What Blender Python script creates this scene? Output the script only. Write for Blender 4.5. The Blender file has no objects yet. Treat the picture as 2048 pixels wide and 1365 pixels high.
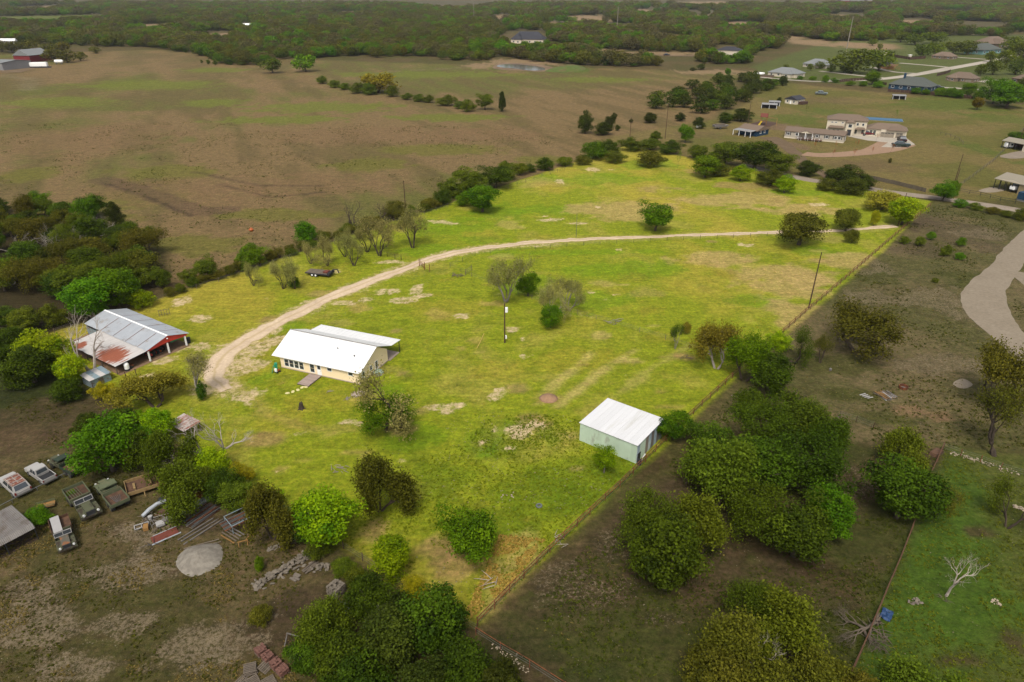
import bpy, bmesh, math, random
import numpy as np
from mathutils import Vector, Matrix
R = math.radians
random.seed(7)
scene = bpy.context.scene
C = scene.collection

# ------------------------------------------------------------------ camera, sky, sun, exposure
CAM_H, PITCH, FOC = 60.0, 27.0, 1365.0        # metres above the pasture, degrees down, focal length in survey pixels
cam_data = bpy.data.cameras.new('camera'); cam_data.sensor_width = 36; cam_data.lens = 24
cam_data.clip_start = 1; cam_data.clip_end = 40000
cam = bpy.data.objects.new('camera', cam_data); C.objects.link(cam)
cam.location = (0, 0, CAM_H); cam.rotation_euler = (R(90 - PITCH), 0, 0)
scene.camera = cam
SUN_EL, SUN_AZ = 58.0, 192.0                  # high soft sun behind the viewer (azimuth clockwise from +y)
world = bpy.data.worlds.new('World'); scene.world = world; world.use_nodes = True
wn = world.node_tree; wn.nodes.clear()
sky = wn.nodes.new('ShaderNodeTexSky'); sky.sky_type = 'NISHITA'; sky.sun_disc = False
sky.sun_elevation = R(SUN_EL); sky.sun_rotation = R(SUN_AZ); sky.air_density = 1.0; sky.dust_density = 4.0; sky.ozone_density = 1.0
hsv = wn.nodes.new('ShaderNodeHueSaturation'); hsv.inputs['Saturation'].default_value = 0.35
bg = wn.nodes.new('ShaderNodeBackground'); bg.inputs['Strength'].default_value = 0.14
wo = wn.nodes.new('ShaderNodeOutputWorld')
wn.links.new(sky.outputs[0], hsv.inputs['Color']); wn.links.new(hsv.outputs[0], bg.inputs[0]); wn.links.new(bg.outputs[0], wo.inputs[0])
sd = bpy.data.lights.new('sun', 'SUN'); sd.energy = 1.9; sd.angle = R(14); sd.color = (1.0, 0.95, 0.86)
sun = bpy.data.objects.new('sun', sd); C.objects.link(sun)
sdir = Vector((math.sin(R(SUN_AZ)) * math.cos(R(SUN_EL)), math.cos(R(SUN_AZ)) * math.cos(R(SUN_EL)), math.sin(R(SUN_EL))))
sun.rotation_euler = sdir.to_track_quat('Z', 'Y').to_euler(); sun.location = sdir * 300
vs = scene.view_settings; vs.view_transform = 'Standard'; vs.look = 'None'; vs.gamma = 1; vs.use_curve_mapping = False
vs.exposure = 0.6

# ------------------------------------------------------------------ terrain and survey helpers
def zt(x, y):
    r = np.hypot(x, y) if isinstance(x, np.ndarray) else math.hypot(x, y)
    s = np.maximum(0, r - 420)
    return 0.012 * s * (s / (s + 150))
def G(u, v, z=0.0):
    """survey point of the photograph -> point on the terrain (z metres above it)"""
    a = R(PITCH); px = (u - 1024) / FOC; py = (682.5 - v) / FOC
    dx = px; dy = math.cos(a) + py * math.sin(a); dz = -math.sin(a) + py * math.cos(a)
    lo, hi = 1.0, 9000.0
    for _ in range(44):
        t = .5 * (lo + hi)
        if CAM_H + dz * t > float(zt(dx * t, dy * t)) + z: lo = t
        else: hi = t
    return Vector((dx * t, dy * t, float(zt(dx * t, dy * t))))
def mpp(u, v):
    a = R(PITCH); p = G(u, v)
    return (p.y * math.cos(a) + (CAM_H - p.z) * math.sin(a)) / FOC
def frame(A, B):
    a = G(*A); b = G(*B)
    return a, math.atan2(b.y - a.y, b.x - a.x), math.hypot(b.x - a.x, b.y - a.y)
def s2l(c): return c / 12.92 if c <= .04045 else ((c + .055) / 1.055) ** 2.4
def S(r, g, b, k=0.62):
    """picture colour of a surface -> base colour"""
    return tuple(s2l(v / 255) * k for v in (r, g, b))

# ------------------------------------------------------------------ mesh builder
class MB:
    def __init__(s): s.v = []; s.f = []
    def add(s, vs, fs):
        o = len(s.v); s.v += [tuple(p) for p in vs]; s.f += [tuple(i + o for i in f) for f in fs]; return s
    def box(s, x0, x1, y0, y1, z0, z1, b=0.0):
        if b <= 0:
            return s.add([(x0,y0,z0),(x1,y0,z0),(x1,y1,z0),(x0,y1,z0),(x0,y0,z1),(x1,y0,z1),(x1,y1,z1),(x0,y1,z1)],
                         [(3,2,1,0),(4,5,6,7),(0,1,5,4),(1,2,6,5),(2,3,7,6),(3,0,4,7)])
        bm = bmesh.new(); bmesh.ops.create_cube(bm, size=1.0)
        for p in bm.verts: p.co = ((x0+x1)/2 + p.co.x*(x1-x0), (y0+y1)/2 + p.co.y*(y1-y0), (z0+z1)/2 + p.co.z*(z1-z0))
        bmesh.ops.bevel(bm, geom=bm.edges[:], offset=b, segments=2, affect='EDGES')
        bm.verts.index_update(); s.add([p.co[:] for p in bm.verts], [[q.index for q in f.verts] for f in bm.faces]); bm.free(); return s
    def beam(s, p, q, w, h=None):
        """square bar from p to q"""
        p = Vector(p); q = Vector(q); d = (q - p); h = h or w
        if d.length < 1e-6: return s
        d.normalize(); up = Vector((0,0,1)) if abs(d.z) < .95 else Vector((1,0,0))
        a = d.cross(up).normalized() * (w/2); b = a.cross(d).normalized() * (h/2)
        return s.add([p-a-b,p+a-b,p+a+b,p-a+b,q-a-b,q+a-b,q+a+b,q-a+b],[(0,1,2,3),(7,6,5,4),(0,4,5,1),(1,5,6,2),(2,6,7,3),(3,7,4,0)])
    def tube(s, pts, rad, n=5):
        pts = [Vector(p) for p in pts]; rings = []
        for i, p in enumerate(pts):
            d = (pts[min(i+1,len(pts)-1)] - pts[max(i-1,0)])
            d = d.normalized() if d.length > 1e-9 else Vector((0,0,1))
            up = Vector((0,0,1)) if abs(d.z) < .9 else Vector((1,0,0))
            a = d.cross(up).normalized(); b = a.cross(d)
            r = rad[i] if isinstance(rad, (list,tuple)) else rad
            rings.append([p + (a*math.cos(2*math.pi*k/n) + b*math.sin(2*math.pi*k/n))*r for k in range(n)])
        o = len(s.v)
        for g in rings: s.v += [tuple(p) for p in g]
        for i in range(len(rings)-1):
            for k in range(n):
                s.f.append((o+i*n+k, o+i*n+(k+1)%n, o+(i+1)*n+(k+1)%n, o+(i+1)*n+k))
        s.f.append(tuple(o+k for k in range(n))[::-1]); s.f.append(tuple(o+(len(rings)-1)*n+k for k in range(n)))
        return s
    def cyl(s, c, ax, r, w, n=14):
        c = Vector(c); ax = Vector(ax).normalized()
        return s.tube([c - ax*w/2, c + ax*w/2], r, n)
    def slab(s, quad, t):
        """four points and a thickness downwards"""
        q = [Vector(p) for p in quad]; d = Vector((0,0,-t))
        return s.add([p+d for p in q] + q, [(3,2,1,0),(4,5,6,7),(0,1,5,4),(1,2,6,5),(2,3,7,6),(3,0,4,7)])
    def poly(s, pts): return s.add(pts, [tuple(range(len(pts)))])
    def prism(s, prof, y0, y1):
        """(x,z) profile extruded along y"""
        n = len(prof); v = [(x,y0,z) for x,z in prof] + [(x,y1,z) for x,z in prof]
        return s.add(v, [tuple(range(n)), tuple(range(2*n-1,n-1,-1))] + [(i+n,(i+1)%n+n,(i+1)%n,i) for i in range(n)])
    def lathe(s, prof, c=(0,0,0), n=12):
        o = len(s.v)
        for r, z in prof: s.v += [(c[0]+r*math.cos(2*math.pi*k/n), c[1]+r*math.sin(2*math.pi*k/n), c[2]+z) for k in range(n)]
        for i in range(len(prof)-1):
            for k in range(n): s.f.append((o+i*n+k, o+i*n+(k+1)%n, o+(i+1)*n+(k+1)%n, o+(i+1)*n+k))
        s.f.append(tuple(o+k for k in range(n))[::-1]); s.f.append(tuple(o+(len(prof)-1)*n+k for k in range(n))); return s
    def mesh(s, name, m=None, smooth=False):
        me = bpy.data.meshes.new(name); me.from_pydata(s.v, [], s.f)
        if m: me.materials.append(m)
        if smooth: me.shade_smooth()
        return me
    def build(s, name, m, parent=None, smooth=False):
        o = bpy.data.objects.new(name, s.mesh(name, m, smooth)); C.objects.link(o); o.parent = parent; return o
def B(*a, **k): return MB().box(*a, **k)
def tag(o, label=None, cat=None, group=None, kind=None):
    if label: o['label'] = label
    if cat: o['category'] = cat
    if group: o['group'] = group
    if kind: o['kind'] = kind
    return o
def thing(name, label, cat, loc=(0,0,0), rz=0.0, group=None, sc=1.0):
    o = bpy.data.objects.new(name, None); C.objects.link(o); o.empty_display_size = .5
    o.location = loc; o.rotation_euler = (0,0,rz); o.scale = (sc,)*3 if not isinstance(sc, tuple) else sc
    return tag(o, label, cat, group)
def dup(root, loc, rz=0.0, sc=None, label=None, group=None, parent=None):
    r = root.copy(); C.objects.link(r); r.parent = parent
    if loc is not None: r.location = loc; r.rotation_euler = (0,0,rz)
    if sc is not None: r.scale = (sc,)*3 if not isinstance(sc, tuple) else sc
    if label: r['label'] = label
    if group: r['group'] = group
    for ch in list(root.children): dup(ch, None, parent=r)
    return r
def inst(name, me, parent, loc=(0,0,0), rot=(0,0,0), sc=(1,1,1), m=None):
    o = bpy.data.objects.new(name, me); C.objects.link(o); o.parent = parent
    o.location = loc; o.rotation_euler = rot; o.scale = sc
    if m: o.material_slots[0].link = 'OBJECT'; o.material_slots[0].material = m
    return o

# ------------------------------------------------------------------ materials
def nt(name):
    m = bpy.data.materials.new(name); m.use_nodes = True
    n = m.node_tree.nodes; p = n['Principled BSDF']; return m, n, m.node_tree.links, p
def mat(name, col, rough=.75, metal=0.0, var=.25, sc=1.5, col2=None, thr=.55, sc2=.8, bump=0.0, stretch=(1,1,1), soft=.06, spec=.3):
    """base colour with grain, and a second colour (rust, dirt, lichen) in patches"""
    m, n, l, p = nt(name)
    tc = n.new('ShaderNodeTexCoord'); mp = n.new('ShaderNodeMapping'); mp.inputs['Scale'].default_value = stretch
    l.new(tc.outputs['Object'], mp.inputs[0])
    nz = n.new('ShaderNodeTexNoise'); nz.inputs['Scale'].default_value = sc; nz.inputs['Detail'].default_value = 6; nz.inputs['Roughness'].default_value = .65
    l.new(mp.outputs[0], nz.inputs['Vector'])
    mr = n.new('ShaderNodeMapRange'); mr.inputs['From Min'].default_value = .25; mr.inputs['From Max'].default_value = .75
    mr.inputs['To Min'].default_value = 1-var; mr.inputs['To Max'].default_value = 1+var; l.new(nz.outputs[0], mr.inputs[0])
    oi = n.new('ShaderNodeObjectInfo'); mo = n.new('ShaderNodeMapRange'); mo.inputs['To Min'].default_value = 1-var*.5; mo.inputs['To Max'].default_value = 1+var*.5
    l.new(oi.outputs['Random'], mo.inputs[0])
    mu = n.new('ShaderNodeMath'); mu.operation = 'MULTIPLY'; l.new(mr.outputs[0], mu.inputs[0]); l.new(mo.outputs[0], mu.inputs[1])
    vm = n.new('ShaderNodeVectorMath'); vm.operation = 'SCALE'; vm.inputs[0].default_value = col[:3]; l.new(mu.outputs[0], vm.inputs['Scale'])
    out = vm.outputs[0]
    if col2 is not None:
        n2 = n.new('ShaderNodeTexNoise'); n2.inputs['Scale'].default_value = sc2; n2.inputs['Detail'].default_value = 8; n2.inputs['Roughness'].default_value = .7
        l.new(mp.outputs[0], n2.inputs['Vector'])
        r2 = n.new('ShaderNodeMapRange'); r2.inputs['From Min'].default_value = thr-soft; r2.inputs['From Max'].default_value = thr+soft; l.new(n2.outputs[0], r2.inputs[0])
        v2 = n.new('ShaderNodeVectorMath'); v2.operation = 'SCALE'; v2.inputs[0].default_value = col2[:3]; l.new(mu.outputs[0], v2.inputs['Scale'])
        mx = n.new('ShaderNodeMix'); mx.data_type = 'RGBA'; l.new(r2.outputs[0], mx.inputs[0]); l.new(out, mx.inputs[6]); l.new(v2.outputs[0], mx.inputs[7]); out = mx.outputs[2]
    l.new(out, p.inputs['Base Color']); p.inputs['Roughness'].default_value = rough; p.inputs['Metallic'].default_value = metal
    p.inputs['Specular IOR Level'].default_value = spec
    if bump:
        bp = n.new('ShaderNodeBump'); bp.inputs['Strength'].default_value = bump; bp.inputs['Distance'].default_value = .05; l.new(nz.outputs[0], bp.inputs['Height']); l.new(bp.outputs[0], p.inputs['Normal'])
    return m
def leafmat(name, c1, c2, trans=.25):
    c1, c2 = [(c[0]*1.62, c[1]*1.62, c[2]*.85) for c in (c1, c2)]
    m, n, l, p = nt(name)
    at = n.new('ShaderNodeAttribute'); at.attribute_name = 'tone'
    oi = n.new('ShaderNodeObjectInfo')
    mx = n.new('ShaderNodeMix'); mx.data_type = 'RGBA'; mx.inputs[6].default_value = (*c1,1); mx.inputs[7].default_value = (*c2,1)
    l.new(at.outputs['Fac'], mx.inputs[0])
    hs = n.new('ShaderNodeHueSaturation')
    mh = n.new('ShaderNodeMapRange'); mh.inputs['To Min'].default_value = .48; mh.inputs['To Max'].default_value = .515; l.new(oi.outputs['Random'], mh.inputs[0])
    mul = n.new('ShaderNodeMath'); mul.operation = 'MULTIPLY'; mul.inputs[1].default_value = 7.31; l.new(oi.outputs['Random'], mul.inputs[0])
    fr = n.new('ShaderNodeMath'); fr.operation = 'FRACT'; l.new(mul.outputs[0], fr.inputs[0])
    mv = n.new('ShaderNodeMapRange'); mv.inputs['To Min'].default_value = .78; mv.inputs['To Max'].default_value = 1.22; l.new(fr.outputs[0], mv.inputs[0])
    l.new(mh.outputs[0], hs.inputs['Hue']); l.new(mv.outputs[0], hs.inputs['Value']); l.new(mx.outputs[2], hs.inputs['Color'])
    l.new(hs.outputs[0], p.inputs['Base Color']); p.inputs['Roughness'].default_value = .7; p.inputs['Specular IOR Level'].default_value = .06
    tr = n.new('ShaderNodeBsdfTranslucent'); l.new(hs.outputs[0], tr.inputs[0])
    ms = n.new('ShaderNodeMixShader'); ms.inputs[0].default_value = trans; l.new(p.outputs[0], ms.inputs[1]); l.new(tr.outputs[0], ms.inputs[2])
    l.new(ms.outputs[0], n['Material Output'].inputs[0]); return m

# ------------------------------------------------------------------ noise on point sets
def vnoise(x, y, scale, seed):
    rg = np.random.default_rng(seed); n = 257; t = rg.random((n, n))
    fx = x / scale + 1000.37; fy = y / scale + 1000.71
    ix = np.floor(fx).astype(int); iy = np.floor(fy).astype(int); a = fx - ix; b = fy - iy
    a = a*a*(3-2*a); b = b*b*(3-2*b); ix %= 256; iy %= 256
    return (t[ix,iy]*(1-a)+t[ix+1,iy]*a)*(1-b) + (t[ix,iy+1]*(1-a)+t[ix+1,iy+1]*a)*b
def fbm(x, y, scale, seed, o=4):
    s = 0; w = 0
    for k in range(o): s = s + vnoise(x, y, scale/2**k, seed+k)*.6**k; w += .6**k
    return s / w
def poly_sd(px, py, poly):
    """signed distance to a polygon, positive inside"""
    d = np.full(px.shape, 1e18); ins = np.zeros(px.shape, bool); n = len(poly)
    for i in range(n):
        x0, y0 = poly[i][0], poly[i][1]; x1, y1 = poly[(i+1)%n][0], poly[(i+1)%n][1]
        ex, ey = x1-x0, y1-y0; t = np.clip(((px-x0)*ex+(py-y0)*ey)/(ex*ex+ey*ey+1e-12), 0, 1)
        d = np.minimum(d, (px-x0-t*ex)**2 + (py-y0-t*ey)**2)
        c = (y0 > py) != (y1 > py)
        ins ^= c & (px < (x1-x0)*(py-y0)/((y1-y0) if abs(y1-y0) > 1e-12 else 1e-12) + x0)
    d = np.sqrt(d); return np.where(ins, d, -d)
def line_d(px, py, pts):
    d = np.full(px.shape, 1e18)
    for a, b in zip(pts[:-1], pts[1:]):
        ex, ey = b[0]-a[0], b[1]-a[1]; t = np.clip(((px-a[0])*ex+(py-a[1])*ey)/(ex*ex+ey*ey+1e-12), 0, 1)
        d = np.minimum(d, (px-a[0]-t*ex)**2 + (py-a[1]-t*ey)**2)
    return np.sqrt(d)
def PG(*uv): return [G(u, v) for u, v in uv]
# ------------------------------------------------------------------ ground sheet
def axis(lo, hi, step, far0, far1, ratio):
    a = list(np.arange(lo, hi + step*.5, step)); s = step; x = hi; up = []
    while x < far1: s *= ratio; x += s; up.append(x)
    s = step; x = lo; dn = []
    while x > far0: s *= ratio; x -= s; dn.append(x)
    return np.array(dn[::-1] + a + up)
gx = axis(-150, 165, .95, -9000, 9000, 1.034); gy = axis(40, 330, .95, -300, 14000, 1.026)
NX, NY = len(gx), len(gy)
PX, PY = np.meshgrid(gx, gy); PX = PX.ravel(); PY = PY.ravel(); PZ = zt(PX, PY)
n_a = fbm(PX, PY, 26, 11); n_b = fbm(PX, PY, 9, 31); n_c = fbm(PX, PY, 70, 51); n_d = fbm(PX, PY, 4, 71); n_e = fbm(PX, PY, 260, 91); n_f = fbm(PX, PY, 3.2, 151, 3)
n_row = fbm(PX*.9+PY*.44, (PY*.9-PX*.44)*.16, 11, 131, 5)      # mowing rows
COV = np.zeros((len(PX), 3)); GRIT = np.zeros((len(PX), 3)); GRIT[:,1] = .6
def lerp(a, b, t): return a + (b - a) * t
def sst(x, a, b): t = np.clip((x - a) / (b - a), 0, 1); return t*t*(3-2*t)
def cc(r, g, b): return np.array(S(r, g, b))
def paint(m, col): 
    global COV
    COV += (np.asarray(col) - COV) * m[:,None]
def duo(c1, c2, t): return lerp(np.asarray(c1)[None], np.asarray(c2)[None], t[:,None])
def paintv(m, cols):
    global COV
    COV += (cols - COV) * m[:,None]
def region(uv, cols, soft=2.0, amp=3.0, grit=None, mott=None):
    m = sst(poly_sd(PX, PY, PG(*uv)) + (n_b-.5)*2*amp, -soft, soft)
    if isinstance(cols, np.ndarray) and cols.ndim == 2: paintv(m, cols)
    else: paint(m, cols)
    if grit is not None: GRIT[:,0] = lerp(GRIT[:,0], grit, m)
    if mott is not None: GRIT[:,1] = lerp(GRIT[:,1], mott, m)
    return m
def blot(u, v, ru, rv, col, st=.8, rag=.9, grit=None):
    c = G(u, v); rx = abs(G(u+ru, v).x - c.x); a = G(u, v-rv); b = G(u, v+rv); ry = (a-b).length/2
    sel = (abs(PX-c.x) < rx*2.2+2) & (abs(PY-c.y) < ry*2.2+2)
    d = np.hypot((PX[sel]-c.x)/rx, (PY[sel]-c.y)/ry) + (n_d[sel]-.5)*rag*1.6 + (n_b[sel]-.5)*rag
    m = st*sst(1-d, -.12, .3)
    if col is BARE: GRIT[sel,2] = np.maximum(GRIT[sel,2], m); return
    COV[sel] += (np.asarray(col)-COV[sel])*m[:,None]
    if grit is not None: GRIT[sel,0] = np.maximum(GRIT[sel,0], grit*m/max(st,.01))
def stroke(uv, w, col, st=.8, rag=1.2, soft=.7):
    m = st*sst(w/2 - line_d(PX, PY, PG(*uv)) + (n_d-.5)*rag*2, -soft, soft); paint(m, col)

BARE = cc(216,196,150)
# fields
paintv(np.ones(len(PX)), duo(cc(96,82,50), cc(86,80,42), sst(n_a,.4,.6)))
region([(-200,60),(2300,60),(2300,-5),(-200,-5)], duo(cc(96,84,56), cc(82,78,48), n_c), 20, 10)
field = duo(cc(128,105,70), cc(103,101,47), sst(n_e*.3+n_c*.4+n_row*.3,.44,.57))
fm = region([(-300,120),(300,100),(600,120),(1000,132),(1300,140),(1480,150),(1420,250),(1250,290),(1000,375),(520,535),(340,575),(330,500),(200,430),(-300,420)], field, 3, 4, 0, .7)
paintv(fm*.75*sst(n_row,.48,.6), duo(cc(102,85,56), cc(112,96,56), n_b))
for a in [(650,215,150,12),(300,170,160,10),(120,205,110,12),(430,140,70,5),(850,150,200,7),(1200,160,110,5),(900,235,120,8),(560,240,150,8),(430,205,60,8)]:
    blot(*a, cc(110,114,43), .85, .9)
for a in [(130,440,150,25),(260,400,130,20),(380,490,110,22),(560,430,120,12),(880,300,140,12),(60,350,60,14),(740,330,90,14),(1090,320,60,10),(330,345,110,16)]:
    blot(*a, cc(110,106,42), .75, .8)
for a in [(330,385,190,26),(620,370,180,22),(760,270,220,18),(150,280,220,30),(980,270,110,16)]:
    blot(*a, cc(128,101,70), .6, .9)
stroke([(205,360),(290,385),(400,425),(455,420)], 9, cc(92,70,56), .5); stroke([(205,366),(290,392),(380,432)], 1.2, cc(60,50,34), .6)
stroke([(440,370),(540,395),(650,385)], 2, cc(80,62,48), .5); stroke([(390,345),(520,372),(640,372)], 2, cc(80,62,48), .5)
stroke([(0,150),(60,160),(55,180)], 10, cc(130,116,86), .6); stroke([(780,143),(900,138),(1000,128)], 5, cc(128,112,82), .6)
# neighbour pastures and lawns to the right
region([(1160,290),(1250,270),(1430,240),(1560,165),(1800,190),(2300,230),(2300,400),(1870,400),(1250,290)], duo(cc(120,105,60), cc(104,99,46), sst(n_a,.4,.6)), 3, 4, 0, .5)
for a in [(1590,240,60,10),(1700,255,40,8),(1900,210,120,14),(1990,235,60,10),(1660,225,60,6),(1960,300,30,20)]: blot(*a, cc(88,100,34), .7)
for a in [(1640,200,70,8),(1690,330,80,8),(1400,270,60,10),(1760,330,60,12)]: blot(*a, cc(110,92,60), .6)
region([(1500,135),(1700,70),(2300,70),(2300,210),(1900,185),(1560,160)], duo(cc(92,100,46), cc(84,88,44), n_a), 3, 4, 0, .4)
# woodland floor left, scrub right, yards in front
region([(-300,420),(200,430),(330,510),(330,570),(200,640),(40,685),(-300,720)], duo(cc(58,48,28), cc(66,58,32), n_a), 2, 3, .1)
region([(1870,405),(2400,470),(2400,900),(1890,900),(1640,880),(1400,850),(1500,740)], duo(cc(112,98,66), cc(92,87,48), sst(n_a,.38,.62)), 2, 3, .72, .9)
for a in [(1780,440,90,20),(1900,460,70,30),(1850,500,70,12)]: blot(*a, cc(92,76,58), .6)
for a in [(1680,530,90,18),(1850,600,110,30),(1870,730,120,22),(1720,590,80,20),(1960,470,80,10)]: blot(*a, cc(92,80,50), .4, 1.0, .95)
for a in [(1990,430,90,10),(1700,470,40,8),(1950,560,60,16),(1760,560,60,14),(1690,790,60,12),(1770,840,70,18),(1690,730,80,18)]: blot(*a, cc(72,74,26), .7)
for a in [(1820,820,40,12),(1880,835,30,9)]: blot(*a, cc(132,106,76), .9, .6)
region([(1890,895),(2400,960),(2400,1700),(1600,1700),(1700,1330)], duo(cc(76,98,28), cc(88,92,38), sst(n_a,.42,.66)), 1.2, 1.5, .35, .7)
region([(1640,880),(1890,900),(1700,1330),(1600,1700),(953,1700),(953,1270),(1290,960)], duo(cc(86,72,48), cc(74,74,34), sst(n_b,.42,.62)), 1.5, 2, .5, .9)
for a in [(1180,1180,130,70),(1250,1090,80,50),(1330,1240,60,30),(1240,1110,60,30),(1700,960,60,40)]: blot(*a, cc(76,64,42), .5, 1.0, .85)
for a in [(1060,1300,110,40),(1150,1350,80,25)]: blot(*a, cc(56,62,24), .6)
for a in [(1480,1080,60,30),(1660,1150,60,40),(1300,930,50,25)]: blot(*a, cc(74,58,38), .6)
for a in [(1930,1320,60,14),(2030,1280,25,25),(1960,1065,40,10)]: blot(*a, cc(82,66,44), .8)
region([(-300,700),(45,685),(953,1268),(953,1700),(-300,1700)], duo(cc(98,84,54), cc(82,76,40), sst(n_b,.4,.6)), 1.0, 1.2, .68, .8)
region([(-300,700),(45,685),(330,880),(60,860),(-300,830)], duo(cc(52,60,22), cc(62,62,28), n_a), 2, 2, .1)
for a in [(120,840,150,35),(60,880,80,25)]: blot(*a, cc(92,74,52), .6, 1)
for a in [(90,1230,110,55),(250,1150,150,50),(380,1290,140,60),(60,1170,80,30),(300,1060,80,30),(250,1250,90,40),(150,1330,120,30)]: blot(*a, cc(84,72,46), .5, 1.0, 1.0)
for a in [(560,1250,70,40),(640,1200,60,30),(430,1050,100,14)]: blot(*a, cc(76,62,44), .7)

# the mown homestead parcel: extra brightness inside its outline painted into the grass colour
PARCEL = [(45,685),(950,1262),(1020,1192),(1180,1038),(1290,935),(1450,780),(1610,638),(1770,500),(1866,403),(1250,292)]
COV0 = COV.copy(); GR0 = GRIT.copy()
lush_lit = duo(cc(168,155,54), cc(140,148,30), sst(n_c*.5+n_a*.35+n_row*.15,.44,.56)); lush_lit = lerp(lush_lit, cc(176,160,74)[None], (.5*sst(n_b*.6+n_row*.4,.54,.70))[:,None]); lush_lit = lerp(lush_lit, cc(116,128,22)[None], (.35*sst(n_d*.6+n_row*.4,.56,.72))[:,None])
pm = region(PARCEL, lush_lit, .7, .6, .18, .6)
LU, DK, TAN, PINK = cc(116,146,16), cc(104,124,18), cc(196,174,104), cc(168,132,92)
for a in [(900,450,90,22),(1000,425,60,18),(860,500,60,12),(1180,360,120,14),(1300,330,70,10),(1090,420,70,12),(960,480,50,8),(1590,385,60,8),(1180,600,90,24),(1060,570,60,20),(1260,540,130,20),(1500,600,80,14),(1640,505,70,10),(1120,505,200,6),(590,650,40,12),(520,760,40,18),(820,870,60,22),(780,780,40,14)]:
    blot(*a, LU, .6, 1.0)
for a in [(1200,960,120,45),(1010,900,70,26),(1250,940,60,30),(1080,1000,110,40),(880,960,70,40),(800,880,60,20),(1000,1040,60,40),(1150,1000,70,30)]: blot(*a, DK, .6, .9)
for a in [(1250,420,110,20),(1480,400,130,14),(1600,420,80,12),(1560,560,110,40),(1600,640,60,40),(1440,520,90,14),(1620,560,60,24),(1690,520,70,16)]: blot(*a, cc(182,156,96), .75, .9, .3)
for a in [(620,560,90,26),(470,600,80,20),(420,640,50,20),(640,800,80,26),(560,840,80,26),(1000,740,80,26),(1150,720,90,30),(900,620,90,24)]: blot(*a, cc(160,148,48), .5, .8)
stroke([(1120,810),(1200,745),(1270,700)], 1.6, TAN, .7); stroke([(1090,790),(1150,735),(1180,710)], 1.4, TAN, .55); stroke([(1180,830),(1300,740),(1380,690)], 1.2, TAN, .35)
stroke([(650,870),(760,850),(860,815)], 1.2, cc(182,158,90), .6); stroke([(470,770),(540,830),(620,860),(700,855)], 1.8, cc(176,150,84), .45)
for a in [(1035,868,46,20),(1075,850,18,10),(990,860,14,10),(965,885,16,8),(1020,898,24,6)]: blot(*a, BARE, .95, .7, .5)
for a in [(1160,447,27,4),(1105,440,30,4),(1090,433,18,4),(880,443,26,6),(900,447,18,4),(1195,414,8,3),(1185,340,30,5),(1120,365,14,5),(1490,490,18,4),(1230,590,14,4),(1180,585,10,4),(1640,410,20,4),
          (800,600,26,6),(845,592,20,5),(740,600,30,8),(690,607,30,6),(770,585,40,8),(830,580,14,10),(925,632,18,5),(1020,660,22,7),(1045,680,12,10),(1050,710,8,12),(885,815,40,9),(915,810,22,6),(695,845,28,5),(640,660,30,8),(560,680,30,6),
          (1000,780,20,14),(985,795,12,8),(615,605,26,6),(365,603,14,8),(670,545,16,4),(1240,500,10,3),(780,525,30,4)]: blot(*a, BARE, .8, 1.0, .5)
for a in [(1097,798,26,12),(905,1135,60,40),(880,1100,40,30),(750,1060,30,24),(1500,372,70,8),(1415,345,40,6),(800,860,30,10),(1070,850,40,20),(520,880,40,16),(1370,715,40,10),(540,640,30,10)]: blot(*a, PINK, .6, 1.0, .3)
for a in [(1010,1170,40,50),(1050,1100,30,30),(985,1220,30,24)]: blot(*a, cc(180,158,92), .5, 1.1, .2)
rgb = random.Random(19)                                           # worn, dry and lusher scraps over the whole homestead
for k_ in range(230):
    u = rgb.uniform(380,1700); v = rgb.uniform(330,1150); rr = rgb.uniform(6,34); c_ = rgb.choice([cc(188,166,98), cc(176,150,84), cc(118,132,20), cc(150,136,46), cc(108,118,24), cc(170,142,92)])
    blot(u, v, rr*(1.2 if v < 600 else 1), rr*rgb.uniform(.15,.4), c_, rgb.uniform(.3,.65), 1.4)
for k_ in range(60): blot(rgb.uniform(480,1300), rgb.uniform(540,1000), rgb.uniform(4,12), rgb.uniform(1.5,4), BARE, rgb.uniform(.35,.6), 1.3)
for a in [(1000,870,60,30),(1085,870,40,20),(960,900,40,16)]: blot(*a, cc(84,132,20), .35, 1.3)
# caliche spill round the drive and turnaround
for a in [(440,770,60,22),(430,730,36,26),(400,690,40,16),(470,740,50,26),(360,700,36,12),(340,720,30,12),(300,755,24,8),(500,790,50,20),(400,640,26,8),(470,700,60,18),(530,660,30,10)]: blot(*a, BARE, .78, 1.2)
DRIVE = [(1790,452),(1740,457),(1690,461),(1600,464),(1500,467),(1400,470),(1300,474),(1200,478),(1100,484),(1020,490),(950,499),(880,513),(820,533),(760,556),(700,580),(640,605),(580,634),(520,665),(475,690),(445,712),(428,735),(430,758),(455,780)]
stroke(DRIVE, 5.0, cc(180,166,92), .4, 1.6, 1.0)
dm = .55*sst(2.9 - line_d(PX, PY, PG(*DRIVE[8:])) + (n_d-.5)*4, -.8, .8); GRIT[:,2] = np.maximum(GRIT[:,2], dm)
pmf = region(PARCEL, COV.copy(), .8, .9); COV[:] = COV0 + (COV - COV0)*pmf[:,None]; GRIT[:] = GR0 + (GRIT - GR0)*pmf[:,None]
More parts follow.
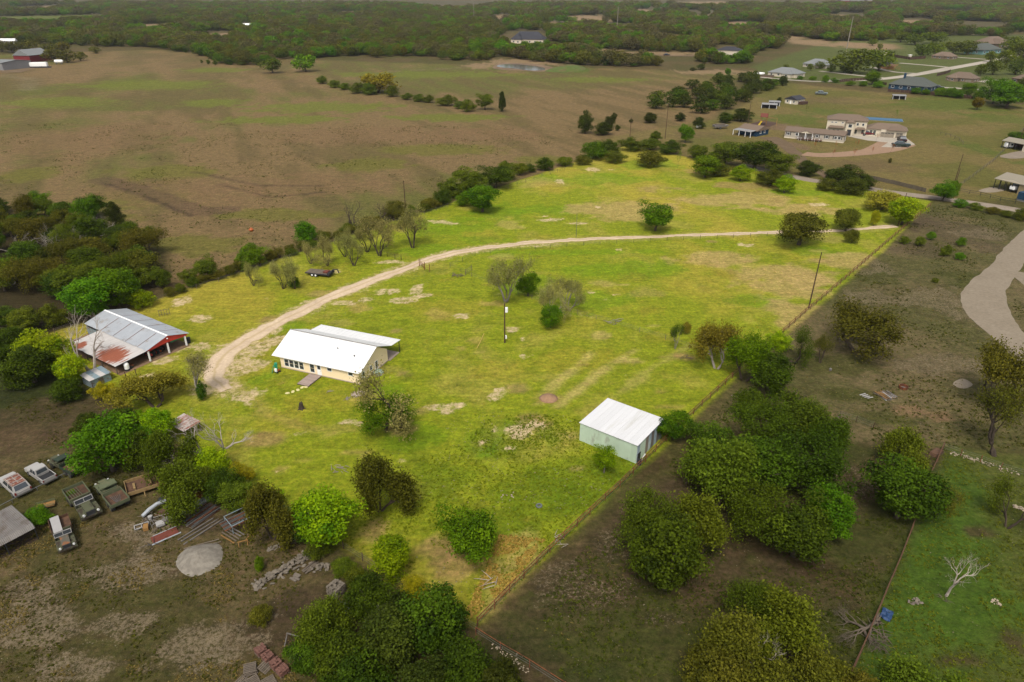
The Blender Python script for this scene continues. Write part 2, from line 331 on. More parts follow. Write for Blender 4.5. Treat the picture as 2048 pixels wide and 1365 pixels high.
# bare earth by far houses, tracks in the brush
GAPS = [(1180,37,60,7),(1300,24,46,5),(1490,50,50,7),(1010,35,36,5),(1350,74,46,4),(1830,45,40,9),(1440,8,100,4),(1560,74,56,6),(1720,92,70,7),(1620,86,60,5),(440,70,44,5),(1100,48,40,4),(1420,34,50,4),(1690,34,50,5),(1900,26,50,4),(1250,54,40,4),(700,26,60,3),(300,52,50,4),(900,14,70,3),(120,14,60,3),(1950,58,50,5)]
for a in GAPS + [(1055,92,70,5),(1150,100,90,4),(1300,108,110,4),(1440,112,60,4),(1560,75,50,4),(1720,90,70,6),(1620,84,60,4),(1180,38,46,5),(1300,25,40,4),(1480,50,40,5),(1010,35,30,3),(1350,72,40,3),(1830,45,40,6),(1440,6,90,3),(1680,14,80,2),(1060,125,90,8),(960,132,30,6),(1430,145,80,5),(25,22,40,5),(440,70,30,4)]: blot(*a, cc(146,121,90), .9, .8)
for a in [(110,36,150,6),(1090,138,40,5),(1010,80,14,2)]: blot(*a, cc(98,104,44), .95, .3)
blot(1150,140,40,5, cc(88,104,36), .9, .4)
for a in [(1560,255,40,8),(1590,290,20,8)]: blot(*a, cc(124,100,78), .8)

me = bpy.data.meshes.new('ground')
me.vertices.add(NX*NY); me.vertices.foreach_set('co', np.stack([PX,PY,PZ],1).astype(np.float32).ravel())
ii = np.arange(NX*NY).reshape(NY, NX); q = np.stack([ii[:-1,:-1], ii[:-1,1:], ii[1:,1:], ii[1:,:-1]], -1).reshape(-1,4)
me.loops.add(q.size); me.loops.foreach_set('vertex_index', q.ravel().astype(np.int32))
me.polygons.add(len(q)); me.polygons.foreach_set('loop_start', np.arange(0, q.size, 4, dtype=np.int32)); me.polygons.foreach_set('loop_total', np.full(len(q), 4, dtype=np.int32))
me.update(calc_edges=True)
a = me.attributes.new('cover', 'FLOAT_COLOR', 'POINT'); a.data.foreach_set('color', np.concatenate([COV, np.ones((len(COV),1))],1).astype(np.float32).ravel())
a = me.attributes.new('grit', 'FLOAT_COLOR', 'POINT'); a.data.foreach_set('color', np.concatenate([GRIT, np.ones((len(COV),1))],1).astype(np.float32).ravel())
ground = bpy.data.objects.new('ground', me); C.objects.link(ground); tag(ground, kind='structure')
def ground_material():
    m, n, l, p = nt('ground_cover')
    geo = n.new('ShaderNodeNewGeometry'); cv = n.new('ShaderNodeAttribute'); cv.attribute_name = 'cover'; gr = n.new('ShaderNodeAttribute'); gr.attribute_name = 'grit'
    sp = n.new('ShaderNodeSeparateColor'); l.new(gr.outputs['Color'], sp.inputs[0])
    def noise(sc, det=5, ro=.6, vec=None):
        z = n.new('ShaderNodeTexNoise'); z.inputs['Scale'].default_value = sc; z.inputs['Detail'].default_value = det; z.inputs['Roughness'].default_value = ro
        l.new(vec or geo.outputs['Position'], z.inputs['Vector']); return z.outputs[0]
    def rng(x, a, b, c, d):
        r = n.new('ShaderNodeMapRange'); r.inputs['From Min'].default_value = a; r.inputs['From Max'].default_value = b; r.inputs['To Min'].default_value = c; r.inputs['To Max'].default_value = d; l.new(x, r.inputs[0]); return r.outputs[0]
    def math2(op, x, y):
        r = n.new('ShaderNodeMath'); r.operation = op; 
        for k, q in enumerate((x, y)):
            if isinstance(q, (int, float)): r.inputs[k].default_value = q
            else: l.new(q, r.inputs[k])
        return r.outputs[0]
    mp = n.new('ShaderNodeMapping'); mp.inputs['Rotation'].default_value = (0,0,R(-24)); mp.inputs['Scale'].default_value = (.25,1.3,1); l.new(geo.outputs['Position'], mp.inputs[0])
    fine = noise(1.5, 8, .8); mid = noise(.4, 9, .78); rows = noise(.8, 4, .6, mp.outputs[0]); tuft = noise(1.4, 5, .75)
    # tufts and gaps between them
    val = math2('MULTIPLY', rng(fine,.32,.68,.6,1.4), rng(mid,.32,.68,.68,1.32)); val = math2('MULTIPLY', val, rng(rows,.3,.7,.86,1.14))
    fac = math2('MULTIPLY', rng(tuft,.44,.62,0,1), sp.outputs[1])
    sc = n.new('ShaderNodeVectorMath'); sc.operation = 'SCALE'; l.new(cv.outputs['Color'], sc.inputs[0]); l.new(val, sc.inputs['Scale'])
    dk = n.new('ShaderNodeVectorMath'); dk.operation = 'MULTIPLY'; l.new(sc.outputs[0], dk.inputs[0]); dk.inputs[1].default_value = (.62,.78,.5)
    m1 = n.new('ShaderNodeMix'); m1.data_type = 'RGBA'; l.new(fac, m1.inputs[0]); l.new(sc.outputs[0], m1.inputs[6]); l.new(dk.outputs[0], m1.inputs[7])
    # dry straw
    st = n.new('ShaderNodeVectorMath'); st.operation = 'MULTIPLY'; l.new(sc.outputs[0], st.inputs[0]); st.inputs[1].default_value = (1.35,1.16,1.5)
    m2 = n.new('ShaderNodeMix'); m2.data_type = 'RGBA'; l.new(math2('MULTIPLY', rng(noise(.9,6,.7),.5,.66,0,1), .6), m2.inputs[0]); l.new(m1.outputs[2], m2.inputs[6]); l.new(st.outputs[0], m2.inputs[7])
    # chips of limestone
    thr = math2('SUBTRACT', .80, math2('MULTIPLY', sp.outputs[0], .335))
    chips = rng(math2('SUBTRACT', math2('ADD', math2('MULTIPLY', noise(2.4,6,.85), .8), math2('MULTIPLY', mid, .2)), thr), 0, .06, 0, .8)
    m3 = n.new('ShaderNodeMix'); m3.data_type = 'RGBA'; l.new(chips, m3.inputs[0]); l.new(m2.outputs[2], m3.inputs[6])
    s3 = n.new('ShaderNodeVectorMath'); s3.operation = 'SCALE'; s3.inputs[0].default_value = tuple(cc(138,122,98)); l.new(rng(mid,.3,.7,.75,1.2), s3.inputs['Scale']); l.new(s3.outputs[0], m3.inputs[7])
    bare = rng(math2('ADD', sp.outputs[2], math2('MULTIPLY', math2('SUBTRACT', math2('ADD', math2('MULTIPLY', noise(.9,9,.8), .65), math2('MULTIPLY', mid, .35)), .5), 4.6)), .42, 1.0, 0, .95)
    bare = math2('MULTIPLY', bare, rng(sp.outputs[2], .05, .25, 0, 1))
    bc = n.new('ShaderNodeVectorMath'); bc.operation = 'SCALE'; bc.inputs[0].default_value = tuple(cc(220,194,152)); l.new(rng(noise(.8,6,.7),.3,.7,.72,1.2), bc.inputs['Scale'])
    m4 = n.new('ShaderNodeMix'); m4.data_type = 'RGBA'; l.new(bare, m4.inputs[0]); l.new(m3.outputs[2], m4.inputs[6]); l.new(bc.outputs[0], m4.inputs[7])
    l.new(m4.outputs[2], p.inputs['Base Color']); p.inputs['Roughness'].default_value = .95; p.inputs['Specular IOR Level'].default_value = .1
    bp = n.new('ShaderNodeBump'); bp.inputs['Strength'].default_value = .9; bp.inputs['Distance'].default_value = .25; l.new(math2('ADD', fine, math2('MULTIPLY', tuft, 1.2)), bp.inputs['Height']); l.new(bp.outputs[0], p.inputs['Normal'])
    return m
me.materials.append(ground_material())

# ------------------------------------------------------------------ roads, drives, pond
def ribbon(name, uv, widths, m, lift=.02, rag=.25, step=1.2, seed=1):
    P = [G(u, v) for u, v in uv]; rg = random.Random(seed)
    if not isinstance(widths, (list, tuple)): widths = [widths]*len(P)
    pts = []; ws = []                                              # Catmull-Rom through the survey points
    for i in range(len(P)-1):
        p0 = P[max(i-1,0)]; p1 = P[i]; p2 = P[i+1]; p3 = P[min(i+2,len(P)-1)]
        k = max(2, int((p2-p1).length/step))
        for j in range(k):
            t = j/k; t2 = t*t; t3 = t2*t
            pts.append(.5*((2*p1)+(p2-p0)*t+(2*p0-5*p1+4*p2-p3)*t2+(3*p1-p0-3*p2+p3)*t3)); ws.append(widths[i]+(widths[i+1]-widths[i])*t)
    pts.append(P[-1]); ws.append(widths[-1]); b = MB(); n = len(pts); cols = 9; wl = wr = 0; ac = []
    for i, p in enumerate(pts):
        d = pts[min(i+1,n-1)] - pts[max(i-1,0)]; d.z = 0; d.normalize(); s = Vector((-d.y, d.x, 0))
        wl = .7*wl + rg.gauss(0, rag); wr = .7*wr + rg.gauss(0, rag)
        for c in range(cols):
            f = c/(cols-1); off = (-(ws[i]/2+wl))*(1-f) + (ws[i]/2+wr)*f; q = p + s*off
            crown = .05*(1-(2*f-1)**2); ac.append(f)
            b.v.append((q.x, q.y, float(zt(q.x,q.y)) + lift + crown + .00008*max(0,q.length-300)))
    for i in range(n-1):
        for c in range(cols-1): b.f.append((i*cols+c, i*cols+c+1, (i+1)*cols+c+1, (i+1)*cols+c))
    o = b.build(name, m, None, True); a = o.data.attributes.new('across','FLOAT','POINT'); a.data.foreach_set('value', np.array(ac, dtype=np.float32)); return tag(o, kind='structure')
def sheet(name, uv, m, lift=.03, kind='structure'):
    b = MB(); P = PG(*uv); b.poly([(p.x, p.y, p.z + lift + .00012*max(0,p.length-300)) for p in P]); return tag(b.build(name, m), kind=kind)
def road_mat(name, c1, c2, rut=None):
    m = mat(name, c1, .95, 0, .2, 1.6, c2, .5, .22, .5, soft=.2, spec=.1)
    if rut is not None:                                           # worn wheel tracks with a rougher middle and edges
        n = m.node_tree.nodes; l = m.node_tree.links; p = n['Principled BSDF']; src = p.inputs['Base Color'].links[0].from_socket
        at = n.new('ShaderNodeAttribute'); at.attribute_name = 'across'; w = n.new('ShaderNodeMath'); w.operation = 'MULTIPLY_ADD'; w.inputs[1].default_value = 4*math.pi; w.inputs[2].default_value = 0; l.new(at.outputs['Fac'], w.inputs[0])
        c = n.new('ShaderNodeMath'); c.operation = 'COSINE'; l.new(w.outputs[0], c.inputs[0])
        z = n.new('ShaderNodeTexNoise'); z.inputs['Scale'].default_value = .7; z.inputs['Detail'].default_value = 7; z.inputs['Roughness'].default_value = .75
        s_ = n.new('ShaderNodeMath'); s_.operation = 'MULTIPLY_ADD'; s_.inputs[1].default_value = 3.2; l.new(z.outputs[0], s_.inputs[0]); l.new(c.outputs[0], s_.inputs[2])
        r = n.new('ShaderNodeMapRange'); r.inputs['From Min'].default_value = 1.7; r.inputs['From Max'].default_value = 2.7; r.inputs['To Max'].default_value = .75; l.new(s_.outputs[0], r.inputs[0])
        mx = n.new('ShaderNodeMix'); mx.data_type = 'RGBA'; l.new(r.outputs[0], mx.inputs[0]); l.new(src, mx.inputs[6]); mx.inputs[7].default_value = (*rut,1); l.new(mx.outputs[2], p.inputs['Base Color'])
    return m
M_cal = road_mat('caliche', cc(228,204,172), cc(200,176,148), cc(186,164,116)); M_cal2 = road_mat('grey_caliche', cc(152,139,120), cc(140,127,108)); M_asph = road_mat('pale_asphalt', cc(158,144,126), cc(142,128,112))
M_conc = road_mat('concrete', cc(184,174,158), cc(166,156,140)); M_pav = road_mat('tan_pavers', cc(172,140,114), cc(156,128,104)); M_dirt = road_mat('dirt_track', cc(128,108,84), cc(106,88,66))
ribbon('gravel_driveway', DRIVE, [2.4]*7+[2.4,2.5,2.6,2.8,3.0,3.3,3.6,3.8,3.8,3.8,3.8,4.0,4.2,4.2,3.8,2.6], M_cal, .02, .22, 1.0, 3)
ribbon('county_road', [(1480,330),(1600,357),(1700,372),(1790,386),(1870,396),(1960,409),(2060,425),(2200,452)], 5.6, M_asph, .03, .06, 3, 4)
GRAVEL = [(2140,420),(2085,455),(2045,490),(2010,535),(1975,575),(1968,610),(1985,640),(2035,690),(2110,760),(2200,830)]
ribbon('gravel_road', [(2140,420),(2085,455),(2045,490),(2010,535),(1975,575),(1968,610),(1985,640),(2035,690),(2110,760),(2200,830)], [6,6,5.6,6,7.5,9,8.5,6.6,6.4,6.4], M_cal2, .03, .1, 1.5, 5)
ribbon('gravel_road', [(2040,545),(2060,570),(2110,600)], [5,4,4], M_cal2, .045, .3, 1.5, 6)
ribbon('residential_street', [(1650,160),(1720,161),(1780,157),(1850,147),(1920,134),(1990,121),(2060,105)], [9,9,9,9,9.5,10,11], M_conc, .1, .05, 6, 7)
ribbon('residential_street', [(1850,147),(1905,136)], 9, M_conc, .16, .03, 6, 8)
for i, uv in enumerate([[(1520,155),(1570,160),(1640,164),(1680,161)], [(1640,143),(1700,150),(1770,157)], [(1745,135),(1790,145),(1840,148)], [(1800,127),(1860,132),(1900,136)], [(1890,114),(1950,118),(1990,121)], [(1865,175),(1910,177),(1960,180),(2060,182)], [(1960,165),(1990,161),(2030,165)]]):
    ribbon('concrete_driveway', uv, 5.5, M_conc, .12, .05, 6, 20+i)
ribbon('mobile_home_track', [(1535,275),(1560,285),(1580,300),(1600,317),(1625,335),(1650,350),(1670,362)], [9,8,6,5,4.5,4.5,5], M_dirt, .03, .2, 2, 9)
ribbon('paver_driveway', [(1608,308),(1640,311),(1690,309),(1740,304),(1770,297),(1795,287)], [9,8,8,9,13,16], M_pav, .05, .04, 2, 10)
sheet('concrete_apron', [(1692,273),(1735,282),(1776,286),(1762,295),(1800,296),(1830,290),(1812,277),(1770,276),(1735,270)], M_conc, .1)
ribbon('dirt_track', [(960,78),(1050,91),(1140,99),(1240,106),(1330,112),(1400,112),(1470,108)], [9,9,8,9,10,12,9], M_dirt, .2, .2, 5, 11)
sheet('concrete_apron', [(2,140),(66,134),(70,138),(40,146),(2,146)], M_dirt, .15)
# pond: a water sheet in a low clay basin with a grassy dam
def water_mat():
    m, n, l, p = nt('pond_water'); p.inputs['Base Color'].default_value = (*S(120,116,104,.5),1); p.inputs['Roughness'].default_value = .12
    z = n.new('ShaderNodeTexNoise'); z.inputs['Scale'].default_value = .8; bp = n.new('ShaderNodeBump'); bp.inputs['Strength'].default_value = .08; l.new(z.outputs[0], bp.inputs['Height']); l.new(bp.outputs[0], p.inputs['Normal']); return m
def blob(name, uv, m, h=0.0, lift=.1, seed=0, kind='structure', n=40, rings=6):
    """low mound or sheet over a smooth closed outline"""
    P = PG(*uv); c = sum(P, Vector())/len(P); out = []
    k = len(P)
    for i in range(n):
        t = i/n*k; a = int(t); f = t-a
        p0,p1,p2,p3 = (P[(a+j-1)%k] for j in range(4))
        out.append(.5*((2*p1)+(p2-p0)*f+(2*p0-5*p1+4*p2-p3)*f*f+(3*p1-p0-3*p2+p3)*f**3))
    rg = random.Random(seed); b = MB()
    for r in range(rings+1):
        f = 1-r/rings
        for p in out:
            q = c+(p-c)*f; b.v.append((q.x, q.y, float(zt(q.x,q.y))+lift+h*(1-f**1.7)+(rg.uniform(-.06,.06)*h if 0<r<rings else 0)))
    for r in range(rings):
        for i in range(n): b.f.append((r*n+i, r*n+(i+1)%n, (r+1)*n+(i+1)%n, (r+1)*n+i))
    o = b.build(name, m, None, True); return tag(o, kind=kind) if kind else o
M_clay = mat('pale_clay', cc(138,114,86), .95, 0, .2, .3, cc(112,90,66), .5, .1, .3)
blob('pond_bank', [(985,136),(1000,127),(1040,127),(1085,131),(1110,138),(1085,144),(1040,142),(1000,140)], M_clay, 0, .12, 1)
blob('pond', [(993,133),(1010,129.5),(1045,130.5),(1085,136),(1088,141),(1060,142),(1030,138),(1005,136)], water_mat(), 0, .22, 2)
M_dam = mat('dam_grass', cc(88,104,34), .95, 0, .25, .4, cc(108,96,52), .55, .12, .3)
blob('earth_dam', [(1090,143),(1120,134),(1150,132),(1170,136),(1165,143),(1130,146)], M_dam, 3.0, .1, 3)
blob('hill', [(-3000,-4),(5000,-4),(5200,-8),(-3200,-8)], M_dam, 0, -5, 3) if False else None

# ------------------------------------------------------------------ trees
bark = mat('bark', S(104,92,78), .9, 0, .35, 3, bump=.6, stretch=(1,1,.3)); bark_grey = mat('grey_bark', S(150,140,128), .9, 0, .3, 3, bump=.5, stretch=(1,1,.3)); bark_dark = mat('dark_bark', S(74,62,50), .9, 0, .3, 3, bump=.5, stretch=(1,1,.3)); bark_pale = mat('bleached_wood', S(176,164,150), .9, 0, .2, 3)
LM = {
 'bright': leafmat('leaf_bright', S(80,112,8,.55), S(148,170,18,.55)), 'yellow': leafmat('leaf_yellow', S(110,112,14,.55), S(160,150,30,.55)), 'green': leafmat('leaf_green', S(58,92,12,.5), S(100,134,20,.5)),
 'pale': leafmat('leaf_pale', S(112,112,72,.5), S(164,158,122,.5)), 'mid': leafmat('leaf_mid', S(62,76,20,.5), S(104,116,36,.5)), 'dark': leafmat('leaf_dark', S(42,58,14,.5), S(84,104,24,.5)),
 'olive': leafmat('leaf_olive', S(66,68,24,.5), S(110,106,42,.5)), 'juniper': leafmat('leaf_juniper', S(42,52,18,.5), S(78,88,34,.5)), 'forest': leafmat('leaf_forest', S(58,70,32,.5), S(98,108,52,.5)),
 'forest2': leafmat('leaf_forest_olive', S(74,78,36,.5), S(112,112,54,.5)), 'forest3': leafmat('leaf_forest_grey', S(80,76,58,.5), S(108,102,80,.5)), 'gold': leafmat('leaf_gold', S(92,78,22,.55), S(130,112,40,.55)), 'pink': leafmat('leaf_pink', S(130,80,66,.6), S(160,104,88,.6)), 'ivy': leafmat('leaf_ivy', S(52,84,8,.5), S(88,120,14,.5)), 'grey': leafmat('leaf_grey', S(112,108,76,.5), S(150,144,106,.5)),
 'parcelolive': leafmat('leaf_parcel_olive', S(92,92,26,.55), S(146,138,60,.55)), 'parcelgreen': leafmat('leaf_parcel_green', S(52,80,8,.55), S(100,128,16,.55)), 'parceldark': leafmat('leaf_parcel_dark', S(58,66,20,.55), S(100,104,40,.55)),  # parcel leaves lighter than those outside: the parcel's brightness put into colour
}
def leaf_mesh(name, p, nrm, size, tone, rg, asp=.62, fold=.3):
    k = len(p); t = rg.normal(size=(k,3)); t -= nrm*(t*nrm).sum(1)[:,None]; t /= np.linalg.norm(t,axis=1)[:,None]+1e-9; b = np.cross(nrm, t)
    s = size[:,None]
    v = np.stack([p-t*s-nrm*s*fold, p-b*s*asp, p+t*s-nrm*s*fold, p+b*s*asp], 1).reshape(-1,3)
    me = bpy.data.meshes.new(name); me.vertices.add(4*k); me.vertices.foreach_set('co', v.astype(np.float32).ravel())
    me.loops.add(4*k); me.loops.foreach_set('vertex_index', np.arange(4*k, dtype=np.int32)); me.polygons.add(k)
    me.polygons.foreach_set('loop_start', np.arange(0,4*k,4,dtype=np.int32)); me.polygons.foreach_set('loop_total', np.full(k,4,dtype=np.int32)); me.update(calc_edges=True)
    a = me.attributes.new('tone','FLOAT','POINT'); a.data.foreach_set('value', np.repeat(np.clip(tone,0,1),4).astype(np.float32))
    me.materials.append(LM['mid']); return me
def crown(seed, W=7., Ht=6., zb=1.2, nc=44, nl=130, ls=.2, cr=(.12,.2), cone=0., keep=.2, flat=.8):
    rg = np.random.default_rng(seed); Rr = W/2; a = (Ht-zb)/2; cz = zb+a
    d = rg.normal(size=(nc,3)); d /= np.linalg.norm(d,axis=1)[:,None]; r = .35+.5*rg.random(nc)**.6
    ph = rg.random(6)*6.28; az = np.arctan2(d[:,1],d[:,0]); lob = 1+.2*np.sin(2*az+ph[0])+.17*np.sin(3*az+ph[1])+.1*np.sin(5*az+ph[2])
    crd = W*rg.uniform(cr[0],cr[1],nc)
    r = np.where(rg.random(nc) < .16, r*1.22, r); cen = np.stack([d[:,0]*(Rr-crd*.6)*r*lob, d[:,1]*(Rr-crd*.6)*r*lob, cz+d[:,2]*(a-crd*.4)*r*1.12],1)
    if cone: k = 1-cone*np.clip((cen[:,2]-zb)/(Ht-zb),0,1); cen[:,0] *= k; cen[:,1] *= k
    ctone = rg.normal(.45,.2,nc); m = nc*nl
    ld = rg.normal(size=(m,3)); ld[:,2] += .35; ld /= np.linalg.norm(ld,axis=1)[:,None]; ci = np.repeat(np.arange(nc),nl)
    p = cen[ci]+ld*crd[ci][:,None]*(.45+.95*rg.random(m))[:,None]*np.array([1,1,flat])
    dist = np.linalg.norm(p[:,None,:]-cen[None],axis=2)/crd[None]; dist[np.arange(m),ci] = 9
    ok = ((dist.min(1) > .72) | (rg.random(m) < keep)) & (p[:,2] > .1); p = p[ok]; ld = ld[ok]; ci = ci[ok]; m = len(p)
    nr = ld*.55+rg.normal(size=(m,3))*.45+np.array([0,0,.3]); nr /= np.linalg.norm(nr,axis=1)[:,None]
    return leaf_mesh('crown', p, nr, ls*rg.uniform(.6,1.35,m), ctone[ci]+rg.normal(0,.16,m), rg), cen
def limbs(seed, cen, zb, r0=.22, n=14, mtl=None, lean=.25):
    rg = random.Random(seed); b = MB(); fork = Vector((rg.uniform(-lean,lean), rg.uniform(-lean,lean), zb*.9+.3))
    b.tube([(0,0,-.15),(fork.x*.25,fork.y*.2,fork.z*.5),tuple(fork)], [r0*1.35,r0,r0*.85], 7)
    order = list(range(len(cen))); rg.shuffle(order)
    for i in order[:n]:
        c = Vector(cen[i]); mid = fork.lerp(c,.5)+Vector((rg.uniform(-.4,.4),rg.uniform(-.4,.4),rg.uniform(.0,.5)))
        b.tube([fork, fork.lerp(mid,.55)+Vector((rg.uniform(-.15,.15),rg.uniform(-.15,.15),.1)), mid, c], [r0*.6,r0*.45,r0*.3,r0*.1], 5)
    return b.mesh('trunk', mtl or bark, True)
def fractal(seed, H=6., W=7., depth=5, r0=.2, lean=.15, fork0=.22, mtl=None, up=.25, sides=4, stems=1):
    rg = random.Random(seed); b = MB(); tips = []
    def grow(p, d, ln, r, k):
        pts = [p]; q = p; dd = d
        for _ in range(3):
            dd = (dd+Vector((rg.uniform(-.28,.28),rg.uniform(-.28,.28),rg.uniform(-.16,.2)))).normalized(); q = q+dd*ln/3; pts.append(q)
        e = r*.62; b.tube(pts, [r,r*.88,r*.75,e], 6 if k >= depth-1 else sides)
        if k <= 0: tips.append(q); return
        if k <= 2: tips.append(pts[2])
        for j in range(rg.choice((2,3,3)) if k > 1 else 3):
            ang = rg.uniform(0,6.28); sp = rg.uniform(.45,1.05); t = dd.orthogonal().normalized(); t.rotate(Matrix.Rotation(ang,3,dd))
            nd = (dd+t*sp+Vector((0,0,up))).normalized(); grow(pts[rg.choice((2,3,3))], nd, ln*rg.uniform(.62,.86), e*rg.uniform(.7,.95), k-1)
    for j in range(stems):
        a = 6.28*(j+rg.uniform(-.2,.2))/max(1,stems); tl = lean+(.55 if stems > 1 else 0)*rg.uniform(.5,1.2)
        grow(Vector((.12*math.cos(a)*(stems>1),.12*math.sin(a)*(stems>1),-.15)), Vector((math.cos(a)*tl,math.sin(a)*tl,1)).normalized(), H*fork0*1.3, r0*(1 if stems == 1 else .75), depth)
    v = np.array(b.v); ex = max(np.percentile(np.abs(v[:,:2]),97),.1)*1.12; v[:,:2] *= W/2/ex; zx = np.percentile(v[:,2],99); kz = H/zx; v[v[:,2]>0,2] *= kz
    b.v = [tuple(q) for q in v]; tp = np.array([(t.x*W/2/ex, t.y*W/2/ex, t.z*kz) for t in tips])
    return b.mesh('trunk', mtl or bark_grey), tp
def tip_leaves(seed, tips, per=9, spread=.45, ls=.11):
    rg = np.random.default_rng(seed); m = len(tips)*per; p = np.repeat(tips,per,0)+rg.normal(size=(m,3))*spread; n = rg.normal(size=(m,3)); n[:,2] += .4; n /= np.linalg.norm(n,axis=1)[:,None]
    return leaf_mesh('crown', p, n, ls*rg.uniform(.6,1.4,m), rg.normal(.5,.2,m), rg)
PROTO = {}
def proto(kind, crown_me, trunk_me, W, H): PROTO.setdefault(kind, []).append((crown_me, trunk_me, W, H))
for s in range(4):
    c, cen = crown(100+s, 7, 6, 1.0, 60, 230, .125, (.08,.17)); proto('oak', c, limbs(s, cen, 1.3), 7, 6)
for s in range(3):
    c, cen = crown(130+s, 6, 6.4, .8, 60, 230, .12, (.08,.17)); proto('elm', c, limbs(40+s, cen, 1.2, .18), 6, 6.4)
for s in range(3):
    c, cen = crown(160+s, 6, 4.6, .15, 54, 220, .11, (.08,.17), .25, .15); proto('bush', c, limbs(60+s, cen, .5, .12, 10), 6, 4.6)
for s in range(3):
    c, cen = crown(190+s, 5.5, 5.6, .1, 64, 230, .1, (.07,.15), .45, .15); proto('juniper', c, limbs(80+s, cen, .8, .14, 10, bark_dark), 5.5, 5.6)
for s in range(3):
    c, cen = crown(220+s, 7, 6, 1.4, 50, 190, .075, (.10,.19), 0, .8, .7); proto('airy', c, limbs(90+s, cen, 1.6, .2, 26, bark_dark, .5), 7, 6)
for s in range(3):
    t, tp = fractal(300+s, 5.2, 5.8, 5, .17, .2, .2, None, .12, 3, 3); proto('sparse', tip_leaves(s, tp, 9, .24, .07), t, 5.4, 5.2)
for s in range(3):
    t, tp = fractal(330+s, 5.6, 6.8, 5, .23, .3, .2, bark_pale, .08, 3, 2); proto('dead', None, t, 6, 6)
for s in range(4):
    t, tp = fractal(370+s, 5.8, 7, 5, .2, .25, .19, bark_dark, .1, 3, 1+s%2); proto('limby', tip_leaves(70+s, tp, 12, .36, .09), t, 7, 5.8)
for s in range(4):
    t, tp = fractal(390+s, 5.6, 7, 5, .17, .2, .17, bark_dark, .1, 3, 2+s%2); proto('feather', tip_leaves(90+s, tp, 26, .42, .115), t, 7, 5.6)
for s in range(3):
    t, tp = fractal(395+s, 5.8, 5.6, 5, .15, .12, .2, bark_pale, .22, 3, 1); proto('deadup', None, t, 5.6, 5.8)
for s in range(2):
    t, tp = fractal(350+s, 3, 2.2, 4, .035, .08, .4, bark, .6); proto('sapling', tip_leaves(50+s, tp, 3, .12, .06), t, 2.2, 3)
for s in range(3):
    c, cen = crown(400+s, 8, 6.5, .6, 32, 70, .3, (.11,.22), .1, .2); proto('far_oak', c, limbs(120+s, cen, 1.0, .25, 6), 8, 6.5)
for s in range(3):
    c, cen = crown(420+s, 6, 5.2, .1, 28, 64, .25, (.11,.22), .35, .2); proto('far_juniper', c, limbs(140+s, cen, .6, .2, 5, bark_dark), 6, 5.2)
NAMES = {'feather':'oak_tree','deadup':'dead_tree','limby':'mesquite_tree','oak':'oak_tree','elm':'elm_tree','bush':'shrub','juniper':'juniper_tree','airy':'mesquite_tree','sparse':'orchard_tree','dead':'dead_tree','sapling':'sapling','far_oak':'oak_tree','far_juniper':'juniper_tree'}
trg = random.Random(5); NTREE = [0]
def tree(u, v, w, h, kind, leaf, label, group=None, trunk=None, cat=None, rz=None):
    """tree at survey point (u,v); w, h its spread and height in survey pixels"""
    k = mpp(u, v); p = G(u, v); pr = PROTO[kind]; c, t, W, H = pr[trg.randrange(len(pr))]
    ww = w*k; hh = max(h*k/.9 - .12*ww, .45*ww) if kind not in ('dead','sparse','sapling','limby','deadup') else h*k/.9
    o = thing(NAMES[kind], label, cat or ('shrub' if kind == 'bush' else 'tree'), p, trg.uniform(0,6.28) if rz is None else rz, group, (ww/W*trg.uniform(.94,1.06), ww/W*trg.uniform(.94,1.06), hh/H))
    inst('trunk', t, o, m=trunk)
    if c and leaf: inst('crown', c, o, m=LM[leaf])
    NTREE[0] += 1; return o
SHAPE = {'feather':'feathery oak','oak':'oak','elm':'round crowned tree','juniper':'cedar','bush':'bush','airy':'thin crowned tree','limby':'thin crowned tree','far_oak':'oak','far_juniper':'cedar'}
HUE = {'dark':'very dark green','mid':'olive green','green':'mid green','olive':'brownish olive','juniper':'dull dark green','bright':'bright green','parceldark':'grey green','gold':'golden','yellow':'yellowish'}
def look(a, lo, hi, tail): return ('small ' if a[2] < lo else 'huge ' if a[2] > hi else 'medium ') + HUE[a[5]] + ' ' + SHAPE[a[4]] + ' ' + tail
# --- single trees of the parcel, each with its own label
T = tree
T(1310,462,76,60,'elm','parcelgreen','lone round bright green elm standing on the grass beyond the gravel drive')
T(1597,490,112,68,'oak','parceldark','widest dark evergreen oak beside the gravel drive')
T(1690,462,72,46,'oak','parceldark','smaller dark oak overhanging the gravel drive near the road end')
T(1702,486,34,28,'bush','parceldark','small round bush below the smaller dark oak by the drive')
T(1762,420,86,42,'bush','parcelolive','wide grey green shrub by the road corner of the parcel')
T(1803,450,80,58,'elm','bright','vivid yellow green tree filling the road corner of the parcel')
T(1747,452,22,32,'bush','yellow','thin yellowish bush beside the drive near the vivid corner tree')
T(1568,386,44,36,'elm','bright','small fresh green tree alone in front of the road hedge')
T(1480,362,44,32,'elm','bright','pale yellow green small tree against the dark road hedge')
T(1410,355,66,46,'elm','parcelgreen','full green tree at the foot of the far hedge')
T(1300,334,62,34,'bush','parceldark','low rounded grey green shrub in the far corner of the parcel')
T(1353,346,14,36,'sapling','parcelgreen','thin leafless stem rising from weeds near the far hedge')
T(965,424,82,56,'elm','parcelgreen','spreading green tree leaning out of the field hedge over the grass')
T(1012,604,92,84,'sparse','grey','large grey half bare tree standing behind the transformer pole', trunk=bark_grey)
T(1056,592,50,48,'elm','green','dark green leafy tree tucked beside the large grey half bare tree')
T(1137,622,74,56,'sparse','grey','low grey spreading half bare tree in the middle pasture', trunk=bark_grey)
T(1101,656,56,52,'bush','ivy','dense green ivy bush swallowing a small trunk in the pasture')
T(1104,640,60,66,'sparse','pale','crooked bare topped tree rising out of the ivy bush', trunk=bark_grey)
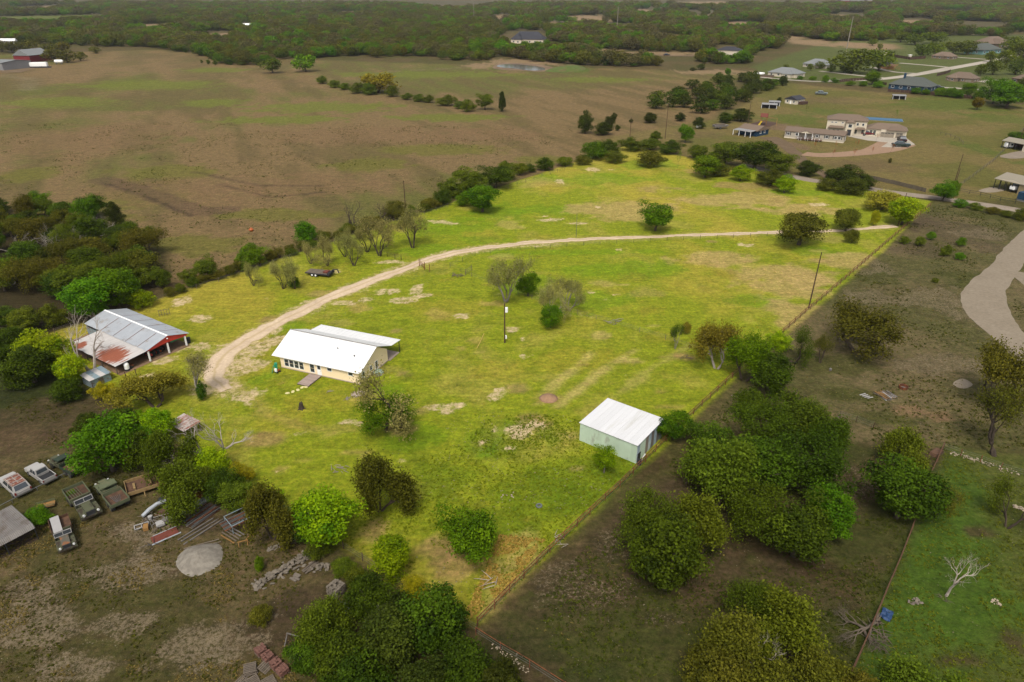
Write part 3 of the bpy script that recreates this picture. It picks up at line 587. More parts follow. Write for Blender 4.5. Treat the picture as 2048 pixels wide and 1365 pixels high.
T(806,855,150,128,'limby','pale','big thin leaved tree with dark crooked limbs by the house corner', trunk=bark_dark)
T(772,862,92,64,'feather','parcelgreen','low feathery growth round the trunk of the big tree by the house')
T(404,797,86,80,'limby','pale','mostly leafless tree standing by the gravel turnaround', trunk=bark_grey)
T(407,800,24,40,'bush','ivy','ivy clump climbing the leafless tree by the turnaround')
T(310,815,122,66,'feather','parcelolive','wide yellowish oak between the barn and the rusty lean-to')
T(212,800,50,40,'bush','yellow','yellow green shrub below the barn lean-to')
T(100,738,108,82,'elm','bright','bright dense green tree at the barn corner of the parcel')
T(152,768,72,66,'elm','bright','bright green tree beside the small tin chicken coop')
T(186,742,112,118,'dead',None,'bleached twisted dead tree leaning over the barn roof', trunk=bark_pale)
T(322,882,80,72,'elm','bright','bright green tree behind the rusty lean-to')
T(288,856,40,40,'bush','bright','small fresh green bush below the yellowish oak')
T(430,952,90,66,'bush','bright','vivid green scrub under the tangle of dead limbs')
T(430,925,150,110,'dead',None,'large tangled dead tree with pale limbs on the fence line', trunk=bark_pale)
T(484,968,56,48,'bush','yellow','yellow green bush beside the tangled dead tree')
T(545,1020,60,44,'bush','bright','light green bush on the fence line above the metal racks')
T(662,1090,140,132,'elm','bright','big vivid green tree on the fence line beside the dark cedar')
T(760,1022,132,118,'feather','parceldark','large dark olive cedar on the grass behind the vivid green tree')
T(940,1115,128,118,'elm','parcelgreen','round leafy tree alone on weedy grass near the parcel tip')
T(785,1150,92,96,'elm','bright','tall light green tree on the fence line below the vivid tree')
T(826,1200,66,58,'bush','yellow','yellow green bush on the fence line near the parcel tip')
T(905,1235,40,26,'bush','bright','low green bush beside the corner post of the parcel')
T(1208,946,44,66,'elm','bright','young tree with clear stem in front of the green metal shed', trunk=bark_grey)
T(1350,698,30,52,'sparse','ivy','slim upright small tree on the cross fence', trunk=bark_grey)
T(1372,668,22,26,'bush','parcelolive','tiny bush behind the slim tree on the cross fence')
T(1432,738,92,86,'feather','parcelolive','thin crowned tree with curved trunk near the pipe fence', trunk=bark_grey)
T(1488,762,84,88,'feather','parcelgreen','leafy dark green tree on the pipe fence beside the curved tree')
T(1345,880,72,64,'elm','parcelgreen','green tree growing against the back corner of the metal shed')
T(1555,700,50,40,'bush','bright','light green bush poking through the pipe fence')
T(508,572,34,42,'sparse','pale','small solitary half bare tree left of the trailer', trunk=bark_dark)
g = 'grey half bare orchard trees above the drive'
for a in [(568,578,44,52),(590,578,44,56),(622,528,40,38),(655,532,46,52),(690,514,38,48),(708,532,52,54),(735,505,44,44)]:
    T(*a,'sparse','pale','small grey half bare orchard tree between the field hedge and the drive', g, bark_dark)
T(760,512,74,66,'sparse','pale','widest grey orchard tree with pale twigs beside the field hedge', trunk=bark_dark)
T(826,496,70,68,'sparse','pale','grey orchard tree with two trunks beside the wire fence', trunk=bark_dark)
T(590,576,26,24,'bush','ivy','green suckers at the foot of an orchard tree near the trailer')
# --- hedges and neighbours
g = 'shrubs and trees of the field hedge'
for a in [(905,395,60,38,'bush','mid'),(885,408,46,28,'bush','dark'),(938,388,72,52,'elm','mid'),(992,376,72,48,'elm','dark'),(1012,360,48,38,'bush','mid'),(930,412,40,30,'bush','green'),(860,418,40,24,'bush','olive'),(1040,350,40,26,'bush','mid'),
          (615,487,58,44,'elm','green'),(505,533,58,46,'elm','green'),(416,556,54,44,'elm','mid'),(378,566,38,28,'bush','mid'),(326,578,38,44,'elm','mid'),(790,430,60,28,'bush','olive'),(460,548,30,18,'bush','mid'),(545,515,34,18,'bush','olive'),(650,480,34,18,'bush','olive'),(580,505,30,16,'bush','olive'),(740,452,40,22,'bush','olive'),(700,462,36,18,'bush','mid'),
          (1090,341,46,28,'juniper','dark'),(1130,332,40,20,'bush','mid'),(1186,318,64,36,'bush','green'),(1216,312,62,34,'bush','dark'),(1262,302,54,28,'bush','mid'),(1230,326,50,26,'bush','parceldark'),(1165,330,40,20,'bush','parceldark'),(1060,345,30,18,'bush','mid')]:
    T(*a,look(a,42,60,'in the hedge along the brown field'), g)
rgh = random.Random(8)
for k_ in range(26):
    f_ = k_/25; u_ = 345+f_*545+rgh.uniform(-8,8); v_ = 590-f_*183+rgh.uniform(-3,3)
    T(u_, v_, rgh.uniform(26,40), rgh.uniform(14,24), rgh.choice(['bush','bush','sparse']), rgh.choice(['olive','mid']), 'scrubby filler bush of the thin hedge between orchard and brown field', 'filler bushes of the field hedge', bark_dark, 'shrub')
T(708,455,72,52,'dead',None,'dark leafless tree in the field hedge above the orchard', trunk=bark_dark)
T(760,450,50,40,'dead',None,'smaller dark leafless tree right of its twin in the field hedge', trunk=bark_dark)
g = 'dark trees of the road hedge'
for a in [(1450,332,84,52,'elm','mid'),(1508,338,92,58,'elm','dark'),(1556,346,76,46,'elm','mid'),(1395,318,50,30,'bush','mid'),(1340,308,56,26,'bush','dark'),(1300,300,50,22,'bush','mid'),(1615,352,60,34,'juniper','juniper'),(1690,372,90,44,'juniper','juniper'),(1725,380,60,34,'juniper','juniper'),(1660,360,40,24,'juniper','juniper'),(1700,388,70,26,'bush','parceldark'),(1650,380,50,22,'bush','parceldark'),(1540,372,70,26,'bush','parceldark'),(1440,352,50,24,'bush','parceldark')]:
    T(*a,look(a,52,80,'in the hedge along the county road'), g)
T(1884,402,52,40,'elm','green','round green tree on the road verge below the twin poles')
T(1905,392,30,30,'bush','green','small bush hugging the twin pole base by the road')
g = 'low bushes in the scrub right of the parcel'
for a in [(1838,492,26,20,'bush','mid'),(1860,480,20,18,'bush','green'),(1890,512,26,22,'bush','mid'),(1920,492,22,18,'bush','green'),(1918,520,22,16,'bush','green'),(1808,488,24,16,'bush','mid'),(2040,440,40,24,'bush','mid'),(1950,420,30,10,'bush','mid'),(1985,428,30,10,'bush','olive'),(1920,415,34,10,'bush','green'),(2010,434,26,10,'bush','mid'),(1870,565,18,10,'bush','mid')]:
    T(*a,look(a,22,28,'on the open scrub along the road'), g)
T(1718,706,138,86,'feather','olive','broad domed dark oak alone on the stony scrub')
T(1588,728,64,72,'limby','mid','thin leaning tree just outside the pipe fence', trunk=bark_dark)
T(1640,726,40,56,'sparse','olive','spindly dark tree on the brown scrub beside the domed oak', trunk=bark_dark)
T(1992,812,124,112,'feather','olive','large olive oak at the edge of the gravel road')
T(1988,912,132,120,'limby','olive','thin crowned oak with forked trunk above the stone wall', trunk=bark_dark)
T(1800,930,104,74,'feather','mid','thin pale crowned tree behind the stone line')
T(1792,1035,150,132,'elm','dark','dense very dark round tree astride the rusty pipe fence')
T(1868,1032,76,80,'limby','olive','thin small oak beside the dense dark tree at the rusty fence', trunk=bark_dark)
T(2012,1056,104,112,'limby','mid','open crowned small oak on the green pasture', trunk=bark_dark)
T(1892,1192,84,104,'deadup',None,'white barked bare tree alone on the green pasture', trunk=bark_pale)
g = 'big dark oaks below the pipe fence'
for a in [(1430,1010,170,140,'feather','mid'),(1510,985,150,120,'oak','dark'),(1605,980,150,110,'feather','dark'),(1585,1112,150,130,'elm','dark'),(1650,1070,110,110,'elm','green'),(1520,900,120,90,'feather','dark'),(1585,880,140,90,'feather','mid'),(1640,920,110,90,'feather','dark'),(1420,920,110,80,'oak','dark'),(1540,790,90,90,'elm','dark'),(1500,840,80,70,'oak','dark'),(1330,1178,170,170,'elm','dark'),(1390,1120,140,130,'feather','mid'),(1290,1090,110,110,'feather','mid'),(1300,1150,110,120,'oak','dark'),(1490,1060,120,100,'feather','dark')]:
    T(*a,look(a,115,145,'in the thicket outside the pipe fence'), g)
g = 'olive oaks along the bottom of the pasture'
for a in [(1480,1360,160,150,'feather','olive'),(1560,1320,170,140,'feather','mid'),(1420,1400,140,130,'oak','olive'),(1620,1400,150,120,'feather','olive'),(1700,1440,140,110,'oak','olive'),(1850,1440,180,110,'feather','mid'),(1500,1270,110,100,'feather','mid'),(1970,1460,150,90,'oak','olive')]:
    T(*a,look(a,145,165,'near the fallen tree at the rusty fence'), g)
T(1500,1345,110,110,'deadup',None,'pale dead trunk standing among the olive oaks', trunk=bark_pale)
g = 'dark cedars below the tip of the parcel'
for a in [(690,1370,170,140,'juniper','dark'),(780,1340,170,150,'juniper','juniper'),(860,1300,150,150,'elm','dark'),(930,1390,160,140,'juniper','dark'),(1000,1420,130,130,'juniper','juniper'),(740,1240,110,110,'elm','dark'),(640,1300,110,110,'feather','mid'),(720,1430,180,150,'juniper','dark'),(850,1430,180,150,'juniper','juniper'),(620,1340,90,80,'elm','dark'),(800,1260,110,100,'juniper','juniper'),(890,1290,100,90,'elm','dark'),(720,1190,60,70,'elm','mid')]:
    T(*a,look(a,115,165,'in the thicket below the parcel tip'), g)
for a, n in [((770,1300,110,110),'grey'),((850,1300,90,110),'brownish')]: T(*a,'dead',None,n+' bare dead limbs rising out of the dark cedar thicket', trunk=bark_grey if n=='grey' else bark)
g = 'trees between the yard and the parcel fence'
for a in [(228,942,142,126,'elm','green'),(290,935,84,80,'elm','dark'),(345,945,100,90,'feather','dark'),(382,1015,116,96,'feather','mid'),(450,1000,80,70,'elm','dark'),(475,1020,70,66,'elm','mid'),(548,1078,112,116,'feather','olive'),(600,1078,80,70,'elm','dark'),(505,1010,70,50,'bush','mid'),(640,1110,60,46,'bush','mid'),(420,985,60,60,'bush','mid'),(690,1150,60,40,'bush','mid'),(180,870,60,50,'bush','dark'),(250,870,80,60,'elm','dark')]:
    T(*a,look(a,75,105,'between the salvage yard and the parcel fence'), g)
T(660,1260,90,80,'bush','mid','round green shrub beside the corrugated metal stack')
T(525,1245,56,42,'bush','olive','dark spiny low shrub alone in the salvage yard')
T(521,1140,24,32,'bush','green','tiny bright bush standing beside the long stone heap')
T(78,962-0,1,1,'bush','green','x') if False else None
T(80,1045,56,36,'bush','green','weedy bush between the tin carport and the truck with white panel')
T(148,1000,30,22,'bush','green','weed bush growing over the fender of the camouflage truck')
g = 'thicket at the barn corner outside the fence'
for a in [(70,765,120,80,'elm','dark'),(20,700,70,50,'elm','dark'),(55,665,70,50,'elm','mid'),(140,800,70,50,'bush','dark'),(0,730,60,50,'elm','dark'),(110,650,60,44,'bush','mid'),(15,650,60,40,'elm','dark'),(190,640,110,90,'elm','green'),(240,620,110,90,'elm','green'),(160,600,80,70,'elm','mid'),(285,615,60,40,'bush','bright')]:
    T(*a,look(a,65,100,'in the thicket outside the barn corner'), g)
# woodland on the left: scattered inside an outline
def fill(outline, n, wr, hr, kinds, label, group, seed, dmin=.55):
    rg = random.Random(seed); P = PG(*outline); xs = [p.x for p in P]; ys = [p.y for p in P]; got = []; tries = 0
    while len(got) < n and tries < 20000:
        tries += 1; x = rg.uniform(min(xs),max(xs)); y = rg.uniform(min(ys),max(ys))
        if poly_sd(np.array([x]), np.array([y]), P)[0] < 0: continue
        w = rg.uniform(*wr)
        if any((x-a)**2+(y-b)**2 < (dmin*(w+c)/2)**2 for a,b,c in got): continue
        got.append((x,y,w)); k, lf, tk = rg.choice(kinds); lb = label[k] if isinstance(label, dict) else label; lb = (('large ' if w > sum(wr)/2 else 'small ')+HUE[lf]+' '+SHAPE[k]+' '+lb) if lf else lb; c, t, W, H = rg.choice(PROTO[k]); h = rg.uniform(*hr)
        o = thing(NAMES[k], lb, 'tree', (x,y,float(zt(x,y))), rg.uniform(0,6.28), group[k] if isinstance(group, dict) else group, (w/W,w/W,h/H)); inst('trunk', t, o, m=tk)
        if c and lf: inst('crown', c, o, m=LM[lf])
        NTREE[0] += 1
fill([(-60,425),(70,418),(200,430),(260,465),(315,515),(322,545),(280,590),(200,610),(110,600),(-60,590)], 62, (6,11), (4.5,7.5), [('oak','dark',None),('oak','mid',None),('elm','dark',None),('juniper','juniper',None),('oak','olive',None),('elm','green',None),('feather','mid',None),('feather','olive',None),('dead',None,bark_grey)],
     {'dead':'grey leafless tree among the dark left woodland', **{k:'in the dark woodland at the field edge' for k in ('oak','elm','juniper','feather')}}, {'dead':'dead trees of the left woodland', **{k:'woodland trees at the field edge' for k in ('oak','elm','juniper','feather')}}, 11)
fill([(1288,215),(1330,192),(1430,165),(1540,158),(1545,178),(1480,214),(1430,234),(1350,230)], 44, (9,14), (5,7.5), [('far_juniper','juniper',None),('far_juniper','dark',None),('far_oak','dark',None)], 'in the wedge shaped grove beside the field', 'cedar grove beside the brown field', 12)
# --- background singles
g = 'bushes in the hedge crossing the far field'
for a in [(645,168,28,16),(670,176,30,16),(690,180,28,14),(716,187,40,22),(740,190,40,24),(785,194,32,22),(815,200,26,14),(838,204,30,16),(858,206,26,16),(895,212,44,22),(920,218,30,16),(936,224,34,24)]:
    T(*a,'bush','mid','dark bush in the low hedge crossing the far brown field', g)
T(757,186,86,42,'far_oak','gold','broad golden green oak in the hedge crossing the far field')
T(970,220,34,32,'elm','mid','upright tree near the end of the hedge crossing the far field')
T(1004,224,22,38,'juniper','juniper','narrow dark cedar at the end of the hedge crossing the far field')
T(545,147,46,32,'far_oak','mid','round oak standing alone before the far wood')
T(612,144,56,36,'far_oak','green','wide green oak beside the round lone oak before the far wood')
T(755,116,28,20,'far_oak','olive','small yellowish oak before the edge of the far wood')
g = 'cedars by the corner of the brown field'
for a in [(1170,268,40,44),(1206,270,50,28),(1228,240,18,14),(1300,246,40,22),(1360,243,30,18),(1262,246,12,8),(1235,262,14,12),(1218,256,30,24)]: T(*a,'juniper','juniper','rounded dark cedar on rough grass by the two wooden poles', g)
for a, n in [((1480,243,56,26),'long dark cedar clump behind the pole by the blue shed'),((1398,258,30,24),'dark cedar beside the white propane tank')]: T(*a,'juniper','juniper',n)
T(1450,246,40,22,'juniper','dark','dark cedar at the near end of the clump by the blue shed')
T(1370,286,32,34,'elm','green','fresh green small tree on grass right of the tall wooden pole')
T(1310,285,30,22,'elm','mid','small tree in the hedge at the foot of the tall wooden pole')
g = 'cedars beside the grove'
for a in [(1565,172,26,20),(1452,210,18,22),(1500,192,14,12),(1472,203,10,8),(1536,180,26,20),(1558,205,12,10)]: T(*a,'juniper','juniper','single round cedar just outside the wedge shaped grove', g)
T(1702,147,84,48,'far_oak','mid','huge dark live oak behind the pale roofed house')
T(1757,142,66,44,'far_oak','mid','second huge live oak beside the timber framed house')
T(1743,170,36,28,'elm','green','round bright green tree at the end of the brown fence')
T(1935,194,36,28,'elm','green','round green tree in the hedge right of the blue house')
T(1985,208,60,52,'elm','green','tall full green tree at the right pasture hedge')
T(2012,216,80,50,'elm','green','broad bright green tree in front of the right pasture hedge')
T(1953,220,28,24,'elm','gold','small orange leaved tree alone in the pasture')
T(2045,192,40,36,'elm','mid','dark tree at the frame side of the right hedge')
g = 'shrubs of the hedge below the blue house'
for a in [(1700,172,20,8),(1725,173,22,8),(1755,176,26,8),(1830,188,26,12),(1850,190,24,10),(1880,193,28,18),(1900,195,28,20),(1915,197,26,16),(1955,200,26,18),(1600,160,16,7),(1625,162,18,10),(1650,165,20,14),(1668,166,18,10)]: T(*a,'bush','green','leafy shrub in the hedge along the wooden fence by the blue house', g)
g = 'live oaks among the far houses'
for a in [(1640,138,20,14),(1660,145,20,14),(1620,142,16,14),(1686,146,20,14),(1840,115,40,26),(1870,112,40,28),(1905,108,44,26),(1935,110,40,28),(1830,90,50,20),(1865,88,50,24),(1800,85,44,14),(1960,104,30,20),(1995,90,30,20),(2020,105,44,30),(2040,125,50,40),(2010,135,40,34),(1985,150,40,30),(2030,150,40,30),(1960,152,26,22),(1790,75,24,18),(1745,92,20,14),(1758,100,14,12),(1570,142,14,12),(1980,125,30,22)]:
    T(*a,'far_oak','mid',('small' if a[2] < 22 else 'medium sized' if a[2] < 38 else 'broad')+' live oak shading the far houses along the street', g)
T(1455,152,14,14,'elm','green','tiny light green tree in the far field before the round pool')
g = 'cedars around the far wedge of brush'
for a in [(1402,140,24,12),(1385,143,16,8)]: T(*a,'far_juniper','juniper','small cedar clump alone at the far end of the field', g)
g = 'pinkish saplings by the paver drive'
for a in [(1627,303,9,17),(1670,303,9,17),(1710,301,9,17),(1664,318,9,16),(1707,316,9,16),(1743,312,9,16),(1780,307,10,16),(1751,284,8,14)]: T(*a,'sapling','pink','pinkish sapling in a mulch ring beside the paver driveway', g, bark)
T(1612,233,8,18,'sapling','mid','thin sapling behind the long white mobile home')
T(1793,243,9,20,'sapling','green','thin green sapling behind the blue pool cover')
T(1779,327,8,10,'bush','olive','tiny bush alone on the lawn below the paver drive')
T(2030,285,46,22,'bush','dark','dark bush between the two sheds at the road')
T(130,118,14,10,'far_oak','mid','x') if False else None
g = 'trees around the red barn and hangar'
for a in [(110,124,44,26),(135,126,40,26),(162,122,26,18),(100,112,40,26),(60,104,40,24),(25,106,44,24),(5,104,40,24),(125,105,40,22),(192,108,20,14)]: T(*a,'far_oak','olive','leafy tree around the red barn and the white hangar', g)
g = 'small round bushes before the far wood'
for a in [(404,127,8,6),(417,129,12,9),(431,131,12,9)]: T(*a,'far_juniper','dark','tiny round bush in a row at the edge of the far field', g)

# --- the far woods: instanced brush reading as one mass
def forest(name, seed, protos, pts, leaf):
    """pts: x, y, width, height, kind index"""
    P = np.array(pts); me = bpy.data.meshes.new(name); me.vertices.add(len(P))
    co = np.stack([P[:,0],P[:,1],zt(P[:,0],P[:,1])],1).astype(np.float32); me.vertices.foreach_set('co', co.ravel())
    rg = np.random.default_rng(seed)
    a = me.attributes.new('scl','FLOAT_VECTOR','POINT'); a.data.foreach_set('vector', np.stack([P[:,2],P[:,2],P[:,3]],1).astype(np.float32).ravel())
    a = me.attributes.new('rot','FLOAT_VECTOR','POINT'); a.data.foreach_set('vector', np.stack([P[:,0]*0,P[:,0]*0,rg.random(len(P))*6.28],1).astype(np.float32).ravel())
    a = me.attributes.new('idx','INT','POINT'); a.data.foreach_set('value', P[:,4].astype(np.int32))
    o = bpy.data.objects.new(name, me); C.objects.link(o); tag(o, kind='stuff')
    ng = bpy.data.node_groups.new(name+'_scatter','GeometryNodeTree'); ng.interface.new_socket('Geometry',in_out='INPUT',socket_type='NodeSocketGeometry'); ng.interface.new_socket('Geometry',in_out='OUTPUT',socket_type='NodeSocketGeometry')
    n = ng.nodes; l = ng.links; gi = n.new('NodeGroupInput'); go = n.new('NodeGroupOutput')
    gti = n.new('GeometryNodeGeometryToInstance')
    for k, (cm, lf) in enumerate(protos):
        m2 = cm.copy(); m2.materials.clear(); m2.materials.append(LM[lf]); po = bpy.data.objects.new('brush_kind', m2)
        oi = n.new('GeometryNodeObjectInfo'); oi.inputs['Object'].default_value = po; oi.inputs['As Instance'].default_value = True
        l.new(oi.outputs['Geometry'], gti.inputs[0])
    iop = n.new('GeometryNodeInstanceOnPoints'); iop.inputs['Pick Instance'].default_value = True
    def at(nm, tp):
        q = n.new('GeometryNodeInputNamedAttribute'); q.data_type = tp; q.inputs[0].default_value = nm; return q.outputs[0]
    l.new(gi.outputs[0], iop.inputs['Points']); l.new(gti.outputs[0], iop.inputs['Instance'])
    l.new(at('scl','FLOAT_VECTOR'), iop.inputs['Scale']); l.new(at('idx','INT'), iop.inputs['Instance Index'])
    l.new(at('rot','FLOAT_VECTOR'), iop.inputs['Rotation']); l.new(iop.outputs[0], go.inputs[0])
    mod = o.modifiers.new('scatter','NODES'); mod.node_group = ng; return o
FOREST = [(-500,78),(0,86),(120,92),(200,94),(290,95),(385,108),(450,131),(520,132),(560,120),(640,118),(700,114),(800,114),(870,114),(890,122),(980,122),(990,110),(1060,122),(1100,128),(1180,133),(1260,134),(1330,138),(1480,138),(1530,126),(1500,105),(1530,100),(1640,98),(1640,92),(1540,84),(1760,84),(1800,70),(1900,74),(2060,74),(2600,70),(3200,-2),(-1200,-2)]
CLEAR = [[(-500,52),(100,50),(215,43),(210,30),(60,33),(-500,38)],[(1010,104),(1095,104),(1180,104),(1340,118),(1470,112),(1480,104),(1330,106),(1180,96),(1100,84),(1090,62),(1010,62)],[(1000,88),(1012,78),(1004,74),(985,80)],[(1425,124),(1482,124),(1482,90),(1425,90)],[(-100,30),(0,27),(130,22),(140,17),(-100,18)],[(108,74),(145,74),(145,62),(108,62)],[(160,80),(182,80),(182,64),(160,64)],[(484,60),(506,60),(506,46),(484,46)],[(-60,94),(36,94),(36,84),(-60,84)]]
def forest_points():
    rg = np.random.default_rng(3); out = []
    P = PG(*FOREST); cl = [PG(*c) for c in CLEAR]
    r = 640.
    xs = []; ys = []; ws = []
    while r < 4700:                                        # rings, spacing grows slowly with distance
        step = 7.2 + max(0, r-700)*.0042; n = int(1.75*r/step); th = rg.uniform(-.875,.875,n); rr = r + rg.uniform(-.5,.5,n)*step*1.1
        xs.append(np.sin(th)*rr); ys.append(np.cos(th)*rr); ws.append(np.full(n,step)*rg.uniform(.75,1.9,n)); r += step
    x = np.concatenate(xs); y = np.concatenate(ys); w = np.concatenate(ws)
    ok = (poly_sd(x,y,P) > 0) & (abs(x) < y*.82+60)
    for c in cl: ok &= poly_sd(x,y,c) < 0
    for (u,v,ru,rv) in GAPS:                                # clearings, seen past the crowns in front of them
        c = G(u,v); fr = G(u,v+rv+7.5/mpp(u,v)); bk = G(u,v-rv); cy = (fr.length+bk.length)/2; ry = (bk.length-fr.length)/2; rx = ru*mpp(u,v)
        rr_ = np.hypot(x,y); lat = (np.arctan2(x,y)-math.atan2(c.x,c.y))*cy; ok &= np.hypot(lat/rx,(rr_-cy)/ry) + (fbm(x,y,60,23)-.5)*1.2 > 1
    right = sst(np.arctan2(x,y), -.1, .12)
    gap = fbm(x*.6,y,170,7)*.55+fbm(x*.4,y,70,9)*.45
    ok &= gap > .47*right + .33*(1-right)
    x = x[ok]; y = y[ok]; w = w[ok]; right = right[ok]
    spc = fbm(x,y,160,17); k = rg.random(len(x))
    kind = np.where(k < .30+.45*right, 0, 3)                # cedar to the right, oak to the left
    kind = kind + rg.integers(0,3,len(x)); kind = np.where((spc > .56)&(right < .9)&(rg.random(len(x))<.6), 6, kind); kind = np.where((rg.random(len(x)) < .05*(1-right)), 8, kind); kind = np.where(rg.random(len(x)) < .03, 7, kind)
    h = w*rg.uniform(.5,.95,len(x)); h = np.minimum(h, 9+.002*y)
    base = np.array([6,6,6,8,8,8,8,8,8.]); bh = np.array([5.2]*3+[6.5]*6)
    return np.stack([x,y,w/base[kind],h/bh[kind],kind],1)
FP = [p[0] for p in PROTO['far_juniper']]; FO = [p[0] for p in PROTO['far_oak']]
fpts = forest_points()
forest('far_woods', 1, [(FP[0],'juniper'),(FP[1],'dark'),(FP[2],'forest'),(FO[0],'forest'),(FO[1],'mid'),(FO[2],'olive'),(FO[0],'forest2'),(FO[1],'green'),(FO[2],'forest3')], fpts, None)['label'] = 'far off mass of cedar and oak woods reaching the horizon'
print('trees', NTREE[0], 'forest', len(fpts))
# ------------------------------------------------------------------ shared paint
def K(r,g,b,k=.62): return S(r,g,b,k)
M_white = mat('white_metal_roof', (.55,.545,.53), .5, 0, .05, .4, (.49,.485,.48), .66, .25); M_cream = mat('cream_siding', K(230,208,170,.95), .8, 0, .06, 1.2, stretch=(1,1,6)); M_trim = mat('white_trim', (.74,.73,.70), .6, 0, .05)
M_glass = mat('dark_window_glass', (.035,.04,.045), .08, 0, .2, .6, spec=.6); M_ridge = mat('grey_ridge_cap', K(150,146,140), .6); M_deck = mat('weathered_deck', K(172,152,140), .85, 0, .2, 3, stretch=(.4,3,1)); M_slab = mat('concrete_slab', K(184,166,150), .9, 0, .15, 1)
M_wood = mat('raw_lumber', K(150,112,62), .85, 0, .25, 3, stretch=(.3,2,2)); M_greywood = mat('grey_lumber', K(112,100,86), .9, 0, .25, 3, stretch=(.3,2,2)); M_post = mat('pole_wood', K(84,62,46), .9, 0, .25, 2, stretch=(3,3,.3)); M_rust = mat('rusty_pipe', K(140,84,50), .85, 0, .25, 2, K(96,58,40), .5, 1.5)
M_galv = mat('galvanised_sheet', K(190,194,198), .42, .25, .06, .8, K(168,160,150), .62, .5); M_galvd = mat('dull_galvanised', K(128,122,116), .55, .2, .15, .8, K(104,92,80), .56, .6); M_red = mat('red_barn_paint', K(176,56,44,.95), .7, 0, .12, 1.5); M_black = mat('black_plastic', (.02,.02,.022), .6); M_tin = mat('blue_grey_tin', K(150,168,174), .5, .2, .12, .8, K(130,96,74), .6, 1.0)
M_green = mat('pale_green_siding', K(168,184,162,.95), .65, 0, .09, .8, K(148,154,138,.95), .6, .7, stretch=(1,1,.4)); M_slate = mat('weathered_blue_panel', K(134,148,156,.95), .6, .1, .2, .9, K(168,176,172,.9), .55, .6, stretch=(1,1,.3)); M_brownp = mat('faded_brown_panel', K(142,132,116), .7, 0, .15, .8, stretch=(1,1,.3)); M_soil = mat('barn_dirt_floor', K(150,120,92), .95, 0, .2, 1, K(120,96,72), .5, .5)
M_orange = mat('orange_paint', K(190,98,40), .55); M_teal = mat('green_tarp', K(40,150,110), .5, 0, .2, 4); M_rubber = mat('tyre_rubber', (.022,.021,.02), .85); M_steel = mat('grey_steel', K(120,120,118), .5, .4, .15); M_rock = mat('limestone', K(172,156,132), .9, 0, .2, 3, bump=.4); M_dkmetal = mat('dark_metal', (.03,.03,.032), .6, .3)
def wall_rust():
    m, n, l, p = nt('rust_streaked_roof'); tc = n.new('ShaderNodeTexCoord'); mp = n.new('ShaderNodeMapping'); mp.inputs['Scale'].default_value = (.35,2.4,1); l.new(tc.outputs['Object'], mp.inputs[0])
    z = n.new('ShaderNodeTexNoise'); z.inputs['Scale'].default_value = 1.1; z.inputs['Detail'].default_value = 7; z.inputs['Roughness'].default_value = .65; l.new(mp.outputs[0], z.inputs['Vector'])
    def ell(cx, cy, rx, ry):
        a = n.new('ShaderNodeVectorMath'); a.operation = 'SUBTRACT'; l.new(tc.outputs['Object'], a.inputs[0]); a.inputs[1].default_value = (cx,cy,2)
        b = n.new('ShaderNodeVectorMath'); b.operation = 'MULTIPLY'; l.new(a.outputs[0], b.inputs[0]); b.inputs[1].default_value = (1/rx,1/ry,0)
        c = n.new('ShaderNodeVectorMath'); c.operation = 'LENGTH'; l.new(b.outputs[0], c.inputs[0]); return c.outputs['Value']
    mn = n.new('ShaderNodeMath'); mn.operation = 'MINIMUM'; l.new(ell(-4.2,4.2,3.2,4.6), mn.inputs[0]); l.new(ell(-5.4,13.2,1.6,1.8), mn.inputs[1])
    ad = n.new('ShaderNodeMath'); ad.operation = 'MULTIPLY_ADD'; l.new(z.outputs[0], ad.inputs[0]); ad.inputs[1].default_value = 1.9; l.new(mn.outputs[0], ad.inputs[2])
    mr = n.new('ShaderNodeMapRange'); mr.inputs['From Min'].default_value = 1.58; mr.inputs['From Max'].default_value = 1.78; mr.inputs['To Min'].default_value = 1; mr.inputs['To Max'].default_value = 0; l.new(ad.outputs[0], mr.inputs[0])
    mx = n.new('ShaderNodeMix'); mx.data_type = 'RGBA'; l.new(mr.outputs[0], mx.inputs[0]); mx.inputs[6].default_value = (*K(206,200,194),1); mx.inputs[7].default_value = (*K(156,84,52),1)
    v = n.new('ShaderNodeVectorMath'); v.operation = 'SCALE'; l.new(mx.outputs[2], v.inputs[0]); r2 = n.new('ShaderNodeMapRange'); r2.inputs['To Min'].default_value = .7; r2.inputs['To Max'].default_value = 1.25; l.new(z.outputs[0], r2.inputs[0]); l.new(r2.outputs[0], v.inputs['Scale'])
    l.new(v.outputs[0], p.inputs['Base Color']); p.inputs['Roughness'].default_value = .6; return m
M_rustroof = wall_rust()
def corr(p0, p1, q0, waves=5, amp=.03, out=None):
    """ribbed sheet: edge p0->p1 carries the ribs, q0 is the far end of p0"""
    p0, p1, q0 = Vector(p0), Vector(p1), Vector(q0); e = p1-p0; d = q0-p0; nr = e.cross(d).normalized() if out is None else Vector(out).normalized(); b = MB(); n = waves*2
    for i in range(n+1):
        o = nr*(amp if i%2 else 0); b.v += [tuple(p0+e*i/n+o), tuple(p0+e*i/n+d+o)]
    b.f = [(2*i,2*i+2,2*i+3,2*i+1) for i in range(n)]; return b
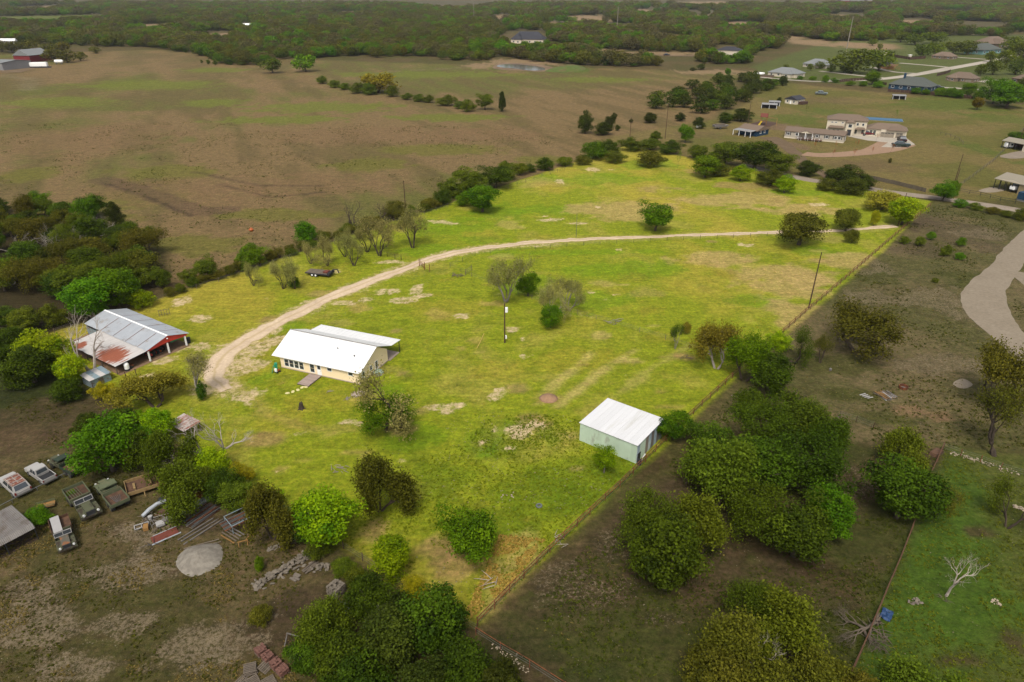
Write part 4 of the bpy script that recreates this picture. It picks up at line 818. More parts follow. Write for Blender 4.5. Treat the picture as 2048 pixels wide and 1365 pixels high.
def window(par, p, d, w, h, panes=1, name='window', nrm=None, fr=.07, m=None, vert=False):
    """window frame with panes; p = bottom middle on the wall, d = unit vector along the wall, outward normal nrm"""
    p = Vector(p); d = Vector(d); nr = Vector(nrm) if nrm else Vector((d.y,-d.x,0)); up = Vector((0,0,1)); b = MB()
    def bar(a0, a1, z0, z1, t):
        v = [p+d*a0+up*z0,p+d*a1+up*z0,p+d*a1+up*z1,p+d*a0+up*z1]; b.add([x+nr*.002 for x in v]+[x+nr*t for x in v],[(4,5,6,7),(0,1,5,4),(1,2,6,5),(2,3,7,6),(3,0,4,7)])
    bar(-w/2,-w/2+fr,0,h,.06); bar(w/2-fr,w/2,0,h,.06); bar(-w/2+fr,w/2-fr,0,fr,.06); bar(-w/2+fr,w/2-fr,h-fr,h,.06)
    f = b.build(name, m or M_trim, par)
    for k in range(panes):
        c = MB(); lo, hi = k/panes, (k+1)/panes; g = .025 if panes > 1 else 0
        z0 = fr+(h-2*fr)*lo+g; z1 = fr+(h-2*fr)*hi-g; a0 = -w/2+fr; a1 = w/2-fr
        if vert: z0, z1 = fr, h-fr; a0 = -w/2+fr+(w-2*fr)*lo+g; a1 = -w/2+fr+(w-2*fr)*hi-g
        c.poly([p+d*a0+up*z0+nr*.015,p+d*a1+up*z0+nr*.015,p+d*a1+up*z1+nr*.015,p+d*a0+up*z1+nr*.015]); c.build('pane', M_glass, f)
    return f
def quadpart(name, m, par, *pts): return MB().poly([Vector(p) for p in pts]).build(name, m, par)

# ------------------------------------------------------------------ white roofed house
a, th, L = frame((563.3,734.9),(720.5,769.6))
hs = thing('ranch_house', 'cream ranch house with bright white metal roof and back porch', 'house', a, th)
Wd = 9.2
w = MB(); w.box(0,L,0,Wd,0,2.48); w.add([(0,0,2.48),(0,Wd,2.48),(0,5.4,4.74),(.15,0,2.48),(.15,Wd,2.48),(.15,5.4,4.74)],[(0,1,2),(5,4,3),(0,3,4,1)]); w.add([(L,0,2.48),(L,Wd,2.48),(L,5.4,4.74),(L-.15,0,2.48),(L-.15,Wd,2.48),(L-.15,5.4,4.74)],[(2,1,0),(3,4,5),(1,4,3,0)])
w.build('wall', M_cream, hs); B(-.05,L+.05,-.05,Wd+.05,-.2,.16).build('foundation', M_slab, hs)
def roof_panels(par, x0, x1, n, ye, ze, yr, zr, m, t=.06):
    for k in range(n):
        xa = x0+(x1-x0)*k/n; xb = x0+(x1-x0)*(k+1)/n
        b = MB().slab([(xa,ye,ze),(xb,ye,ze),(xb,yr,zr),(xa,yr,zr)], t); b.beam((xb,ye,ze+.015),(xb,yr,zr+.015),.04,.03); b.build('roof_panel', m, par)
roof_panels(hs, -1.4, 17.05, 20, -.45, 2.4, 5.4, 4.9, M_white); roof_panels(hs, 17.05, -1.4, 20, 10.0, 2.85, 5.4, 4.9, M_white)
roof_panels(hs, 17.0, -.6, 19, 13.3, 2.5, 10.0, 2.82, M_white)
MB().beam((-1.4,5.4,4.93),(17.05,5.4,4.93),.22,.06).build('ridge_cap', M_ridge, hs)
for x in (10.2, 14.1): MB().lathe([(.07,0),(.07,.45),(.1,.45),(.1,.52)], (x,2.6 if x>12 else 3.4,3.45 if x>12 else 3.78), 8).build('vent_pipe', M_dkmetal, hs)
for k in range(4): window(hs, (1.35+k*1.07,0,.45), (1,0,0), 1.0, 1.55, 2)
window(hs, (6.85,0,.35), (1,0,0), 1.0, 1.75, 2)
for x in (10.5,14.8): window(hs, (x,0,1.35), (1,0,0), 1.0, .75, 1)
dr = B(7.85,8.75,-.05,-.003,.16,2.2).build('door', M_trim, hs); B(8.0,8.6,-.07,-.052,1.3,2.05).build('pane', M_glass, dr); B(8.62,8.68,-.1,-.052,1.0,1.1).build('handle', M_dkmetal, dr)
window(hs, (L,3.6,.95), (0,1,0), .8, .95, 2, nrm=(1,0,0)); window(hs, (L,5.4,.3), (0,1,0), .9, 1.65, 4, nrm=(1,0,0))
dr = B(L+.003,L+.05,.75,1.6,.16,1.95).build('door', M_trim, hs); B(L+.052,L+.07,.9,1.45,1.1,1.85).build('pane', M_glass, dr); B(L+.052,L+.1,1.48,1.54,.95,1.05).build('handle', M_dkmetal, dr)
B(.3,16.9,Wd+.06,12.7,-.1,.14).build('porch_slab', M_slab, hs)
for x in (.2,4.4,8.6,12.8,16.75): B(x-.06,x+.06,13.0,13.12,.0,2.44).build('porch_post', M_dkmetal, hs)
for k in range(14):
    y = -.4-k*.262; B(6.45+k*.005,8.85+random.uniform(-.05,.05),y-.24,y,.22,.27).build('deck_plank', M_deck, hs)
B(6.5,8.8,-4.0,-.3,.02,.2).build('deck_frame', M_greywood, hs)
def rocks(name, label, cat, pts, m, group=None):
    out = []
    for (u,v,s,z) in pts: out.append(rock(name, label, cat, G(u,v), s, m, group, z))
    return out
RK = []
for s in range(5):
    rg = random.Random(900+s); bm = bmesh.new(); bmesh.ops.create_icosphere(bm, subdivisions=1, radius=.5)
    for v in bm.verts: v.co = Vector((v.co.x*rg.uniform(.7,1.25), v.co.y*rg.uniform(.7,1.2), v.co.z*rg.uniform(.5,.95)))
    me_ = bpy.data.meshes.new('rock'); bm.to_mesh(me_); bm.free(); me_.materials.append(M_rock); RK.append(me_)
g = 'pale stepping stones before the deck'
for (u,v) in [(575,787),(586,784),(596,780.5),(604.5,775.5),(612,774.5)]:
    p = G(u,v); b = MB(); b.lathe([(.42,-.05),(.42,.06),(.36,.09)], n=7); o = b.build('stepping_stone', mat('pale_flagstone', K(226,214,150), .9, 0, .1) if 'pale_flagstone' not in bpy.data.materials else bpy.data.materials['pale_flagstone']); o.location = p; o.rotation_euler = (0,0,u); o.scale = (1,.7,1); tag(o, 'pale yellow stepping stone leading to the wooden deck', 'stone', g)
# stump, kettle grill, toys, pad, pipes
p = G(603,818); t = thing('tree_stump', 'dark weathered tree stump on the lawn before the house', 'stump', p)
b = MB(); b.tube([(0,0,-.2),(0,.02,.5),(.05,.0,1.1)], [.5,.36,.3], 9); b.tube([(.1,0,1.0),(.16,.02,1.45)], [.18,.05], 6); b.build('trunk', bark_dark, t)
for k in range(5): MB().tube([(.3*math.cos(k*1.3),.3*math.sin(k*1.3),.15),(.8*math.cos(k*1.3),.8*math.sin(k*1.3),-.05)], [.14,.04], 5).build('root', bark_dark, t)
t = thing('playhouse_slide', 'green plastic toddler slide beside the house corner', 'toy', G(549.5,745), .3)
MB().prism([(-.5,0),(-.4,0),(0,1.2),(.5,1.2),(.5,1.3),(-.05,1.3)], -.25, .25).build('slide', M_teal, t); B(.2,.6,-.3,.3,0,1.25).build('ladder', M_teal, t); B(.15,.65,-.33,.33,1.3,1.75).build('side_rail', M_teal, t)
t = thing('ride_on_toy', 'small orange and white ride on toy by the green slide', 'toy', G(556,745), 1.0)
B(-.45,.35,-.22,.22,.25,.6,.05).build('body', M_orange, t); B(-.5,-.2,-.25,.25,.3,.9,.05).build('seat_back', M_trim, t)
for x in (-.3,.25):
    for y in (-.26,.26): MB().cyl((x,y,.18),(0,1,0),.18,.1,10).build('wheel', M_black, t)
t = thing('stone_pad', 'square stone ringed pad on the lawn near the house corner', 'pad', G(716,789), .5)
MB().box(-1.0,1.0,-.7,.7,-.05,.06).build('slab', M_slab, t)
for k in range(10): inst('edge_stone', RK[k%5], t, (1.05*math.cos(k*.628),.8*math.sin(k*.628),.1), (0,0,k), (.45,.4,.35))
t = thing('well_cover', 'pale green tank cover beside the house gable door', 'tank', G(757,748), .4)
MB().lathe([(.9,0),(.9,.45),(.7,.6),(.2,.66)], n=14).build('lid', mat('pale_green_plastic', K(160,180,160), .5), t); MB().lathe([(.96,-.1),(.96,.12)], n=14).build('rim', M_slab, t)
for (u,v,r) in [(660,783,.4),(693,799,.9),(697,797,1.4)]:
    t = thing('brush_heap', 'small heap of dead sticks on the lawn before the house', 'branches', G(u,v), r, 'stick heaps on the lawn')
    for k in range(7): MB().tube([(random.uniform(-.7,.7),random.uniform(-.4,.4),.04),(random.uniform(-.7,.7),random.uniform(-.4,.4),.16)], [.05,.025], 4).build('stick', bark_grey, t)
t = tag(MB().tube([G(954,697)+Vector((0,0,.06)),G(961,684)+Vector((0,0,.1)),G(968,668)+Vector((0,0,.06))], .06, 6).build('fallen_pipe', mat('yellow_pipe', K(206,176,90), .5)), 'thin yellow pipe lying on the mown grass behind the house', 'pipe')

# ------------------------------------------------------------------ barn
a, th, L = frame((301.2,722.5),(373.8,691.4)); th_b = th
bn = thing('barn', 'open tin roofed barn with red gable and rusty lean-to', 'barn', a, th)
Yb = 20.8
def slope(par, x0, z0, x1, z1, ya, yb, n, m, up=.0):
    for k in range(n):
        y0 = ya+(yb-ya)*k/n; y1 = ya+(yb-ya)*(k+1)/n+.05; j = random.uniform(-.05,.05)
        b = corr((x0,y0,z0+up+.004*(k%2)),(x0,y1,z0+up+.004*(k%2)),(x1+j,y0,z1+up+.004*(k%2)),5,.022,(0,0,1)); b.build('roof_sheet', m, par)
slope(bn, 4.0,3.56,8.25,2.32,-.3,Yb,22,M_galv); slope(bn, 4.0,3.56,-.35,2.3,-.3,Yb,22,M_galv); slope(bn, -.2,2.2,-6.25,1.72,-.1,15.6,17,M_rustroof)
for y in (2.6,6.6,10.7,15.0):
    MB().beam((3.6,y,3.50),(-.3,y+.05,2.36),.10,.02).build('rust_seam', M_rust, bn); MB().beam((4.4,y+.4,3.49),(8.1,y+.4,2.40),.05,.02).build('rust_seam', M_rust, bn)
MB().beam((4.0,-.3,3.6),(4.0,Yb,3.6),.3,.05).build('ridge_cap', M_trim, bn)
b = MB(); pr = [(-.15,1.98),(3.8,2.25),(7.7,1.98),(7.95,2.26),(4.0,3.46),(-.2,2.2)]; b.add([(x,-.12,z) for x,z in pr]+[(x,-.02,z) for x,z in pr],[(0,1,4,5),(1,2,3,4),(11,10,7,6),(10,9,8,7),(0,6,7,1),(1,7,8,2)]); b.build('gable_board', M_red, bn)
MB().lathe([(.12,0),(.16,.1),(.02,.2)], (3.9,-.22,2.95), 8).build('lamp', M_trim, bn)
for x in (0,3.8,7.38): B(x-.12,x+.12,-.12,.12,0,2.1).build('post', M_trim, bn)
for y in range(4,21,4):
    for x in (0,7.6): B(x-.09,x+.09,y-.09,y+.09,0,2.2).build('post', M_greywood, bn)
for y in (.3,5,10,15): B(-6.05,-5.9,y-.07,y+.07,0,1.7).build('post', M_greywood, bn)
for x,z in ((-.1,2.15),(7.7,2.2),(-5.97,1.62)): MB().beam((x,0,z),(x,15.2 if x<-1 else Yb-.2,z),.1,.2).build('eave_beam', M_greywood, bn)
B(-6,7.9,-.6,Yb,-.1,.03).build('dirt_floor', M_soil, bn)
for k in range(12): corr((7.75,8+k*1.06,0),(7.75,8+(k+1)*1.06,0),(7.75,8+k*1.06,2.1),4,.02).build('wall_sheet', M_tin, bn)
for k in range(5): corr((-.22,15.7+k,0.05),(-.22,16.7+k,.05),(-.22,15.7+k,1.75),4,.02).build('wall_sheet', M_tin, bn)
for k in range(8): corr((-.1+k,Yb-.1,0),(.9+k,Yb-.1,0),(-.1+k,Yb-.1,2.2),4,.02).build('wall_sheet', M_tin, bn)
for k in range(3): MB().beam((4.6+.1*k,3,.5+.45*k),(7.5,3.1,.4+.5*k),.08,.1).build('stall_rail', M_red, bn)
def local(par, x, y): 
    r = Matrix.Rotation(par.rotation_euler.z,3,'Z') @ Vector((x*par.scale[0],y*par.scale[1],0)); return par.location+r
t = thing('rolled_tarp', 'rolled green tarp hanging under the red barn gable', 'tarp', local(bn,5.8,.25), th); MB().tube([(-1.2,0,1.85),(-.4,.05,1.9),(.5,-.03,1.98),(1.2,0,2.02)], [.16,.2,.18,.13], 8).build('roll', M_teal, t)
for x in (-.8,.8): MB().beam((x,0,2.0),(x,0,2.3),.05).build('strap', M_dkmetal, t)
def tractor(label, p, rz, m, sc=1):
    t = thing('tractor', label, 'tractor', p, rz, sc=sc)
    B(0,1.5,-.3,.3,.6,1.15,.08).build('hood', m, t); B(-.6,0,-.35,.35,.5,.8).build('frame', M_dkmetal, t); B(-.55,-.15,-.22,.22,.85,1.25,.05).build('seat', M_black, t)
    MB().beam((.15,0,1.1),(-.1,0,1.45),.06).build('steering_column', M_dkmetal, t)
    for x,y,r,w in ((-.4,.6,.62,.34),(-.4,-.6,.62,.34),(1.2,.45,.38,.2),(1.2,-.45,.38,.2)):
        q = MB().cyl((x,y,r),(0,1,0),r,w,16).build('wheel', M_rubber, t); MB().cyl((x,y,r),(0,1,0),r*.5,w+.04,12).build('rim', m, q)
    return t
tractor('small red tractor parked under the barn gable', local(bn,1.5,1.6), th+1.9, M_red, .9); tractor('orange garden tractor parked beside the middle barn post', local(bn,3.2,1.9), th+2.2, M_orange, .7)
t = thing('drum', 'dark blue drum standing inside the barn', 'drum', local(bn,2.5,1.5)); MB().lathe([(.3,0),(.3,.42),(.32,.45),(.3,.48),(.3,.9)], n=14).build('shell', mat('blue_drum', K(50,64,84), .5), t)
t = thing('trash_can', 'black trash can outside the right barn post', 'bin', G(378,686)); MB().lathe([(.36,0),(.42,1.0)], n=12).build('body', M_black, t); MB().lathe([(.46,1.0),(.46,1.08),(.3,1.15)], n=12).build('lid', M_black, t)
t = thing('water_tank', 'white upright tank with dark foot at the lean-to corner', 'tank', G(255.5,741)); MB().lathe([(.42,.35),(.45,1.2),(.3,1.5),(.1,1.58)], n=14).build('tank', M_trim, t); MB().lathe([(.5,0),(.5,.36)], n=14).build('base', M_dkmetal, t)
t = thing('hand_cart', 'rusty two wheeled cart beside the white tank', 'cart', G(262,736), .8)
B(-.6,.5,-.35,.35,.4,.6).build('tray', M_rust, t); MB().beam((.5,.3,.5),(1.2,.3,.9),.05).build('handle', M_dkmetal, t); MB().beam((.5,-.3,.5),(1.2,-.3,.9),.05).build('handle', M_dkmetal, t)
for y in (-.42,.42): MB().cyl((0,y,.3),(0,1,0),.3,.1,12).build('wheel', M_rubber, t)
for (u,v,n) in [(252.5,757,'left'),(273,751,'right')]:
    t = thing('fence_post', 'dark post of the little pen below the barn lean-to', 'post', G(u,v), 0, 'pen posts below the lean-to'); MB().tube([(0,0,-.2),(.03,0,1.3)], [.08,.06], 7).build('post', M_post, t)
t = thing('chicken_coop', 'small tin coop with rusty roof under the bright trees', 'coop', G(196,764), th, sc=1.0)
B(-1.7,1.7,-1.4,1.4,0,1.45).build('wall', M_tin, t)
for k in range(4): corr((-1.9+k*.95,-1.6,1.5),(-.93+k*.95,-1.6,1.5),(-1.9+k*.95,1.6,1.8),4,.03,(0,0,1)).build('roof_sheet', M_tin if k%2 else M_rustroof, t)
B(-.4,.4,-1.46,-1.402,0,1.2).build('door', M_greywood, t)
t = thing('lean_to_shelter', 'small rusty tin roof shelter on posts among green brush', 'shelter', Vector((-50.1,87.2,0)), R(-32))
for k in range(5): corr((-2.1+k*.84,-1.5,1.55),(-1.24+k*.84,-1.5,1.55),(-2.1+k*.84,1.5,1.75),4,.03,(0,0,1)).build('roof_sheet', [M_galvd,M_rust,M_galv,M_rust,M_galvd][k] if False else (mat('rust_mottled_sheet', K(196,184,176), .6, 0, .15, .8, K(150,88,60), .48, .9, stretch=(2,.5,1)) if 'rust_mottled_sheet' not in bpy.data.materials else bpy.data.materials['rust_mottled_sheet']), t)
for x in (-1.9,1.9):
    for y in (-1.3,1.3): B(x-.06,x+.06,y-.06,y+.06,0,1.6).build('post', M_greywood, t)
t = thing('garden_trellis', 'pale wooden trellis behind the barn', 'trellis', G(330,632), .5)
for k in range(5): B(-1+k*.5-.04,-1+k*.5+.04,-.04,.04,0,1.5).build('slat', M_greywood, t)
for z in (.4,1.3): B(-1.1,1.1,-.055,-.041,z,z+.08).build('rail', M_greywood, t)

# ------------------------------------------------------------------ green metal shed
a, th, L = frame((1158.7,880.7),(1271.4,927.4)); sh = thing('metal_shed', 'pale green metal shed with flat white roof beside pipe fence', 'shed', a, th)
D = 8.1
for k in range(10): corr((k*.95,0,-.1),((k+1)*.95,0,-.1),(k*.95,0,3.12),5,.03,(0,-1,0)).build('wall_panel', M_green, sh)
side = [M_slate,M_dkmetal,M_green,M_brownp,M_slate,M_galvd,M_slate,M_galvd,M_slate,M_slate]
for k in range(9): corr((L,k*.9,-.1),(L,(k+1)*.9,-.1),(L,k*.9,3.1),5,.03,(1,0,0)).build('wall_panel', side[k] if k!=1 else M_green, sh)
for k in range(9): corr((0,k*.9,-.1),(0,(k+1)*.9,-.1),(0,k*.9,3.1),4,.03,(-1,0,0)).build('wall_panel', M_green, sh)
for k in range(10): corr((k*.95,D,-.1),((k+1)*.95,D,-.1),(k*.95,D,3.2),4,.03,(0,1,0)).build('wall_panel', M_green, sh)
M_shroof = mat('pale_shed_roof', (.48,.475,.47), .55, 0, .06, .5, (.40,.39,.36), .6, .5, stretch=(1.6,.2,1))
for k in range(12):
    x0 = -.12+k*(L+.24)/12; x1 = -.12+(k+1)*(L+.24)/12
    b = MB().slab([(x0,-.15,3.2),(x1,-.15,3.2),(x1,D+.15,3.34),(x0,D+.15,3.34)],.05); b.beam((x1,-.15,3.215),(x1,D+.15,3.355),.05,.03); b.build('roof_panel', M_shroof, sh)
B(L+.035,L+.09,.25,1.15,-.05,1.5).build('door', M_dkmetal, sh)
t = thing('scrap_board', 'white board leaning against the dark end of the shed', 'board', local(sh,L+.5,.7), th); MB().beam((0,-.6,.15),(.1,.9,1.0),.06,.22).build('board', M_trim, t)
t = thing('steel_drum', 'dark drum by the shed corner next to the pipe fence', 'drum', local(sh,L+.5,.1), th); MB().lathe([(.3,0),(.3,.85)], n=12).build('shell', M_dkmetal, t)
t = tag(MB().beam(local(sh,0,D)+Vector((-.3,.4,.1)), local(sh,.6,D+1.4)+Vector((0,0,.6)), .12).build('steel_beam', M_rust), 'short rusty beam behind the shed back corner', 'beam')
# ant mound, tyre, sticks
mm = bpy.data.materials['rusty_pipe']; M_mound = mat('crumbled_soil', K(158,124,94), .95, 0, .2, 2, bump=.5)
b = MB().lathe([(1.7,-.05),(1.2,.14),(.75,.32),(.5,.5),(.2,.56)], n=16); o = b.build('soil_mound', M_mound, None, True); o.location = G(1097,797); tag(o, 'brown crumbly ant mound on the grass behind the metal shed', 'mound')
t = thing('old_tyre', 'single old tyre lying in the weeds below the shed', 'tyre', G(1078,1013)); b = MB(); b.lathe([(.22,0),(.42,.0),(.46,.1),(.42,.2),(.22,.2),(.24,.1),(.22,0)], n=18); b.f = b.f[:-2]; b.build('tread', mat('grey_tyre', K(110,116,110), .8), t)
def heap(name, label, cat, u, v, n, ln, rad, m, seed, spread=1.0, group=None):
    rg = random.Random(seed); t = thing(name, label, cat, G(u,v), rg.uniform(0,3), group)
    for k in range(n):
        p = Vector((rg.uniform(-1,1)*spread,rg.uniform(-.6,.6)*spread,rg.uniform(.05,.35))); a_ = rg.uniform(0,6.28); d = Vector((math.cos(a_),math.sin(a_),rg.uniform(-.1,.25)))*ln*rg.uniform(.5,1)
        MB().tube([p,p+d*.5+Vector((0,0,.05)),p+d], [rad,rad*.8,rad*.4], 4).build('branch', m, t)
    return t
heap('brush_pile', 'grey brush pile on the grass above the dark cedar', 'branches', 678,940, 14, 1.2, .05, bark_grey, 1); heap('brush_pile', 'brown brush pile on the pipe gate fence line', 'branches', 915,553, 16, 1.8, .07, bark, 2, 1.2); heap('brush_pile', 'grey driftwood heap lying on the cross fence line', 'branches', 1228,646, 12, 1.6, .06, bark_grey, 3, 1.4)
heap('brush_pile', 'scattered dead branches under the curved trunk tree', 'branches', 1375,715, 8, 1.6, .05, bark, 4); heap('brush_pile', 'white stick pile by the pipe fence near the parcel tip', 'branches', 1120,1085, 10, 1.5, .04, bark_pale, 5, 1.2); heap('brush_pile', 'pale poles lying along the straw near the parcel tip', 'branches', 990,1165, 6, 2.2, .05, bark_pale, 6, 1.0)

# ------------------------------------------------------------------ gooseneck trailer
a, th, L = frame((622,549),(668,553)); t = thing('flatbed_trailer', 'black gooseneck flatbed trailer on the grass above the drive', 'trailer', (G(622,549)+G(668,553))/2, th-.05, sc=1.15)
for k in range(8): B(-3.2+k*.62,-2.6+k*.62,-1.1,1.1,.72,.78).build('deck_plank', M_greywood, t)
B(-3.3,2.2,-1.15,-.95,.5,.71).build('side_rail', M_dkmetal, t); B(-3.3,2.2,.95,1.15,.5,.71).build('side_rail', M_dkmetal, t); B(1.75,2.3,-1.1,1.1,.5,1.0).build('front_box', M_dkmetal, t)
MB().tube([(2.2,0,.6),(2.6,0,1.5),(3.6,0,1.7),(3.9,0,.9)], .12, 6).build('gooseneck', M_dkmetal, t)
for x in (-1.6,-.8):
    for y in (-1.2,1.2): q = MB().cyl((x,y,.38),(0,1,0),.38,.24,14).build('wheel', M_rubber, t); MB().cyl((x,y,.38),(0,1,0),.2,.27,10).build('rim', M_trim, q)
B(.6,1.7,-.7,.5,.79,1.15,.05).build('cargo_box', mat('rusty_load', K(120,66,52), .8, 0, .3), t); MB().tube([(1.8,.6,.8),(1.9,.6,.05)], .06, 5).build('jack', M_dkmetal, t)

# ------------------------------------------------------------------ poles and fences
def utility_pole(label, u, v, hpx, lean=0.0, arms=0, name='utility_pole', r=.13, m=None, xf=False, group=None, ins=0):
    p = G(u,v); h = hpx*mpp(u,v)/.88; t = thing(name, label, 'pole', p, .6, group)
    MB().tube([(0,0,-.3),(lean*h*.5,0,h*.5),(lean*h,0,h)], [r*1.15,r,r*.75], 8).build('shaft', m or M_post, t)
    for k in range(arms):
        c = MB().beam((lean*h-1.3,.16,h-.5-k*1.0),(lean*h+1.3,.16,h-.5-k*1.0),.1,.12).build('crossarm', m or M_greywood, t)
        for x in (-1.15,0,1.15): MB().lathe([(.05,0),(.08,.08),(.03,.2)], (lean*h+x,.16,h-.44-k*1.0), 6).build('insulator', M_steel, c)
    for k in range(ins): MB().lathe([(.05,0),(.08,.08),(.03,.2)], (lean*h,.1,h-.1-k*.5), 6).build('insulator', M_steel, t)
    if xf:
        q = MB().lathe([(.26,h-1.9),(.28,h-1.85),(.28,h-1.0),(.2,h-.9)], (.36,-.1,0), 12).build('transformer', M_trim, t); MB().lathe([(.05,0),(.07,.1),(.03,.22)], (.36,-.1,h-.9), 6).build('bushing', M_steel, q)
        B(.1,.36,-.2,.2,.9,1.5).build('meter_box', M_trim, t)
    return t, Vector((lean*h,0,h))
utility_pole('utility pole with white transformer standing behind the house', 1009.5,686,76,xf=True,arms=0,ins=1)
utility_pole('tall brown pole leaning beside the right pipe fence', 1617,617,103,lean=.03)
utility_pole('wooden pole rising beside the vivid road corner tree', 1796,452,58)
utility_pole('wooden pole standing in the field hedge', 811,416,48)
utility_pole('shorter wooden pole at the far corner of the parcel', 1259,285,42,ins=1); utility_pole('tall wooden pole with crossarm by the cedar patch', 1330,278,60,arms=1)
utility_pole('leaning wooden pole behind the blue shed', 1495,251,36,ins=1)
utility_pole('taller of the twin poles by the county road', 1903,385,66,lean=.02); utility_pole('shorter of the twin poles by the county road', 1908,378,36,lean=.02); utility_pole('dark pole in front of the roadside shed roof', 2036,294,40)
utility_pole('thin grey marker pole beside the drive', 1152,476,44,r=.05,m=M_steel)
M_pyl = mat('pale_transmission_pole', K(150,140,126), .7)
for i,(u,v,h) in enumerate([(948,48,34),(1233,72,46),(1692,104,56),(618,14,14)]): utility_pole('tall pale transmission pole rising above the far woods', u,v,h,arms=2,name='transmission_pole',r=.45,m=M_pyl,group='transmission poles in the far woods')
def fence(name, label, uv, posts=3.0, h=1.25, rails=(1.15,), rad=.045, prad=.05, m=None, pm=None, wire=(), jit=.05, boards=None):
    """posts and rails along survey points; every post and rail a part"""
    P = PG(*uv); t = thing(name, label, 'fence', P[0]); o = P[0]; rg = random.Random(int(uv[0][0])); last = None
    pmsh = MB().tube([(0,0,-.15),(0,0,h)], prad, 6).mesh('post', pm or m)
    for a_, b_ in zip(P[:-1], P[1:]):
        ln = (b_-a_).length; n = max(1, round(ln/posts))
        for k in range(n+1):
            if k == 0 and a_ is not P[0]: continue
            q = a_.lerp(b_,k/n); q.z = float(zt(q.x,q.y)); inst('post', pmsh, t, (q-o)+Vector((rg.uniform(-jit,jit),rg.uniform(-jit,jit),0)), (rg.uniform(-.04,.04),rg.uniform(-.04,.04),0), (1,1,rg.uniform(.94,1.06)))
        for z in rails: MB().tube([a_-o+Vector((0,0,z)), a_.lerp(b_,.5)-o+Vector((rg.uniform(-.05,.05),0,z+.01)), b_-o+Vector((0,0,z))], rad, 6).build('rail', m, t)
        for z in wire: MB().tube([a_-o+Vector((0,0,z)), b_-o+Vector((0,0,z))], .012, 3).build('wire', M_steel, t)
        if boards:
            nb = max(2,int(ln/boards)); d = (b_-a_)/nb; bh = h
            for k in range(nb):
                c = a_-o+d*k; e = c+d*.94; w_ = Vector((-d.y,d.x,0)).normalized()*.04; z0 = Vector((0,0,.05)); z1 = Vector((0,0,bh*rg.uniform(.96,1.02)))
                MB().add([c+z0,e+z0,e+z1,c+z1,c+z0+w_,e+z0+w_,e+z1+w_,c+z1+w_],[(0,1,2,3),(7,6,5,4),(3,2,6,7),(0,3,7,4),(1,5,6,2)]).build('board', m, t)
    return t
fence('pipe_fence', 'long rusty pipe fence along the right side of the parcel', [(955,1252),(1020,1185),(1100,1105),(1180,1030),(1240,975),(1290,925),(1370,845),(1450,770),(1530,700),(1610,628),(1690,560),(1770,490),(1860,413)], 3.0, 1.3, (1.25,.7), .06, .06, M_rust, wire=(.35,.95))
fence('pipe_fence', 'rusty pipe fence crossing the thicket to the green pasture', [(1884,900),(1850,975),(1830,1040),(1800,1120),(1770,1190),(1745,1250),(1720,1310),(1695,1365),(1670,1430)], 3.2, 1.3, (1.25,.65), .06, .06, mat('dull_rust_pipe', K(104,74,54), .9, 0, .25, 2), wire=(.35,))
fence('wire_fence', 'wire fence on wooden posts beside the salvage yard trees', [(45,690),(250,820),(450,945),(650,1075),(850,1203),(953,1265)], 3.5, 1.3, (), .03, .06, M_post, wire=(.4,.8,1.15))
fence('wire_fence', 'wire fence with thin posts along the gravel drive', [(944,555),(900,535),(950,512),(1010,503),(1100,497),(1200,490),(1300,484),(1400,479),(1500,475),(1600,470)], 4.5, 1.15, (), .03, .04, M_dkmetal, wire=(.4,.75,1.1))
fence('wire_fence', 'sagging cross fence running through the middle pasture', [(944,555),(1010,580),(1120,620),(1230,650),(1330,680),(1430,715)], 4.5, 1.1, (), .03, .045, M_greywood, wire=(.4,.75,1.05))
fence('wire_fence', 'short wire fence between the drive gate and the orchard', [(760,510),(790,518),(803,521)], 3, 1.3, (), .03, .06, M_post, wire=(.4,.8,1.2))
fence('wire_fence', 'field edge fence hidden along the brown field', [(110,668),(300,608),(480,552),(640,498),(800,445),(960,395),(1100,350),(1245,300)], 5, 1.2, (), .03, .05, M_greywood, wire=(.4,.8,1.1))
fence('wire_fence', 'stone lined wire fence above the green pasture', [(1884,900),(1920,912),(1960,925),(2000,940),(2060,958)], 2.6, 1.2, (), .03, .05, M_rust, wire=(.4,.8,1.1))
fence('wire_fence', 'broken wire fence behind the boards on the scrub', [(1640,890),(1680,835),(1712,845),(1745,858)], 3, 1.2, (), .03, .05, M_post, wire=(.4,.8,1.1))
fence('wire_fence', 'low wire fence below the tip of the parcel', [(953,1270),(1000,1300),(1060,1335),(1130,1380)], 3, 1.2, (1.1,), .04, .05, M_rust, wire=(.4,.75))
t = thing('farm_gate', 'open tubular farm gate beside the gravel drive', 'gate', G(841,530), math.atan2(*(G(849,540)-G(841,530)).yx))
for z in (.25,.55,.85,1.15): MB().tube([(0,0,z),(3.4,0,z)], .03, 6).build('rail', M_rust, t)
for x in (.05,1.7,3.35): MB().tube([(x,0,.2),(x,0,1.2)], .03, 6).build('upright', M_rust, t)
for i,(u,v) in enumerate([(839,533),(849.5,540),(859.5,544)]):
    q = thing('gate_post', 'tall steel corner post beside the drive gate', 'post', G(u,v), 0, 'drive gate posts'); MB().tube([(0,0,-.2),(0,0,2.0)], .08, 8).build('post', M_rust, q)
t = thing('farm_gate', 'grey gate panel leaning near the brown brush pile', 'gate', G(931,551), math.atan2(*(G(946,541)-G(931,551)).yx))
for z in (.5,.9,1.3): MB().tube([(0,0,z),(3.2,0,z)], .05, 6).build('rail', M_greywood, t)
for x in (.05,3.1): MB().tube([(x,0,0),(x,0,1.6)], .06, 6).build('post', M_greywood, t)
